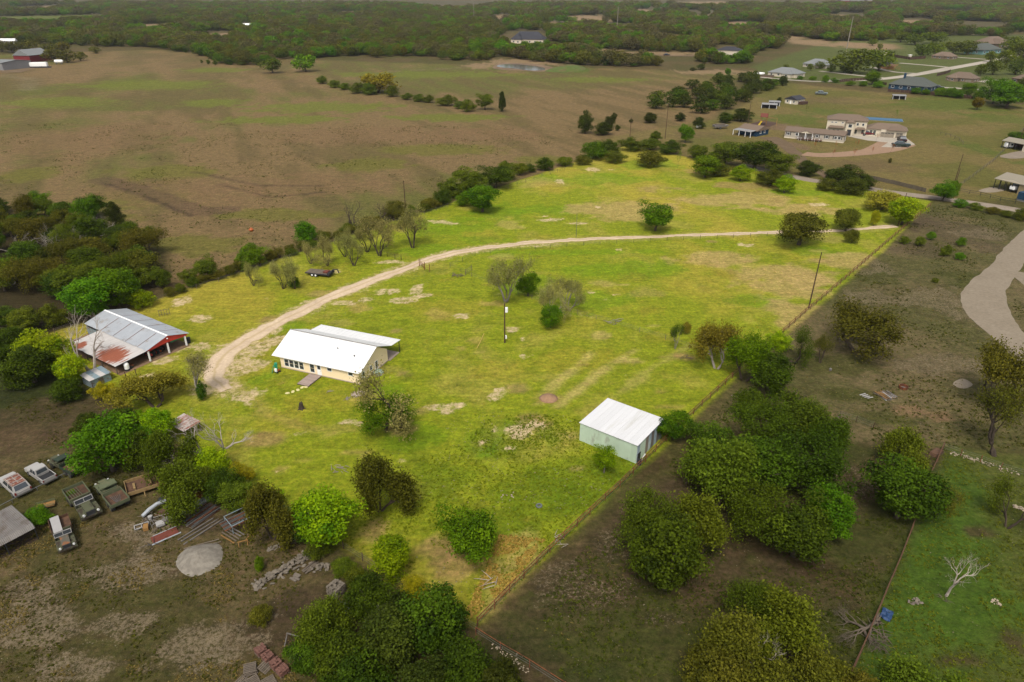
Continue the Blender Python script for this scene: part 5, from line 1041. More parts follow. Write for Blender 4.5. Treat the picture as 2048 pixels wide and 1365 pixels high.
# ------------------------------------------------------------------ salvage yard vehicles
M_wpaint = mat('white_car_paint', K(178,174,168), .4, 0, .05, spec=.5); M_rustroofcar = mat('rusted_car_roof', K(128,72,54), .7, 0, .2, 2, K(176,160,140), .56, 2.5); M_camo = mat('camouflage_paint', K(84,86,62), .8, 0, .15, 1.2, K(62,52,40), .52, .9, soft=.02); M_odgreen = mat('olive_drab', K(98,104,76), .8, 0, .15, 1.2, K(122,110,82), .6, 1.2); M_bedrust = mat('rusty_truck_bed', K(104,76,56), .9, 0, .3, 1.5, K(82,60,46), .5, 1.2); M_tanp = mat('tan_paint', K(158,132,88), .75, 0, .12, 1, K(128,100,66), .58, 1.3); M_chrome = mat('dull_chrome', K(150,148,144), .35, .7, .1); M_lamp = mat('headlamp_glass', (.5,.5,.48), .15, 0, .05); M_tail = mat('tail_lamp_red', K(130,24,20), .3); M_dkgreen = mat('dark_green_canvas', K(48,62,46), .8, 0, .2, 2); M_panel = mat('white_panel', K(176,172,168), .6, 0, .06); M_redrust = mat('rust_red_paint', K(112,58,44), .8, 0, .2, 1.5)
def wheel(par, x, y, r, w, rim=None):
    q = MB().cyl((x,y,r),(0,1,0),r,w,16).build('wheel', M_rubber, par); MB().cyl((x,y,r),(0,1,0),r*.55,w+.03,12).build('rim', rim or M_steel, q)
def cabin(par, x0, x1, xt0, xt1, w, z0, z1, m, roofm=None, glass=True):
    """tapered cab: body shell with roof and windows proud of it"""
    wt = w*.84; a, b = w/2, wt/2
    v = [(x0,-a,z0),(x1,-a,z0),(x1,a,z0),(x0,a,z0),(xt0,-b,z1),(xt1,-b,z1),(xt1,b,z1),(xt0,b,z1)]
    MB().add(v,[(3,2,1,0),(4,5,6,7),(0,1,5,4),(1,2,6,5),(2,3,7,6),(3,0,4,7)]).build('cab', m, par)
    B(xt0-.02,xt1+.02,-b-.01,b+.01,z1-.01,z1+.05,.02).build('roof', roofm or m, par)
    if not glass: return
    V = [Vector(p) for p in v]
    def pane(name, i, j, k, l, e=.012, in0=.1, in1=.9, lo=.12, hi=.88):
        p, q, r, s = V[i],V[j],V[k],V[l]; nr = (q-p).cross(s-p).normalized()
        f = lambda s_, t_: p.lerp(q,s_).lerp(s.lerp(r,s_),t_)+nr*e
        MB().poly([f(in0,lo),f(in1,lo),f(in1,hi),f(in0,hi)]).build(name, M_glass, par)
    pane('windshield',1,2,6,5); pane('rear_window',3,0,4,7)
    pane('side_window',0,1,5,4,in0=.06,in1=.47); pane('side_window',0,1,5,4,in0=.53,in1=.92); pane('side_window',2,3,7,6,in0=.08,in1=.47); pane('side_window',2,3,7,6,in0=.53,in1=.94)
def place(A, Bp, name, label, cat, ln, group=None, z=.8):
    """vehicle whose front is at survey point A and tail at Bp (both seen at body height)"""
    def gz(p):
        q = G(*p); k = (CAM_H-z)/CAM_H; return Vector((q.x*k,q.y*k,0))
    a, b = gz(A), gz(Bp); d = a-b; return thing(name, label, cat, (a+b)/2, math.atan2(d.y,d.x), group, d.length/ln*.84)
def pickup(t, m, bedm, Wd=2.0):
    B(1.0,2.75,-.92,.92,.55,1.08,.1).build('hood', m, t); B(-2.8,2.7,-.98,.98,.4,.72,.08).build('body', m, t); B(-.85,1.05,-.97,.97,.7,1.1,.06).build('door_panel', m, t)
    cabin(t,-.85,1.2,-.65,.55,1.86,1.08,1.78,m)
    B(-2.75,-.88,-.82,.82,.723,.76).build('bed_floor', bedm, t)
    for y in (-.97,.85): B(-2.78,-.87,y,y+.12,.7,1.15,.03).build('bed_side', m, t)
    B(-2.84,-2.74,-.95,.95,.6,1.14,.02).build('tailgate', m, t); B(-2.95,-2.8,-.95,.95,.42,.6,.03).build('bumper', M_chrome, t); B(2.7,2.85,-.95,.95,.42,.62,.03).build('bumper', M_chrome, t)
    for y in (-.75,.75): B(2.72,2.78,y-.18,y+.18,.75,.95).build('headlight', M_lamp, t); B(-2.87,-2.842,y*1.15-.07,y*1.15+.07,.75,1.05).build('tail_light', M_tail, t)
    for x in (1.75,-1.75):
        for y in (-.86,.86): wheel(t,x,y,.38,.26)
    for y in (-1.08,1.0): B(.85,.95,y,y+.1,1.15,1.32).build('mirror', m, t)
t = place((58,929),(104,961),'pickup_truck','white pickup truck with empty dark bed in the yard','pickup',5.7); pickup(t, M_wpaint, M_black); B(-2.7,-.95,-.84,-.822,.77,1.12).build('bed_liner', M_black, t); B(-2.7,-.95,.822,.84,.77,1.12).build('bed_liner', M_black, t)
t = place((9,950),(51,987),'suv','white suv with peeling rusty roof beside the pickup','car',4.9)
B(.8,2.4,-.88,.88,.5,1.0,.1).build('hood', M_wpaint, t); B(-2.4,2.35,-.93,.93,.36,.98,.1).build('body', M_wpaint, t); cabin(t,-2.3,1.1,-1.95,.35,1.78,.97,1.68,M_wpaint,M_rustroofcar)
for y in (-.35,0,.35): MB().beam((-1.8,y*1.9,1.76),(.2,y*1.9,1.76),.04).build('roof_rack_bar', M_wpaint, t)
for x in (-1.4,-.5,.1): MB().beam((x,-.68,1.785),(x,.68,1.785),.05).build('roof_rack_bar', M_wpaint, t)
for x,nm in ((2.35,'bumper'),(-2.5,'bumper')): B(x,x+.14,-.9,.9,.38,.58,.03).build(nm, M_chrome, t)
for y in (-.7,.7): B(2.38,2.44,y-.16,y+.16,.68,.86).build('headlight', M_lamp, t); B(-2.44,-2.39,y*1.15-.08,y*1.15+.08,.65,.95).build('tail_light', M_tail, t)
for x in (1.5,-1.45):
    for y in (-.84,.84): wheel(t,x,y,.36,.24)
def army_truck(t, m, bed, wind=True, cover=None, hoodm=None, cab=False):
    B(-3.4,3.3,-.4,.4,.65,.9).build('chassis', M_dkmetal, t)
    b = MB(); b.prism([(1.25,.9),(3.1,.9),(3.15,1.45),(1.25,1.62)], -.5, .5); b.build('hood', hoodm or m, t); B(3.15,3.22,-.48,.48,.85,1.4).build('grille', M_dkmetal, t)
    for y in (-1.12,.52): b = MB(); b.prism([(1.2,.9),(1.35,1.2),(3.0,1.2),(3.2,.9),(3.1,.88),(2.9,1.1),(1.5,1.1),(1.4,.88)], y, y+.6); b.build('fender', m, t)
    B(3.25,3.42,-1.15,1.15,.6,.85,.02).build('bumper', m, t)
    for y in (-.8,.8): MB().cyl((3.2,y,1.08),(1,0,0),.15,.14,12).build('headlight', M_lamp, t)
    B(-.2,1.25,-1.05,1.05,.85,1.0).build('cab_floor', m, t)
    for y in (-1.07,1.0): B(-.15,1.2,y,y+.07,1.0,1.6).build('door', m, t)
    B(-.25,-.15,-1.05,1.05,.9,1.75).build('cab_back', m, t); B(.0,.5,-.85,.85,1.01,1.35,.05).build('seat', M_dkgreen, t); MB().lathe([(.22,0),(.22,.04)], (.85,.45,1.55), 12).build('steering_wheel', M_black, t)
    if wind:
        f = MB()
        for y in (-1.0,0,.97): f.beam((1.22,y,1.6),(1.1,y,2.2),.06)
        f.beam((1.1,-1.03,2.2),(1.1,1.0,2.2),.07); f.beam((1.22,-1.03,1.62),(1.22,1.0,1.62),.07); f = f.build('windshield_frame', M_panel if not cab else m, t)
        for y0,y1 in ((-.96,-.04),(.04,.93)): MB().poly([(1.21,y0,1.66),(1.21,y1,1.66),(1.11,y1,2.16),(1.11,y0,2.16)]).build('pane', M_glass, f)
    if cab: B(-.25,1.1,-1.05,1.05,2.12,2.3,.06).build('cab_roof', cover or m, t)
    B(-3.6,-.45,-1.2,1.2,.95,1.06).build('bed_floor', M_bedrust, t)
    for y in (-1.22,1.16): B(-3.6,-.45,y,y+.06,1.0,1.55).build('bed_side', bed, t)
    B(-.5,-.43,-1.2,1.2,1.06,1.65).build('bed_front', bed, t); B(-3.66,-3.6,-1.2,1.2,1.0,1.5).build('tailgate', bed, t)
    for y in (-.95,.95): wheel(t,2.3,y,.5,.28,m)
    for x in (-1.5,-2.7):
        for y in (-.95,.95): wheel(t,x,y,.5,.5,m)
t = place((136,1099),(115,1031),'army_truck','rusty army truck carrying a white panel on its bed','truck',7.1,z=1.2); army_truck(t, M_camo, M_bedrust, True, hoodm=mat('rust_blotched_hood', K(96,92,80), .8, 0, .2, 1, K(150,92,48), .55, 1.1)); B(-3.5,.3,-.95,.1,1.75,1.8).build('panel', M_panel, t)
for x in (-3.2,-.8): B(x,x+.08,-.9,.05,1.07,1.74).build('panel_prop', M_greywood, t)
t = place((188,1033),(143,971),'army_truck','camouflage army truck with ladder frames in its bed','truck',7.1,z=1.2); army_truck(t, M_camo, M_odgreen, True)
for k in range(5): MB().beam((-3.2,-.9+k*.28,1.3),(-.7,-.8+k*.28,1.5),.05).build('ladder_rail', M_odgreen, t)
t = place((198,956),(245,1010),'army_truck','olive army truck with rusty open cargo bed','truck',7.1,z=1.2); army_truck(t, M_odgreen, M_odgreen, True, cab=True)
for k in range(6): MB().beam((-2.9,-.2+k*.1,1.1),(-1.6+k*.1,-.6+k*.22,1.13),.05).build('scrap_strip', M_steel, t)
t = place((99,910),(161,940),'army_truck','dark green army truck with canvas cab and spare wheel','truck',7.1,z=1.2); army_truck(t, M_camo, M_dkgreen, True, M_dkgreen, cab=True); MB().cyl((-.9,-.2,2.0),(1,0,.2),.5,.26,16).build('spare_wheel', M_rubber, t); b = MB(); [b.beam((-3.3,y,1.25),(-1.4,y,1.25),.16,.2) for y in (-.4,.4)]; b.beam((-3.3,-.4,1.25),(-3.3,.4,1.25),.16,.2); b.beam((-2.2,-.4,1.25),(-2.2,.4,1.25),.16,.2); b.build('bed_rails', M_tanp, t)
def box_trailer(name, label, A, Bp, m, ln, w, slats=0, inner=None):
    t = place(A, Bp, name, label, 'trailer', ln, z=.9); h = ln/2
    B(-h,h,-w/2,w/2,.55,.68).build('floor', inner or m, t)
    for y in (-w/2-.05,w/2-.03): B(-h,h,y,y+.08,.6,1.15).build('side_wall', m, t)
    for x in (-h-.05,h-.03): B(x,x+.08,-w/2,w/2,.6,1.15).build('end_wall', m, t)
    MB().tube([(h,0,.55),(h+1.1,0,.5)], .07, 6).build('hitch', m, t)
    for y in (-w/2-.18,w/2+.18): wheel(t,0,y,.4,.22)
    for k in range(slats): B(-h+.2+k*(ln-.4)/slats,-h+.3+k*(ln-.4)/slats,-w/2+.06,w/2-.06,.69,.75).build('floor_slat', M_bedrust, t)
    return t
t = box_trailer('utility_trailer','tan steel box trailer beside the olive truck',(288,981),(280,952),M_tanp,3.3,4.2,0,M_bedrust); B(-.7,.7,-1.2,-.9,.69,.95).build('ledge', M_tanp, t); B(-.7,.7,.9,1.2,.69,.95).build('ledge', M_tanp, t)
box_trailer('utility_trailer','rust red slatted trailer behind the tan trailer',(316,968),(308,945),M_redrust,3.4,2.2,6); box_trailer('utility_trailer','rusty low trailer under the trees beside the red one',(340,970),(328,950),M_redrust,3.0,3.0,5)
t = place((66,1012),(112,1000),'utility_trailer','olive bench sided trailer frame beside the carport','trailer',3.4,z=.8)
for z in (.9,1.2): MB().beam((-1.7,.8,z),(1.7,.8,z),.08).build('rail', M_odgreen, t); MB().beam((-1.7,-.8,z),(1.7,-.8,z),.08).build('rail', M_odgreen, t)
B(-1.7,1.7,-.85,.85,.6,.7).build('floor', M_wood, t); [wheel(t,0,y,.42,.2,M_odgreen) for y in (-.95,.95)]
for x in (-1.65,0,1.65):
    for y in (-.8,.8): B(x-.04,x+.04,y-.04,y+.04,.7,1.25).build('stake', M_odgreen, t)
# tin carport
def gzp(u,v,z): q = G(u,v); k = (CAM_H-z)/CAM_H; return Vector((q.x*k,q.y*k,0))
A0 = gzp(24,1011,2.3); A1 = gzp(70,1054,2.0); th = math.atan2((A1-A0).y,(A1-A0).x); t = thing('carport', 'grey corrugated tin carport at the yard edge', 'carport', A1, th); Lc = (A1-A0).length
for k in range(9):
    b = corr((-Lc,-k*.75,2.35),(-Lc,-(k+1)*.75-.03,2.35),(-.5,-k*.75,2.3),4,.04,(0,0,1)); c2 = corr((-.5,-k*.75,2.3),(-.5,-(k+1)*.75-.03,2.3),(0,-k*.75,1.8),4,.04,(0,0,1)); b.add(c2.v,c2.f); b.build('roof_sheet', M_galvd, t)
for y in (-.1,-3.3,-6.5):
    for x in (-.15,-Lc+.1): B(x-.05,x+.05,y-.05,y+.05,0,1.95).build('post', M_dkmetal, t)
B(-Lc,-.2,-6.6,-.2,-.05,.03).build('dirt_floor', mat('dark_dirt', K(70,54,40), .95), t)
t = fence('pipe_rail', 'low grey pipe rail between the pickups and trucks', [(-20,1030),(25,1006),(75,981),(125,956),(183,928)], 3.2, .55, (.52,), .05, .05, M_steel)
# gravel pile, rubble, bricks, pallets, lumber
M_gravel = mat('crushed_limestone', K(150,142,128), .95, 0, .18, 6, K(130,122,110), .5, 1.5, .8)
o = blob('gravel_pile', [(352,1122),(372,1098),(405,1089),(436,1088),(446,1104),(438,1132),(408,1148),(382,1154),(360,1142)], M_gravel, 1.0, .02, 4, None, 44, 8); tag(o, 'pale crushed limestone gravel pile in the salvage yard', 'gravel pile')
def rubble(label, A, Bp, w, n, m, seed, s=(.25,.6), h=.55, name='rubble_heap', cat='stones'):
    a, b = G(*A), G(*Bp); rg = random.Random(seed); d = b-a; t = thing(name, label, cat, (a+b)/2, math.atan2(d.y,d.x)); ln = d.length
    for k in range(n):
        x = rg.uniform(-.5,.5)*ln; y = rg.gauss(0,.26)*w; hh = max(0,1-abs(y)/w*1.6)*h*max(.2,1-abs(2*x/ln)**3); q = rg.uniform(*s)
        inst('stone', RK[rg.randrange(5)], t, (x,y,rg.uniform(0,1)*hh+.06), (rg.uniform(-.5,.5),rg.uniform(-.5,.5),rg.uniform(0,6)), (q*rg.uniform(.8,1.7),q,q*rg.uniform(.5,.8)), m)
    return t
M_stone = mat('grey_building_stone', K(122,112,98), .9, 0, .3, 3, bump=.4); M_brick = mat('salvaged_red_brick', K(118,82,70), .9, 0, .3, 3); M_flag = mat('cut_stone_slab', K(120,110,98), .9, 0, .2, 2)
rubble('long heap of grey building stones in the yard', (508,1176),(628,1106),1.6,170,M_stone,1); rubble('short rubble heap beside the grey planks', (618,1142),(658,1132),1.1,60,M_stone,2,(.2,.45)); rubble('small stone scatter under the olive oak', (536,1102),(560,1092),.7,26,M_stone,3,(.15,.35),.2); rubble('heap of reddish bricks at the fence line', (690,1124),(722,1144),.8,40,M_brick,4,(.2,.4),.35,'brick_heap','bricks')
rubble('scattered white stones on the pasture near the bare tree', (1985,1200),(2003,1214),.9,18,M_rock,5,(.15,.35),.15); rubble('dark stone ring pile on the pasture by the fallen tree', (1818,1208),(1838,1202),.9,22,M_stone,6,(.2,.4),.35); rubble('white limestone blocks along the pasture wire fence', (1900,905),(2040,950),1.4,110,M_rock,7,(.1,.28),.1); rubble('pale limestone chips below the parcel tip fence', (985,1290),(1060,1345),.8,60,M_rock,8,(.06,.18),.08)
rubble('pile of dark firewood stones outside the pipe fence', (1465,795),(1500,785),.9,40,M_stone,9,(.2,.45),.4); rubble('pale pinkish rocks by the small oak on pasture', (2025,1012),(2046,1022),.8,16,M_rock,10,(.2,.5),.2); rubble('white stones in a heap at the shed scrub', (1030,990),(1000,1000),1.5,10,M_rock,12,(.15,.3),.05)
def stack(name, label, cat, u, v, rz, cols, rows, layers, bs, m, base=True, group=None, jit=.03, seed=0):
    rg = random.Random(seed); t = thing(name, label, cat, G(u,v), rz, group); pm = MB().box(-bs[0]/2*.95,bs[0]/2*.95,-bs[1]/2*.92,bs[1]/2*.92,0,bs[2]*.95).mesh('brick', m)
    if base:
        for k in range(4): B(-cols*bs[0]/2,cols*bs[0]/2,-rows*bs[1]/2+k*rows*bs[1]/3.6,-rows*bs[1]/2+k*rows*bs[1]/3.6+.1,.0,.12).build('pallet_board', M_greywood, t)
    for z in range(layers):
        for i in range(cols):
            for j in range(rows):
                if z < layers-1 and 0 < i < cols-1 and 0 < j < rows-1: continue
                if z == layers-1 and rg.random() < .12: continue
                inst('brick', pm, t, ((i-cols/2+.5)*bs[0]+rg.uniform(-jit,jit),(j-rows/2+.5)*bs[1]+rg.uniform(-jit,jit),.13+z*bs[2]), (0,0,rg.uniform(-.12,.12)))
    return t
for i,(u,v) in enumerate([(523,1306),(537,1319),(553,1333),(566,1346)]): stack('brick_pallet','pallet of stacked red bricks in a row of four','bricks',u,v,R(-42),5,4,4,(.19,.25,.15),M_brick,True,'pallets of red bricks',seed=i)
stack('stone_pallet','pallet of stacked cut stone under the shrub','stones',674,1186,R(-30),5,5,5,(.3,.3,.22),M_stone,seed=9,jit=.06)
def pallet(t, z, rz=0, dx=0, dy=0):
    for k in range(6): o = B(-.6,.6,-.55+k*.2,-.42+k*.2,z+.1,z+.13).build('slat', M_greywood, t); o.rotation_euler = (0,0,rz); o.location = (dx,dy,0)
    for x in (-.55,-.03,.49): o = B(x,x+.07,-.56,.6,z,z+.098).build('runner', M_greywood, t); o.rotation_euler = (0,0,rz); o.location = (dx,dy,0)
t = thing('wooden_pallet','single grey pallet propped against the brick pallets','pallet',G(531,1336),R(62)); pallet(t,.1); t.rotation_euler = (R(14),0,R(62))
for i,(u,v,n,l) in enumerate([(502,1344,4,'tallest stack of grey wooden pallets in the yard'),(506,1366,2,'low stack of grey pallets beside the tall stack'),(539,1366,2,'two grey pallets below the brick row'),(483,1366,1,'flat grey pallet left of the pallet stacks')]):
    t = thing('pallet_stack', l, 'pallets', G(u,v), R(20+i*13))
    for k in range(n): pallet(t, k*.16, random.uniform(-.15,.15), random.uniform(-.06,.06), random.uniform(-.06,.06))
def boards(name, label, cat, u, v, rz, n, ln, w, h, m, spread, seed, layers=1, cross=0, wild=.06, ms=None):
    rg = random.Random(seed); t = thing(name, label, cat, G(u,v), rz)
    for k in range(n):
        y = (k%max(1,n//layers))/max(1,n//layers-1)*spread-spread/2 if n//layers > 1 else 0; z = (k//max(1,n//layers))*h*1.3+.03
        l = ln*rg.uniform(.8,1.1); o = B(-l/2,l/2,-w/2,w/2,z,z+h).build('board', ms[k%len(ms)] if ms else m, t); o.location = (rg.uniform(-.2,.2),y,rg.uniform(0,.05)); o.rotation_euler = (0,rg.uniform(-.02,.02),rg.uniform(-wild,wild))
    for k in range(cross): B(-ln/2+k*ln/max(1,cross-1)-.06,-ln/2+k*ln/max(1,cross-1)+.06,-spread/2-.1,spread/2+.1,-.02,.03).build('bearer', M_greywood, t)
    return t
d5 = lambda A,Bp: math.atan2(*(G(*Bp)-G(*A)).yx)
rl = d5((360,1080),(440,1035))
boards('pipe_stack','stack of rusty and grey steel pipes in the yard','pipes',402,1032,d5((372,1045),(425,1010)),26,4.2,.09,.09,M_rust,2.4,1,3,3,.05,[M_rust,M_steel,M_bedrust,M_galvd,M_steel])
boards('steel_beams','long grey steel tubes lying in front of the pipe stack','pipes',400,1062,d5((372,1080),(430,1045)),3,5.0,.14,.12,M_galvd,1.2,2,1,0,.04)
boards('timber_truss','rust orange steel trusses leaning behind the pipe stack','truss',393,998,d5((370,1012),(420,978)),6,4.6,.1,.16,mat('orange_rust_steel', K(156,96,46), .8, 0, .2),.9,3,2,0,.04)
boards('metal_roofing','pile of pale metal strips on top of the pipe stack','metal',390,1012,d5((365,1030),(415,1000)),7,4.2,.16,.05,M_galv,.8,4,2,0,.08)
t = thing('sheet_metal','flat rusty steel sheet with pale edge in the yard','sheet',G(330,1072),d5((306,1082),(352,1062))); B(-1.5,1.5,-.65,.65,.1,.14).build('sheet', M_redrust, t); B(-1.7,1.7,-.85,-.68,.05,.13).build('edge_strip', M_galv, t); B(-1.2,1.6,.72,.82,.05,.12).build('edge_strip', M_galv, t)
# the scrap heap, item by item
hp = G(322,1038); rg = random.Random(77)
def scrap(nm, lb, u, v, mk, m, rz=0, z=0.0): o = mk.build(nm, m); o.location = G(u,v)+Vector((0,0,z)); o.rotation_euler = (0,0,rz); return tag(o, lb, 'scrap')
scrap('duct_pipe','fat grey bent duct pipe lying across the scrap heap',314,1022,MB().tube([(-1.0,-1.6,.5),(-.5,-.6,.75),(.1,.3,.9),(.9,1.0,.8)], [.24,.28,.26,.24], 10),M_galv); scrap('fuel_tank','dark cylindrical tank on the back of the scrap heap',326,1010,MB().lathe([(.1,0),(.4,.08),(.42,.6),(.3,.72)], n=14),M_dkmetal,0,.4); scrap('appliance_shell','grey metal cabinet lying on the scrap heap',343,1042,B(-.9,.9,-.4,.4,.1,.65,.03),M_galvd,d5((320,1050),(360,1035))); scrap('appliance_shell','white square appliance lid on the scrap heap',322,1052,B(-.5,.5,-.45,.45,.2,.55,.03),M_panel,.6)
scrap('discarded_sash','white window frame lying at the scrap heap edge',284,1054,MB().add(*(lambda b:(b.v,b.f))(MB().beam((-.8,-.4,.2),(.8,-.4,.2),.1).beam((-.8,.4,.2),(.8,.4,.2),.1).beam((-.8,-.45,.2),(-.8,.45,.2),.1).beam((.8,-.45,.2),(.8,.45,.2),.1).beam((0,-.4,.2),(0,.4,.2),.08))),M_panel,.5); scrap('tan_carton','tan wooden crate at the front of the scrap heap',293,1058,B(-.3,.3,-.5,.5,.05,.5,.02),M_wood,.4); scrap('brown_crate','brown wooden crate in the middle of the scrap heap',330,1030,B(-.5,.5,-.4,.4,.2,.8,.02),M_bedrust,.3); scrap('engine_block','dark engine block on the scrap heap',340,1022,B(-.4,.4,-.3,.3,.1,.7,.06),M_dkmetal,.9); scrap('white_bucket','white bucket rolling on the scrap heap',302,1040,MB().lathe([(.22,.1),(.28,.6)], n=12),M_panel)
heap('scrap_rods','tangle of bent grey rods over the scrap heap','scrap',318,1046, 22, 2.2, .05, M_galvd, 31, 1.5); heap('scrap_rods','tangle of rusty rods beside the scrap heap','scrap',346,1028, 16, 2.0, .05, M_redrust, 32, 1.2); heap('scrap_rods','thin dark iron rods on the ground before the heap','scrap',312,1090, 6, 1.8, .04, M_dkmetal, 33, .8); heap('scrap_boards','pale broken boards at the left end of the heap','scrap',290,1040, 10, 1.4, .08, M_greywood, 34, .8)
boards('beam_set','four grey beams lying parallel on the yard ground','beams',466,1072,d5((440,1060),(480,1085)),5,2.6,.12,.1,M_greywood,1.6,5,1,0,.05,[M_wood,M_greywood,M_greywood,M_galvd,M_galvd]); boards('long_boards','two long weathered boards beside the gravel pile','boards',404,1091,d5((370,1100),(440,1083)),2,4.0,.14,.05,M_greywood,.35,6)
for i,(u,v,r) in enumerate([(487,1090,.4),(500,1080,1.3)]):
    t = thing('saw_horse','yellow timber trestle standing on the yard grass','trestle',G(u,v),r,'timber trestles'); MB().beam((-.6,0,.6),(.6,0,.6),.1).build('top_beam', M_wood, t)
    for x in (-.5,.5):
        for y in (-.3,.3): MB().beam((x,0,.6),(x,y,0),.08).build('leg', M_wood, t)
t = thing('steel_rack','green framed steel rack under the olive oak','rack',G(484,1046),d5((458,1040),(500,1020)))
for x in (-1.6,1.6):
    for y in (-1.2,1.2): MB().beam((x,y,0),(x,y,1.2),.08).build('leg', M_tin, t)
for y in (-1.2,1.2): MB().beam((-1.6,y,1.2),(1.6,y,1.2),.08).build('frame_bar', M_tin, t)
for x in (-1.6,1.6): MB().beam((x,-1.16,1.2),(x,1.16,1.2),.078).build('frame_bar', M_tin, t)
for k in range(8): MB().beam((-2.4,-.9+k*.26,.75),(2.6,-.9+k*.26,.8),.1).build('stored_pipe', M_steel if k%3 else M_rust, t)
boards('metal_roofing','bundle of shiny corrugated metal strips under the cedars','metal',668,1226,d5((648,1236),(700,1205)),12,3.2,.26,.05,M_galv,1.3,7,2,2,.03,[M_galv,M_galvd,M_tin]); boards('plank_pile','grey plank pile leaning beside the rubble heap','planks',622,1136,d5((606,1146),(640,1120)),6,2.0,.2,.08,M_greywood,.6,8,2,0,.05); boards('stone_slabs','three cut stone slabs lying beside the stone heap','stones',592,1156,d5((582,1150),(604,1160)),4,1.0,.24,.12,M_flag,.8,9); boards('sheet_scrap','thin grey strips half hidden below the olive oak','metal',590,1082,.2,4,1.8,.14,.06,M_greywood,.8,10)
t = thing('swing_frame','grey pipe swing frame with cable at the cedar edge','frame',G(592,1287),d5((578,1282),(606,1290)))
for p_,q_ in (((-.9,0,1.2),(1.2,0,1.2)),((-.9,-.7,0),(-.8,0,1.2)),((-.9,.7,0),(-.8,0,1.2)),((1.2,-.7,0),(1.1,0,1.2)),((1.2,.7,0),(1.1,0,1.2))): MB().beam(p_,q_,.09).build('pipe', M_galvd, t)
boards('scrap_lumber','short white slats lying by the swing frame','boards',600,1302,.1,3,.9,.1,.05,M_panel,.4,11)
# ------------------------------------------------------------------ right of the parcel
boards('lumber_pile','pile of white and brown boards on the scrub','lumber',1772,792,d5((1755,780),(1790,800)),16,2.6,.2,.06,M_panel,2.2,12,3,2,.25,[M_panel,M_greywood,M_galvd,M_wood]); boards('white_steps','four white slats lying like steps on the scrub','boards',1733,793,d5((1722,795),(1742,790)),4,1.3,.2,.06,M_panel,1.3,13,1,0,.03)
t = thing('fire_ring','rusty steel fire ring beside the lumber pile','fire ring',G(1806,777)); b = MB(); b.lathe([(.7,0),(.75,.5),(.68,.5),(.63,.0)], n=18); b.f = b.f[:-2]; b.build('ring', M_rust, t); MB().lathe([(.62,.05),(.3,.2)], n=12).build('ash', M_galvd, t)
t = thing('cattle_trough','overturned rusty trough at the end of the pipe fence','trough',G(1872,908),.6); MB().prism([(-1.1,0),(-.9,.5),(.9,.5),(1.1,0)], -.5, .5).build('shell', M_bedrust, t)
def fallen():
    t = thing('fallen_tree','brownish uprooted tree lying across the rusty pipe fence','tree',G(1752,1248),0); d = G(1668,1290)-G(1752,1248); rz = math.atan2(d.y,d.x)
    me, tp = fractal(77, 6.6, 5.6, 6, .26, .1, .17, bark, .15, 3, 1); o = inst('trunk', me, t, (0,0,.55), (0,R(84),rz), (.55,.9,1.0))
    me2, tp2 = fractal(78, 4.2, 4.0, 5, .14, .1, .2, bark, .1, 3, 1); inst('limb', me2, t, (d.x*.35,d.y*.35,.4), (0,R(70),rz+1.0), (.6,.9,1)); inst('limb', me2, t, (d.x*.3,d.y*.3,.4), (0,R(76),rz-1.2), (.6,.8,.8))
    r_ = MB(); rg = random.Random(4)
    for j in range(26): v = Vector((rg.uniform(-.5,.5),rg.uniform(-1,1),rg.uniform(-.3,1)))*.9; r_.tube([(0,0,.4),Vector((0,0,.4))+v*.6,Vector((0,0,.4))+v], [.12,.07,.02], 4)
    r_.build('root_plate', bark, t)
fallen()
t = thing('tarp','crumpled blue tarp by the uprooted tree','tarp',G(1772,1232),.9,sc=.8); rg = random.Random(3); b = MB()
for i in range(8):
    for j in range(6): b.v.append((-1.0+i*.29+rg.uniform(-.08,.08),-.65+j*.26+rg.uniform(-.07,.07),.25+rg.uniform(-.14,.2)))
b.f = [(j+i*6,j+1+i*6,j+1+(i+1)*6,j+(i+1)*6) for i in range(7) for j in range(5)]; b.build('sheet', mat('blue_tarp', K(40,70,110), .6, 0, .2, 3), t); heap('brush_pile','brown stick pile beside the blue tarp','branches',1750,1280,30,1.6,.05,bark,41,1.6)
heap('brush_pile','dark log pile at the edge of the oak thicket','branches',1578,793,14,2.4,.11,bark_dark,42,1.2); heap('brush_pile','dead fallen limbs below the leaning tree outside fence','branches',1575,724,8,2.0,.09,bark_dark,43,1.0); heap('brush_pile','pile of dry twigs at the white bare tree','branches',1885,1198,10,.9,.03,bark,44,.5)
for (u,v,l) in [(1660,742,'small grey propane bottle on the brown scrub')]:
    t = thing('gas_bottle', l, 'bottle', G(u,v)); MB().lathe([(.2,0),(.24,.1),(.24,.45),(.08,.58)], n=12).build('shell', M_galvd, t)
blob('gravel_patch',[(1905,768),(1925,758),(1945,770),(1925,778)],M_cal2,0,.03,9)
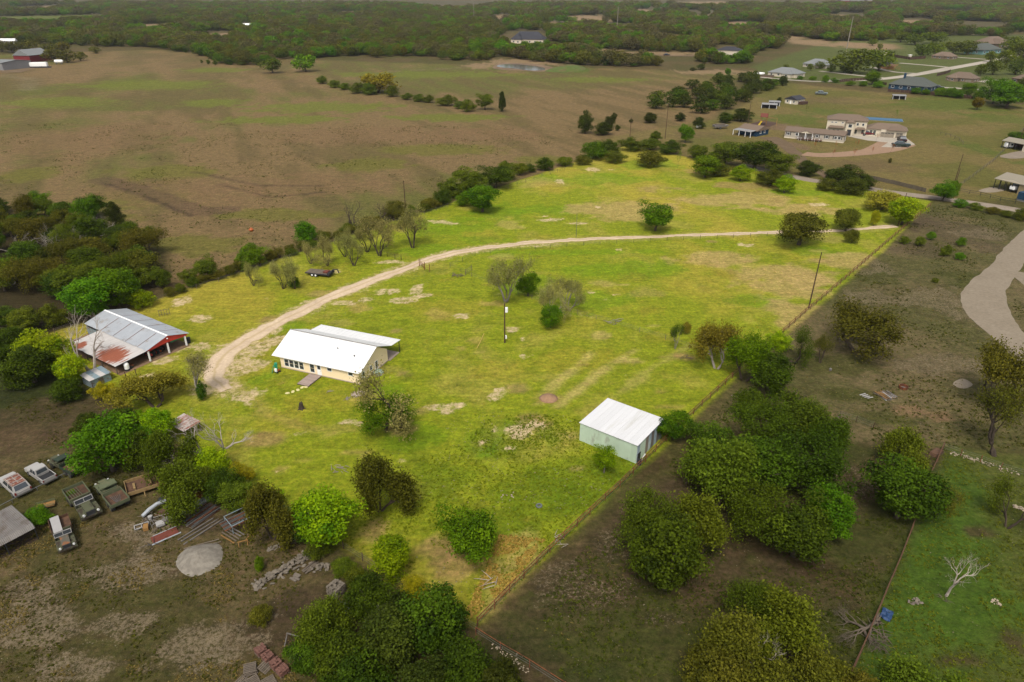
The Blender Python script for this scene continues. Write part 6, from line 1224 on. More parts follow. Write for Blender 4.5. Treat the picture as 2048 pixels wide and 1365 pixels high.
# ------------------------------------------------------------------ neighbours
M_shing = mat('brown_shingle_roof', K(122,104,88), .9, 0, .12, 1.2, stretch=(1,4,4)); M_shingd = mat('dark_slate_roof', K(58,58,64), .85, 0, .12, 1.2); M_shingg = mat('grey_green_roof', K(88,92,86), .85, 0, .1, 1.2); M_shingp = mat('pale_grey_roof', K(136,138,136), .7, .1, .06, 1); M_stucco = mat('white_stucco', K(196,184,162,.85), .85, 0, .06, 1); M_vinyl = mat('grey_vinyl_siding', K(172,162,146,.8), .8, 0, .06, 1, stretch=(.3,1,6)); M_bluew = mat('deep_blue_siding', K(30,66,92), .7, 0, .08, 1, stretch=(.3,1,6)); M_brickw = mat('tan_brick', K(136,118,98), .9, 0, .12, 3); M_redbrick = mat('brown_brick_wall', K(118,92,78), .9, 0, .12, 3); M_shut = mat('black_shutter', (.025,.025,.028), .7); M_garage = mat('garage_door', K(150,138,120), .7); M_fencew = mat('brown_fence_board', K(84,62,50), .9, 0, .2, 2); M_fenceg = mat('grey_fence_board', K(104,94,78), .9, 0, .2, 2); M_greenwin = mat('green_window', K(86,120,110), .2, spec=.5); M_pool = mat('pool_water', K(40,140,150), .1, 0, .1, 2); M_bluecov = mat('blue_cover', K(60,116,152,.5), .5, 0, .06); M_timber = mat('bare_timber', K(164,120,76), .85, 0, .15); M_teal2 = mat('light_teal_siding', K(112,152,150), .8, 0, .05); M_redb = mat('red_metal_siding', K(128,40,44), .7, 0, .1); M_hangar = mat('white_hangar_metal', K(150,148,146), .6, .1, .06); M_peach = mat('peach_stucco', K(166,126,94), .85)
def hip(par, x0, x1, y0, y1, z, rh, m, ins=None, oh=.5, gable=False, name='roof'):
    """hip or gable roof over a rectangle, ridge along the longer side"""
    x0 -= oh; x1 += oh; y0 -= oh; y1 += oh; t = .18; b = MB()
    if x1-x0 >= y1-y0:
        i = 0 if gable else (ins if ins is not None else (y1-y0)/2); ym = (y0+y1)/2; R0, R1 = (x0+i,ym,z+rh), (x1-i,ym,z+rh)
    else:
        i = 0 if gable else (ins if ins is not None else (x1-x0)/2); xm = (x0+x1)/2; R0, R1 = (xm,y0+i,z+rh), (xm,y1-i,z+rh)
    c = [(x0,y0,z),(x1,y0,z),(x1,y1,z),(x0,y1,z)]; lo = [(x,y,z-t) for x,y,_ in c]; v = c+lo+[R0,R1]
    top = [(0,1,9,8),(1,2,9),(2,3,8,9),(3,0,8)] if x1-x0 >= y1-y0 else [(0,1,8),(1,2,9,8),(2,3,9),(3,0,8,9)]
    b.add(v, top+[(4,5,1,0),(5,6,2,1),(6,7,3,2),(7,4,0,3),(7,6,5,4)]); return b.build(name, m, par)
def block(par, x0, x1, y0, y1, h, m, z0=0.0): return B(x0,x1,y0,y1,z0-.4 if z0==0 else z0,h).build('wall', m, par)
def wins(par, y, xs, z, w, h, panes=2, vert=True, m=None, side=-1): 
    for x in xs: window(par,(x,y,z),(1,0,0) if side<0 else (-1,0,0),w,h,panes,fr=.09,vert=vert,m=m,nrm=(0,side,0))
def winx(par, x, ys, z, w, h, side=1, m=None):
    for y in ys: window(par,(x,y,z),(0,1,0),w,h,2,fr=.09,vert=True,m=m,nrm=(side,0,0))
def shutters(par, y, xs, z, w, h):
    for x in xs:
        for s in (-1,1): B(x+s*(w/2+.3)-.2,x+s*(w/2+.3)+.2,y-.05,y-.004,z,z+h).build('shutter', M_shut, par)
# long mobile home with deck
a, th, L = frame((1568,276),(1686,287)); k = L/26; t = thing('mobile_home','long pale mobile home with black shutters and front deck','house',a,th,sc=k)
block(t,0,26,0,8.5,3.3,M_vinyl); hip(t,0,26,0,8.5,3.3,1.5,M_shing,gable=True,oh=.35)
b = MB(); [b.add([(x,0,3.3),(x,8.5,3.3),(x,4.25,4.72)],[(0,1,2)]) for x in (.02,25.98)]; b.build('gable_wall', M_vinyl, t); B(-.05,26.05,-.05,8.55,-.3,.5).build('skirting', M_stucco, t)
wins(t,0,[1.6,5.4,14.4,18.6,22.4,24.0],1.4,1.3,1.3); shutters(t,0,[1.6,14.4,18.6],1.4,1.3,1.3); shutters(t,0,[23.2],1.4,3.0,1.3)
B(9.0,9.95,-.06,-.003,.6,2.7).build('door', M_trim, t); winx(t,26,[4.2],1.4,1.2,1.2)
b = MB(); b.slab([(6.2,-2.6,3.3),(9.6,-2.6,4.4),(9.6,1.5,4.5),(6.2,1.5,3.4)],.12); b.slab([(9.6,-2.6,4.4),(13,-2.6,3.3),(13,1.5,3.4),(9.6,1.5,4.5)],.12); b.build('porch_roof', M_shing, t); MB().poly([(6.6,-2.5,3.3),(12.6,-2.5,3.3),(9.6,-2.5,4.25)]).build('porch_gable', M_stucco, t)
B(6.3,17,-2.9,-.1,.5,.68).build('deck', M_redbrick, t)
for x in (6.5,9.6,12.7): B(x-.1,x+.1,-2.6,-2.4,.68,3.3).build('porch_post', M_trim, t)
for x0,x1 in ((6.5,9.4),(9.8,12.7),(12.7,17)): B(x0,x1,-2.85,-2.75,1.5,1.6).build('deck_rail', M_redbrick, t)
for x in range(7,17): B(x-.05,x+.05,-2.84,-2.76,-.2,1.5).build('deck_post', M_trim if x%3 else M_redbrick, t)
# two storey stucco house
a, th, L = frame((1650,268),(1811,279)); k = L/38; t = thing('stucco_house','large white two storey stucco house with brown hip roofs','house',a,th,sc=k)
block(t,0,19,1,12,7.4,M_stucco); hip(t,0,19,1,12,7.4,2.3,M_shing,5); block(t,19.05,38,1.5,12,3.9,M_stucco); hip(t,19.6,38,1.5,12,3.9,2.4,M_shing,5)
block(t,9.2,13,-.6,3,6.6,M_stucco); hip(t,9.2,13,-.6,5,6.6,1.5,M_shing,2); hip(t,1,8.4,-.8,1.2,3.6,.9,M_shing,1,.2,name='awning_roof'); hip(t,14,18.6,-.3,1.4,3.4,.9,M_shing,1,.2,name='awning_roof')
hip(t,29,37,.6,6,3.9,1.6,M_shing,2.5); block(t,29.2,36.8,1.0,1.48,3.9,M_stucco)
wins(t,1,[2.4,4.2,7.4],5.6,1.2,.7,1); wins(t,1,[14.6,17.2],4.9,1.2,1.4,1); wins(t,1,[1.8,3.8,5.8],1.4,1.3,1.0,1); wins(t,1,[14.4],.8,1.0,2.0,2,m=M_greenwin); wins(t,1,[17.6],1.2,1.1,1.8,2,m=M_greenwin); wins(t,1.5,[21.6,23.2],.8,1.2,2.3,2,m=M_greenwin)
B(10.2,12.2,-.66,-.61,0,3.0).build('entrance_door', M_shut, t); wins(t,-.6,[11.2],3.9,1.8,1.8,1)
for x0,x1 in ((26.2,32.4),(33.2,36.4)):
    g_ = B(x0,x1,.93 if x0>28 else .93,.99,0,2.6).build('garage_door', M_garage, t)
    for j in range(int((x1-x0)/1.5)): B(x0+.3+j*1.5,x0+1.4+j*1.5,.9,.928,2.0,2.35).build('pane', M_glass, g_)
block(t,26,29.15,1.0,1.48,3.85,M_stucco); winx(t,38,[7],1.5,1.4,1.3)
sheet_o = thing('pool_cover','flat bright blue cover behind the stucco house','pool cover',G(1767,240),th); B(-9,9,-4,4,-.2,.35,.1).build('cover', M_bluecov, sheet_o); B(-9.2,9.2,-4.2,4.2,-.3,.1).build('rim', M_conc, sheet_o)
# cars
def car(label, u, v, rz, m, ln=4.6, name='parked_car', cat='car', sc=None):
    t = thing(name, label, cat, G(u,v), rz, sc=sc or 1.0)
    B(-2.25,2.25,-.9,.9,.35,.9,.12).build('body', m, t); cabin(t,-1.5,1.0,-1.1,.35,1.66,.88,1.42,m)
    for x in (1.4,-1.4):
        for y in (-.82,.82): wheel(t,x,y,.33,.22)
    for y in (-.62,.62): B(2.22,2.28,y-.18,y+.18,.6,.75).build('headlight', M_lamp, t); B(-2.28,-2.22,y-.18,y+.18,.62,.78).build('tail_light', M_tail, t)
    return t
th0 = th; car('dark red car parked before the stucco house entrance',1739,272,th0+.1,mat('dark_red_paint', K(112,22,30), .35, 0, .05, spec=.5),sc=1.9); car('black suv parked on the concrete apron by the garage',1803,283,th0+1.7,mat('black_car_paint', K(40,42,48), .3, 0, .05, spec=.5),sc=1.6); car('dark green car parked on the pavers below the black suv',1801,294,th0+.3,mat('dark_green_car_paint', K(48,66,62), .3, 0, .05, spec=.5),sc=1.6); car('black car parked beside the blue house',1876,178,-.6,bpy.data.materials['black_car_paint'],sc=1.6); car('grey pickup parked on the bare ground beyond the cottage',1642,190,-.5,mat('grey_truck_paint', K(110,122,120), .4, 0, .05, spec=.5),sc=1.7); car('dark truck parked in the clearing near the grey house',1333,112,.2,bpy.data.materials['black_car_paint'],sc=1.5); car('grey car parked on the tan clearing road',1400,110,.2,bpy.data.materials['grey_truck_paint'],sc=1.5)
# small buildings
def cottage(name, label, cat, A, Bp, dep, h, rh, wm, rm, gable=True, front=None, sc=None, L0=None):
    a, th, L = frame(A,Bp); L0 = L0 or L; t = thing(name, label, cat, a, th, sc=L/L0); block(t,0,L0,0,dep,h,wm); hip(t,0,L0,0,dep,h,rh,rm,gable=gable,oh=.4)
    if gable:
        b = MB()
        if L0 >= dep: [b.add([(x,0,h),(x,dep,h),(x,dep/2,h+rh*.9)],[(0,1,2)]) for x in (.02,L0-.02)]
        else: [b.add([(0,y,h),(L0,y,h),(L0/2,y,h+rh*.9)],[(0,1,2)]) for y in (.02,dep-.02)]
        b.build('gable_wall', wm, t)
    return t, L0
t, L = cottage('guest_cottage','small white cottage with dark gable roof','house',(1569,207),(1592,210),9,2.8,1.9,M_stucco,M_shingd,True,L0=8); wins(t,0,[1.8,6.2],.8,1.3,1.5); B(3.5,4.5,-.06,-.004,0,2.2).build('door', M_trim, t); winx(t,8,[2,5.5],.9,1.1,1.2); B(8.05,11,2,8,0,1.6).build('side_fence', M_fencew, t)
t, L = cottage('blue_shed','blue shed with white lean-to carport','shed',(1476,268),(1512,274),9,2.4,1.6,M_bluew,M_shing,True,L0=9)
for k in range(6): corr((k*1.5-.3,-4,2.2),((k+1)*1.5-.3,-4,2.2),(k*1.5-.3,.2,2.5),4,.03,(0,0,1)).build('roof_sheet', M_hangar, t)
for x in (0,3,6,8.6): B(x-.08,x+.08,-3.9,-3.74,-.3,2.2).build('post', M_trim, t)
winx(t,9,[3,6],.9,1.1,1.1)
for i,(u,v,w,l) in enumerate([(1538,217,8,'small white roofed animal shed near the cottage'),(1548,212,6,'flat white shelter behind the animal shed'),(1797,199,7,'white topped trailer shed in the open pasture')]):
    t = thing('animal_shed', l, 'shed', G(u,v), -.35, sc=1.1); b = MB().slab([(-w/2,-2,2.1),(w/2,-2,2.1),(w/2,2.4,2.4),(-w/2,2.4,2.4)],.15); b.build('roof', M_hangar, t); B(-w/2+.1,w/2-.1,1.2,1.35,-.3,2.1).build('back_wall', M_shut, t); B(w/2-.3,w/2-.15,-1.8,1.2,-.3,2.0).build('side_wall', M_hangar, t)
    for x in (-w/2+.15,0,w/2-.4): B(x-.07,x+.07,-1.9,-1.76,-.3,2.1).build('post', M_trim, t)
# play set
t = thing('play_set','timber play set with yellow slide on a mulch square','playground',G(1526,250),-.4,sc=1.4)
for x in (-1,1):
    for y in (-1,1): B(x-.08,x+.08,y-.08,y+.08,-.2,3).build('post', M_wood, t)
B(-1.05,1.05,-1.05,1.05,1.3,1.4).build('platform', M_wood, t); b = MB(); b.slab([(-1.3,-1.3,2.9),(1.3,-1.3,2.9),(1.3,0,4),(-1.3,0,4)],.08); b.slab([(-1.3,0,4),(1.3,0,4),(1.3,1.3,2.9),(-1.3,1.3,2.9)],.08); b.build('canopy', M_redrust, t)
MB().slab([(-.9,-1.1,1.4),(-.3,-1.1,1.4),(-1.1,-4.2,.1),(-1.7,-4.2,.1)],.1).build('slide', mat('yellow_plastic', K(190,160,40), .4), t); MB().beam((1,0,2.6),(4.5,0,2.6),.12).build('swing_beam', M_wood, t); [MB().beam((4.5,0,2.6),(4.6,y,0),.1).build('swing_leg', M_wood, t) for y in (-1,1)]
sheet('mulch_bed', [(1497,250),(1525,241),(1556,247),(1540,254),(1510,254)], mat('dark_mulch', K(86,62,48), .95, 0, .25, 2), .12)
t = thing('propane_tank','white propane tank beside the dark cedar','tank',G(1398,258),.4,sc=1.5); MB().tube([(-1.2,0,.8),(-1,0,.8),(1,0,.8),(1.2,0,.8)], [.2,.45,.45,.2], 12).build('tank', M_trim, t); [B(x-.1,x+.1,-.3,.3,0,.5).build('foot', M_steel, t) for x in (-.7,.7)]
t = thing('row_boat','grey upturned boat on a trailer by the blue shed','boat',G(1440,258),.2,sc=1.8); b = MB(); b.prism([(-2,0.5),(1.4,.5),(2.2,1.0),(-2,1.1)], -.8,.8); b.build('hull', M_galvd, t); B(-1.6,1.2,-.6,.6,1.0,1.3,.1).build('cover', M_greywood, t); [wheel(t,-.4,y,.3,.18) for y in (-.9,.9)]
# roadside sheds on the right edge
a, th, L = frame((1985,377),(2035,389)); t = thing('pole_barn','tan metal pole barn with open carport at the road','barn',a,th); 
hip(t,0,13,0,11,3.4,1.6,mat('tan_metal_roof', K(156,146,126), .5, .1, .05),gable=True,oh=.3); MB().poly([(0,-.25,3.3),(9,-.25,3.3),(6.5,-.25,4.1)]).build('gable_panel', M_stucco, t); block(t,8.2,13,0,11,3.3,mat('tan_siding', K(150,134,100), .7)); B(0,8.2,10.7,10.9,-.2,3.3).build('back_wall', M_tin, t)
for x in (.1,2,4,6,8): B(x-.08,x+.08,.1,.26,-.2,3.4).build('post', M_dkmetal, t)
for y in (3,6,9): B(.02,.18,y-.08,y+.08,-.2,3.4).build('post', M_dkmetal, t)
q = thing('boat_trailer','white boat parked under the pole barn roof','boat',local(t,6.2,1.6)+Vector((0,0,.0)),th+1.5); B(-1.6,1.8,-.9,.9,.9,2.1,.2).build('hull', M_trim, q); B(-1,1,-.7,.7,2.1,2.3,.08).build('cover', M_panel, q); [wheel(q,0,y,.35,.2) for y in (-.95,.95)]; MB().beam((1.8,0,.6),(2.8,0,.5),.12).build('hitch', M_dkmetal, q)
t = thing('shipping_container','dark blue storage container beside the county road','container',G(2052,404),th); B(-2.5,2.5,-1.2,1.2,.6,2.8,.03).build('box', M_bluew, t); [corr((-2.5+k*.5,-1.21,.6),(-2+k*.5,-1.21,.6),(-2.5+k*.5,-1.21,2.75),3,.04,(0,-1,0)).build('rib_panel', M_bluew, t) for k in range(10)]; B(-2.4,2.4,-1.1,1.1,-.1,.6).build('base', M_hangar, t)
t = thing('equipment_shed','low pale roofed shed with white camper at the road','shed',G(2045,300),th,sc=1.0); hip(t,-7,8,-4,4,3,1.2,bpy.data.materials['tan_metal_roof'],gable=True,oh=.2); B(2,8,-3.8,3.8,-.2,3).build('wall', M_stucco, t); [B(x-.1,x+.1,-3.9,-3.7,-.2,3).build('post', M_dkmetal, t) for x in (-6.8,-4,-1)]; B(-7,2,3.6,3.8,-.2,2.9).build('back_wall', M_bedrust, t)
q = thing('camper','white camper parked in the low shed','camper',local(t,-4.8,-2.4),th+1.2); B(-1.6,1.6,-1,1,.5,2.4,.2).build('body', M_trim, q); B(.2,1.2,-1.06,-1.0,1.3,2.0).build('window', M_glass, q); [wheel(q,0,y,.35,.2) for y in (-.95,.95)]
blob('gravel_patch',[(2000,312),(2060,300),(2090,310),(2030,318)],M_asph,0,.05,10); blob('caliche_patch',[(1957,382),(1985,375),(2010,381),(1980,386)],M_cal2,0,.04,11)
fence('wood_fence','grey plank fence along the county road verge',[(1735,358),(1790,370),(1850,385)],3,1.4,(),.05,.06,M_fenceg,boards=.9); fence('wood_fence','short grey plank fence beside the mobile home track',[(1592,338),(1610,342),(1628,344),(1638,336)],3,1.6,(),.05,.06,M_fenceg,boards=.9)
fence('wire_fence','pasture fence running uphill from the road',[(1910,380),(1945,355),(1985,325),(2020,290),(2060,245)],6,1.5,(1.3,),.05,.07,M_greywood,wire=(.5,.9)); fence('wire_fence','roadside pipe fence before the pole barn',[(1915,385),(1960,393),(2000,403),(2060,413)],4,1.4,(1.3,.7),.05,.07,M_dkmetal); fence('wire_fence','old corral fence on the pasture below the suburb',[(1880,270),(1900,275),(1918,282),(1925,290)],4,1.5,(1.2,),.06,.08,M_greywood)
fence('wood_fence','dark brown plank fence beside the blue house',[(1668,166),(1700,163),(1730,161),(1772,172)],6,2.0,(),.05,.1,M_fencew,boards=2.5); fence('wood_fence','long grey plank fence below the blue house',[(1775,184),(1860,190),(1960,200)],6,1.8,(),.05,.1,M_fencew,boards=2.5); fence('wood_fence','dark plank fence with pale pillars behind the timber frame',[(1770,112),(1795,116),(1820,120),(1850,118)],8,2.4,(),.05,.15,M_fencew,boards=3.5); fence('wood_fence','brown plank fence beside the brown roofed brick house',[(1873,153),(1890,149),(1900,145)],8,2.2,(),.05,.1,M_fencew,boards=3)
# suburb houses
def villa(label, A, Bp, dep, h, rh, wm, rm, nwin=4, wing=None, sc=None, L0=24, chim=False, garage=False, tw=2.0, name='suburban_house', ins=None):
    a, th, L = frame(A,Bp); t = thing(name, label, 'house', a, th, sc=L/L0)
    block(t,0,L0,0,dep,h,wm); hip(t,0,L0,0,dep,h,rh,rm,ins,.6); xs = [L0*(i+.5)/nwin for i in range(nwin)]
    if wing:
        x0,x1,d = wing; block(t,x0,x1,-d,0,h-.05,wm); hip(t,x0,x1,-d,dep*.5,h-.05,rh*.75,rm,None,.5); wins(t,-d,[(x0+x1)/2],.9,tw,1.6); xs = [x for x in xs if not x0-1 < x < x1+1]
    wins(t,0,xs,.9,tw,1.6,2); winx(t,L0,[dep*.3,dep*.7],.9,1.4,1.5); winx(t,0,[dep*.3,dep*.7],.9,1.4,1.5,-1)
    B(L0*.5-.6,L0*.5+.6,-.08,-.01,0,2.3).build('door', M_shut if wm is not M_bluew else M_shut, t)
    if chim: B(L0*.25,L0*.25+1.2,dep*.35,dep*.35+1.2,h,h+rh+2.0).build('chimney', wm, t)
    if garage: B(L0-7,L0-2,-.1,-.02,0,2.5).build('garage_door', M_garage, t)
    return t
villa('blue house with grey roof and blue chimney behind fence',(1776,178),(1858,185),15,3.2,5.0,M_bluew,M_shingg,5,chim=True,L0=26)
villa('white brick house with pale metal roof and round pool',(1535,152),(1592,157),16,3.2,4.0,M_stucco,M_shingp,4,(15,23,5),L0=26,garage=False); villa('second pale roofed house behind the white brick house',(1605,134),(1650,138),15,3.2,4.5,M_vinyl,M_shingp,3,(10,16,4),L0=24); villa('brown roofed brick house on the street curve',(1890,161),(1945,166),15,3.4,5.0,M_brickw,M_shing,4,(5,12,5),L0=26,garage=True)
villa('brown brick house beyond the street trees',(1862,117),(1902,120),14,3.2,4.5,M_brickw,M_shing,3,(9,15,4),L0=24); villa('pale teal house at the bend of the street',(1963,110),(2000,107),14,3.2,4.2,M_teal2,M_shingg,4,L0=24); villa('large brown roofed house at the top of the street',(1975,97),(2022,95),16,3.4,5,M_brickw,M_shing,4,(6,13,5),L0=26); villa('brown house at the right end of the street',(2022,165),(2075,172),14,3.4,4.5,M_redbrick,M_shing,4,L0=24); villa('grey roofed house with teal wall behind the big tree',(2030,196),(2080,204),14,3.2,4.5,M_teal2,M_shing,4,L0=24)
villa('white stone house with dark gabled roof in the far clearing',(1022,87),(1086,88),22,4.0,7.0,M_stucco,M_shingd,6,(5,12,6),L0=34,ins=8); t = villa('two storey pale house half hidden by cedars',(1432,114),(1476,116),14,6.5,3.0,M_stucco,M_shingd,4,L0=22); villa('terracotta roofed house hidden in the left woods',(118,72),(142,72),16,5.0,4.0,M_peach,mat('terracotta_roof', K(140,84,58), .9),3,L0=22); villa('peach walled house among the left oaks',(163,78),(180,78),12,5.0,3.0,M_peach,bpy.data.materials['terracotta_roof'],2,L0=16); villa('low grey roofed house in the far left clearing',(35,22),(62,21),30,4,5,M_brickw,M_shing,4,L0=40)
# house under construction
a, th, L = frame((1752,137),(1790,141)); t = thing('timber_house_frame','unfinished house with dark roof and bare timber frame','house',a,th,sc=L/24); block(t,0,12,2,14,3.2,M_timber); hip(t,0,14,2,14,3.2,4.2,M_shingd,5,.5)
for k in range(9): B(12.4+k*1.3,12.6+k*1.3,0,.25,-.3,3.4).build('stud', M_timber, t); MB().beam((12.5+k*1.3,.1,3.4),(12.5+k*1.3,6,5.4),.25).build('rafter', M_timber, t); B(12.4+k*1.3,12.6+k*1.3,9,9.25,-.3,3.4).build('stud', M_timber, t)
for z in (.2,3.3): B(12.3,23.2,-.05,.3,z,z+.25).build('plate', M_timber, t)
for u,v in ((1769,112),(1818,119)):
    q = thing('fence_pillar','pale stone pillar at the end of the dark fence','pillar',G(u,v),0,'fence pillars'); B(-1.2,1.2,-1.2,1.2,-.5,3.6,.1).build('shaft', M_stucco, q); B(-1.4,1.4,-1.4,1.4,3.6,4.0).build('cap', M_trim, q)
t = thing('round_pool','round above ground swimming pool beside the white house','pool',G(1518,148)); MB().lathe([(4.4,-.3),(4.4,.8),(4.1,.8)], n=28).build('wall', M_trim, t); MB().lathe([(4.15,.7),(.1,.71)], n=28).build('water', M_pool, t)
t = thing('pool_deck','reddish timber deck between the pool and the house','deck',G(1536,154),-.2); B(-6,4,-3,2,-.3,.8).build('platform', M_redbrick, t); B(-6,4,-3.1,-2.95,.8,1.7).build('rail', M_greywood, t)
# left background farm
a, th, L = frame((8,142),(65,136)); t = thing('aircraft_hangar','wide white metal hangar with low roof','hangar',a,th,sc=L/26); block(t,0,26,0,18,6.2,M_hangar); b = MB(); b.slab([(-.4,-.5,6.2),(13,-.5,7.6),(13,18.4,7.6),(-.4,18.4,6.2)],.2); b.slab([(13,-.5,7.6),(26.4,-.5,6.2),(26.4,18.4,6.2),(13,18.4,7.6)],.2); b.build('roof', M_shingp, t); MB().poly([(0,-.02,6.1),(26,-.02,6.1),(13,-.02,7.4)]).build('gable_wall', M_hangar, t); [B(1+k*6,6.9+k*6,-.1,-.02,0,5.6).build('door_leaf', M_hangar, t) for k in range(4)]
t = thing('box_trailer','long white enclosed trailer beside the hangar','trailer',G(77,136),.12); B(-8,8,-1.6,1.6,1.0,4.4,.3).build('body', M_trim, t); [wheel(t,x,y,.6,.3) for x in (2,3.4) for y in (-1.6,1.6)]; B(-9,10,-1.8,1.8,-.2,.9).build('base', M_shut, t)
a, th, L = frame((62,126),(103,121)); t = thing('red_barn','red metal barn with pale roof behind the hangar','barn',a,th,sc=L/20); block(t,0,20,0,14,5,M_redb); hip(t,0,20,0,14,5,4,M_shingp,gable=True,oh=.4); b = MB(); [b.add([(x,0,5),(x,14,5),(x,7,8.8)],[(0,1,2)]) for x in (.02,19.98)]; b.build('gable_wall', M_redb, t); B(6,11,-.1,-.02,0,4).build('barn_door', M_redb, t)
t = thing('propane_tank','white propane tank on the far field beside the barn trees','tank',G(119,129),.2,sc=3); MB().tube([(-1.2,0,.8),(-1,0,.8),(1,0,.8),(1.2,0,.8)], [.2,.45,.45,.2], 12).build('tank', M_trim, t); [B(x-.1,x+.1,-.3,.3,-.2,.5).build('foot', M_steel, t) for x in (-.7,.7)]
for i,(u,v,w,d,l) in enumerate([(495,56,18,8,'white metal shed roof in the middle of the far woods'),(4,90,14,8,'white roofed farm shed at the far left trees'),(24,90,9,5,'small white trailer beside the farm shed')]):
    t = thing('farm_shed', l, 'shed', G(u,v), .1, sc=1.2); block(t,-w/2,w/2,-d/2,d/2,3.5,M_hangar); hip(t,-w/2,w/2,-d/2,d/2,3.5,2,M_trim,gable=True,oh=.3)
for i,(u,v,w,m,l) in enumerate([(1718,8,60,M_hangar,'long white warehouse on the far horizon'),(1690,9,30,M_redb,'red store block on the far horizon'),(1745,9,36,M_peach,'tan warehouse on the far horizon')]):
    t = thing('warehouse', l, 'building', G(u,v), 0); block(t,-w/2,w/2,0,30,11,m); hip(t,-w/2,w/2,0,30,11,3,M_shingp,gable=True,oh=.5)
g = 'dark cattle grazing by the hangar'
# small marks on the field
o = MB().lathe([(.4,0),(.7,.5),(.3,1.0)], n=10).build('marker_buoy', M_orange); o.location = G(503,463); tag(o, 'tiny orange round marker on the brown field','marker')
fence('field_windrow','row of dark hay feeders along the hangar field',[(88,141),(100,143)],6,1.0,(.8,),.2,.3,M_bedrust) if False else None
# ------------------------------------------------------------------ loose ground cover
def scatter_tufts(name, label, n, uvpoly, seed, size, mats, thr=.5, scale=8, blades=5):
    """one mesh of many small leaf tufts inside an outline"""
    rg = np.random.default_rng(seed); P = PG(*uvpoly); xs = [p.x for p in P]; ys = [p.y for p in P]
    x = rg.uniform(min(xs),max(xs),n*3); y = rg.uniform(min(ys),max(ys),n*3); ok = (poly_sd(x,y,P) > 0) & (fbm(x,y,scale,seed) > thr)
    ok &= (line_d(x,y,PG(*GRAVEL)) > 5.0) & (line_d(x,y,PG(*DRIVE)) > 2.4)
    x = x[ok][:n]; y = y[ok][:n]; k = len(x); s = rg.uniform(size[0],size[1],k)
    c = np.repeat(np.stack([x,y,zt(x,y)],1),blades,0); ss = np.repeat(s,blades); d = rg.normal(size=(len(c),3)); d[:,2] = abs(d[:,2])+.3; d /= np.linalg.norm(d,axis=1)[:,None]
    nr = d*.5+rg.normal(size=d.shape)*.4+np.array([0,0,.5]); nr /= np.linalg.norm(nr,axis=1)[:,None]
    me = leaf_mesh(name, c+d*ss[:,None]*.8, nr, ss*.55*rg.uniform(.7,1.3,len(ss)), np.repeat(rg.normal(.5,.25,k),blades), rg); me.materials.clear(); me.materials.append(LM[mats])
    o = bpy.data.objects.new(name, me); C.objects.link(o); return tag(o, label, None, None, 'stuff')
LM['weed'] = leafmat('leaf_weed', S(84,98,14,.42), S(124,134,26,.42)); LM['drygrass'] = leafmat('leaf_dry', S(92,80,54,.42), S(134,118,86,.42)); LM['straw'] = leafmat('leaf_straw', S(150,124,70,.5), S(200,174,112,.5)); LM['darkweed'] = leafmat('leaf_dark_weed', S(46,54,16,.5), S(78,80,30,.5)); LM['lime'] = leafmat('leaf_lime_weed', S(120,120,20,.48), S(156,148,44,.48))
scatter_tufts('weeds','low green weeds over the lower homestead grass',4500,[(700,960),(800,900),(950,830),(1150,830),(1280,930),(1000,1210),(930,1240),(640,1060)],1,(.07,.19),'weed',.45,7)
scatter_tufts('weeds','dense dark green weeds round the pale bare patch',800,[(930,880),(990,830),(1100,830),(1140,870),(1090,910),(1000,920)],2,(.10,.24),'weed',.52,4)
scatter_tufts('weeds','yellow green tufts over the upper homestead grass',6000,[(420,640),(1000,400),(1260,310),(1850,410),(1450,760),(1150,800),(700,880),(480,900)],3,(.08,.18),'lime',.5,9)
scatter_tufts('dry_grass','dry straw heaps at the parcel tip',1400,[(930,1230),(1000,1070),(1090,1080),(1000,1200),(955,1245)],4,(.10,.24),'straw',.42,5)
scatter_tufts('dry_grass','dry tufts over the yard and the scrub',6000,[(-100,1060),(300,1040),(560,1200),(620,1365),(-100,1400)],5,(.07,.18),'drygrass',.52,6)
scatter_tufts('weeds','dark tufts over the salvage yard grass',7000,[(-100,760),(200,820),(600,1100),(640,1365),(-100,1400)],6,(.08,.22),'darkweed',.48,6)
scatter_tufts('weeds','dark weeds between the oaks outside the pipe fence',9000,[(1000,1290),(1290,960),(1500,760),(1880,900),(1700,1340),(1000,1420)],7,(.08,.24),'darkweed',.48,6)
scatter_tufts('dry_grass','dry tufts between the oaks outside the pipe fence',6000,[(1000,1290),(1290,960),(1500,760),(1880,420),(2048,560),(1880,900),(1700,1340)],8,(.07,.2),'drygrass',.55,7)
scatter_tufts('weeds','dark tufts over the stony scrub by the road',6000,[(1520,720),(1870,410),(2100,450),(2100,900),(1880,895)],9,(.12,.32),'darkweed',.52,9)
scatter_tufts('weeds','green tufts over the lower right pasture',4000,[(1890,900),(2100,960),(2100,1420),(1690,1400)],10,(.08,.2),'mid',.5,5)
scatter_tufts('dry_grass','dark dry stubble over the brown field',9000,[(0,430),(0,250),(500,240),(1150,260),(1000,370),(520,530),(340,560),(200,430)],11,(.14,.4),'darkweed',.55,12,3)
M_chip = mat('limestone_chip', K(140,128,106), .9, 0, .2, .5)
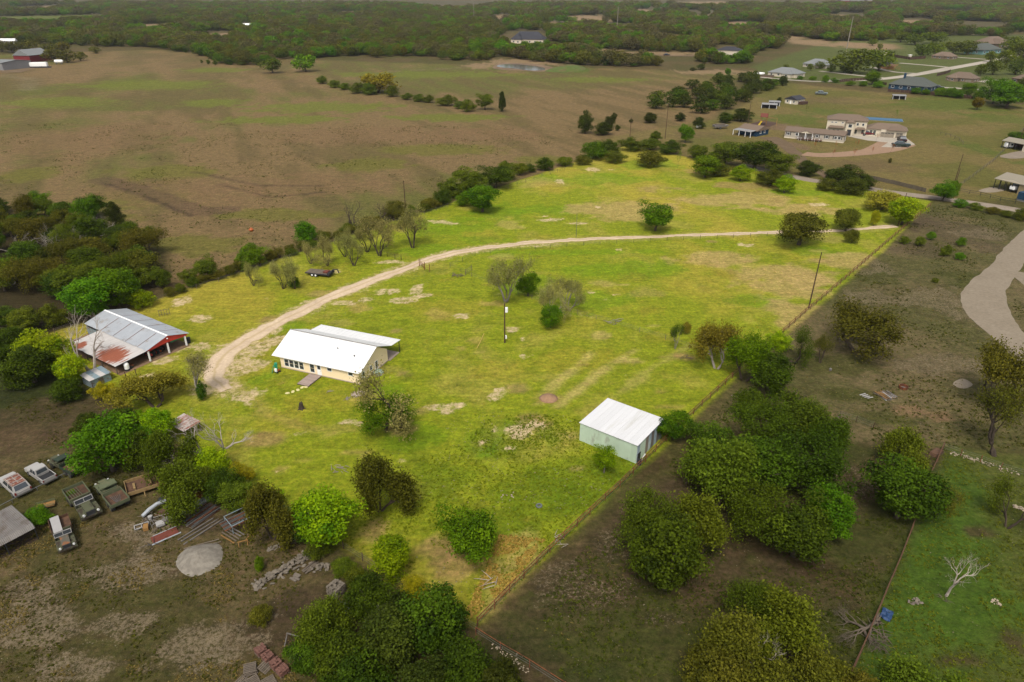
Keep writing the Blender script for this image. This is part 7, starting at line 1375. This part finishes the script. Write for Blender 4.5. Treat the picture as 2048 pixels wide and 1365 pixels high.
def chips(name, label, n, uvpoly, seed, size, thr=.5, scale=6):
    rg = np.random.default_rng(seed); P = PG(*uvpoly); xs = [p.x for p in P]; ys = [p.y for p in P]
    x = rg.uniform(min(xs),max(xs),n*3); y = rg.uniform(min(ys),max(ys),n*3); ok = (poly_sd(x,y,P) > 0) & (fbm(x,y,scale,seed+50) > thr); x = x[ok][:n]; y = y[ok][:n]; k = len(x)
    oc = np.array([(1,0,0),(0,1,0),(-1,0,0),(0,-1,0),(0,0,.7),(0,0,-.3)]); s = rg.uniform(size[0],size[1],k)**1.0; v = oc[None]*s[:,None,None]*rg.uniform(.6,1.3,(k,6,1)); a_ = rg.random(k)*6.28; ca, sa = np.cos(a_)[:,None], np.sin(a_)[:,None]
    vx = v[:,:,0]*ca-v[:,:,1]*sa+x[:,None]; vy = v[:,:,0]*sa+v[:,:,1]*ca+y[:,None]; vz = v[:,:,2]+zt(x,y)[:,None]
    V = np.stack([vx,vy,vz],2).reshape(-1,3); fo = np.array([(0,1,4),(1,2,4),(2,3,4),(3,0,4)]); F = (fo[None]+np.arange(k)[:,None,None]*6).reshape(-1,3)
    me = bpy.data.meshes.new(name); me.from_pydata(V.tolist(), [], F.tolist()); me.materials.append(M_chip); o = bpy.data.objects.new(name, me); C.objects.link(o); return tag(o, label, None, None, 'stuff')
chips('limestone_chips','small white limestone chips in the lower homestead weeds',500,[(700,880),(950,820),(1140,830),(1280,930),(1000,1210),(850,1160)],1,(.04,.11))
chips('limestone_chips','white limestone chips over the lower right pasture',260,[(1890,900),(2100,960),(2100,1420),(1690,1400)],2,(.03,.09)); chips('limestone_chips','pale chips over the ground between the oaks',450,[(1000,1290),(1290,960),(1500,900),(1880,900),(1700,1340),(1000,1420)],3,(.03,.08))
chips('limestone_chips','pale limestone chips over the bare yard ground',900,[(-100,1080),(300,1040),(560,1200),(620,1365),(-100,1400)],4,(.03,.07)); chips('limestone_chips','pale chips along the drive and turnaround',900,[(330,720),(480,660),(700,560),(960,490),(960,540),(760,620),(560,690),(520,820),(380,790)],5,(.04,.11)); chips('limestone_chips','pale chips over the stony scrub',1200,[(1520,720),(1870,430),(2048,480),(1960,600),(2048,760),(1880,895)],6,(.04,.12))
print('objects', len(bpy.data.objects), 'tris', sum(len(m.loops)-2*len(m.polygons) for m in bpy.data.meshes))

# ------------------------------------------------------------------ the air
hz = B(-4500,4500,-250,4600,-3,78).build('haze', None); tag(hz, 'thin pale air over the whole valley', None, None, 'stuff')
m = bpy.data.materials.new('thin_haze'); m.use_nodes = True; m.node_tree.nodes.clear(); pv = m.node_tree.nodes.new('ShaderNodeVolumePrincipled'); mo = m.node_tree.nodes.new('ShaderNodeOutputMaterial'); pv.inputs['Color'].default_value = (.93,.95,1,1); pv.inputs['Density'].default_value = .00004; pv.inputs['Anisotropy'].default_value = .2
m.node_tree.links.new(pv.outputs[0], mo.inputs['Volume']); hz.data.materials.append(m)
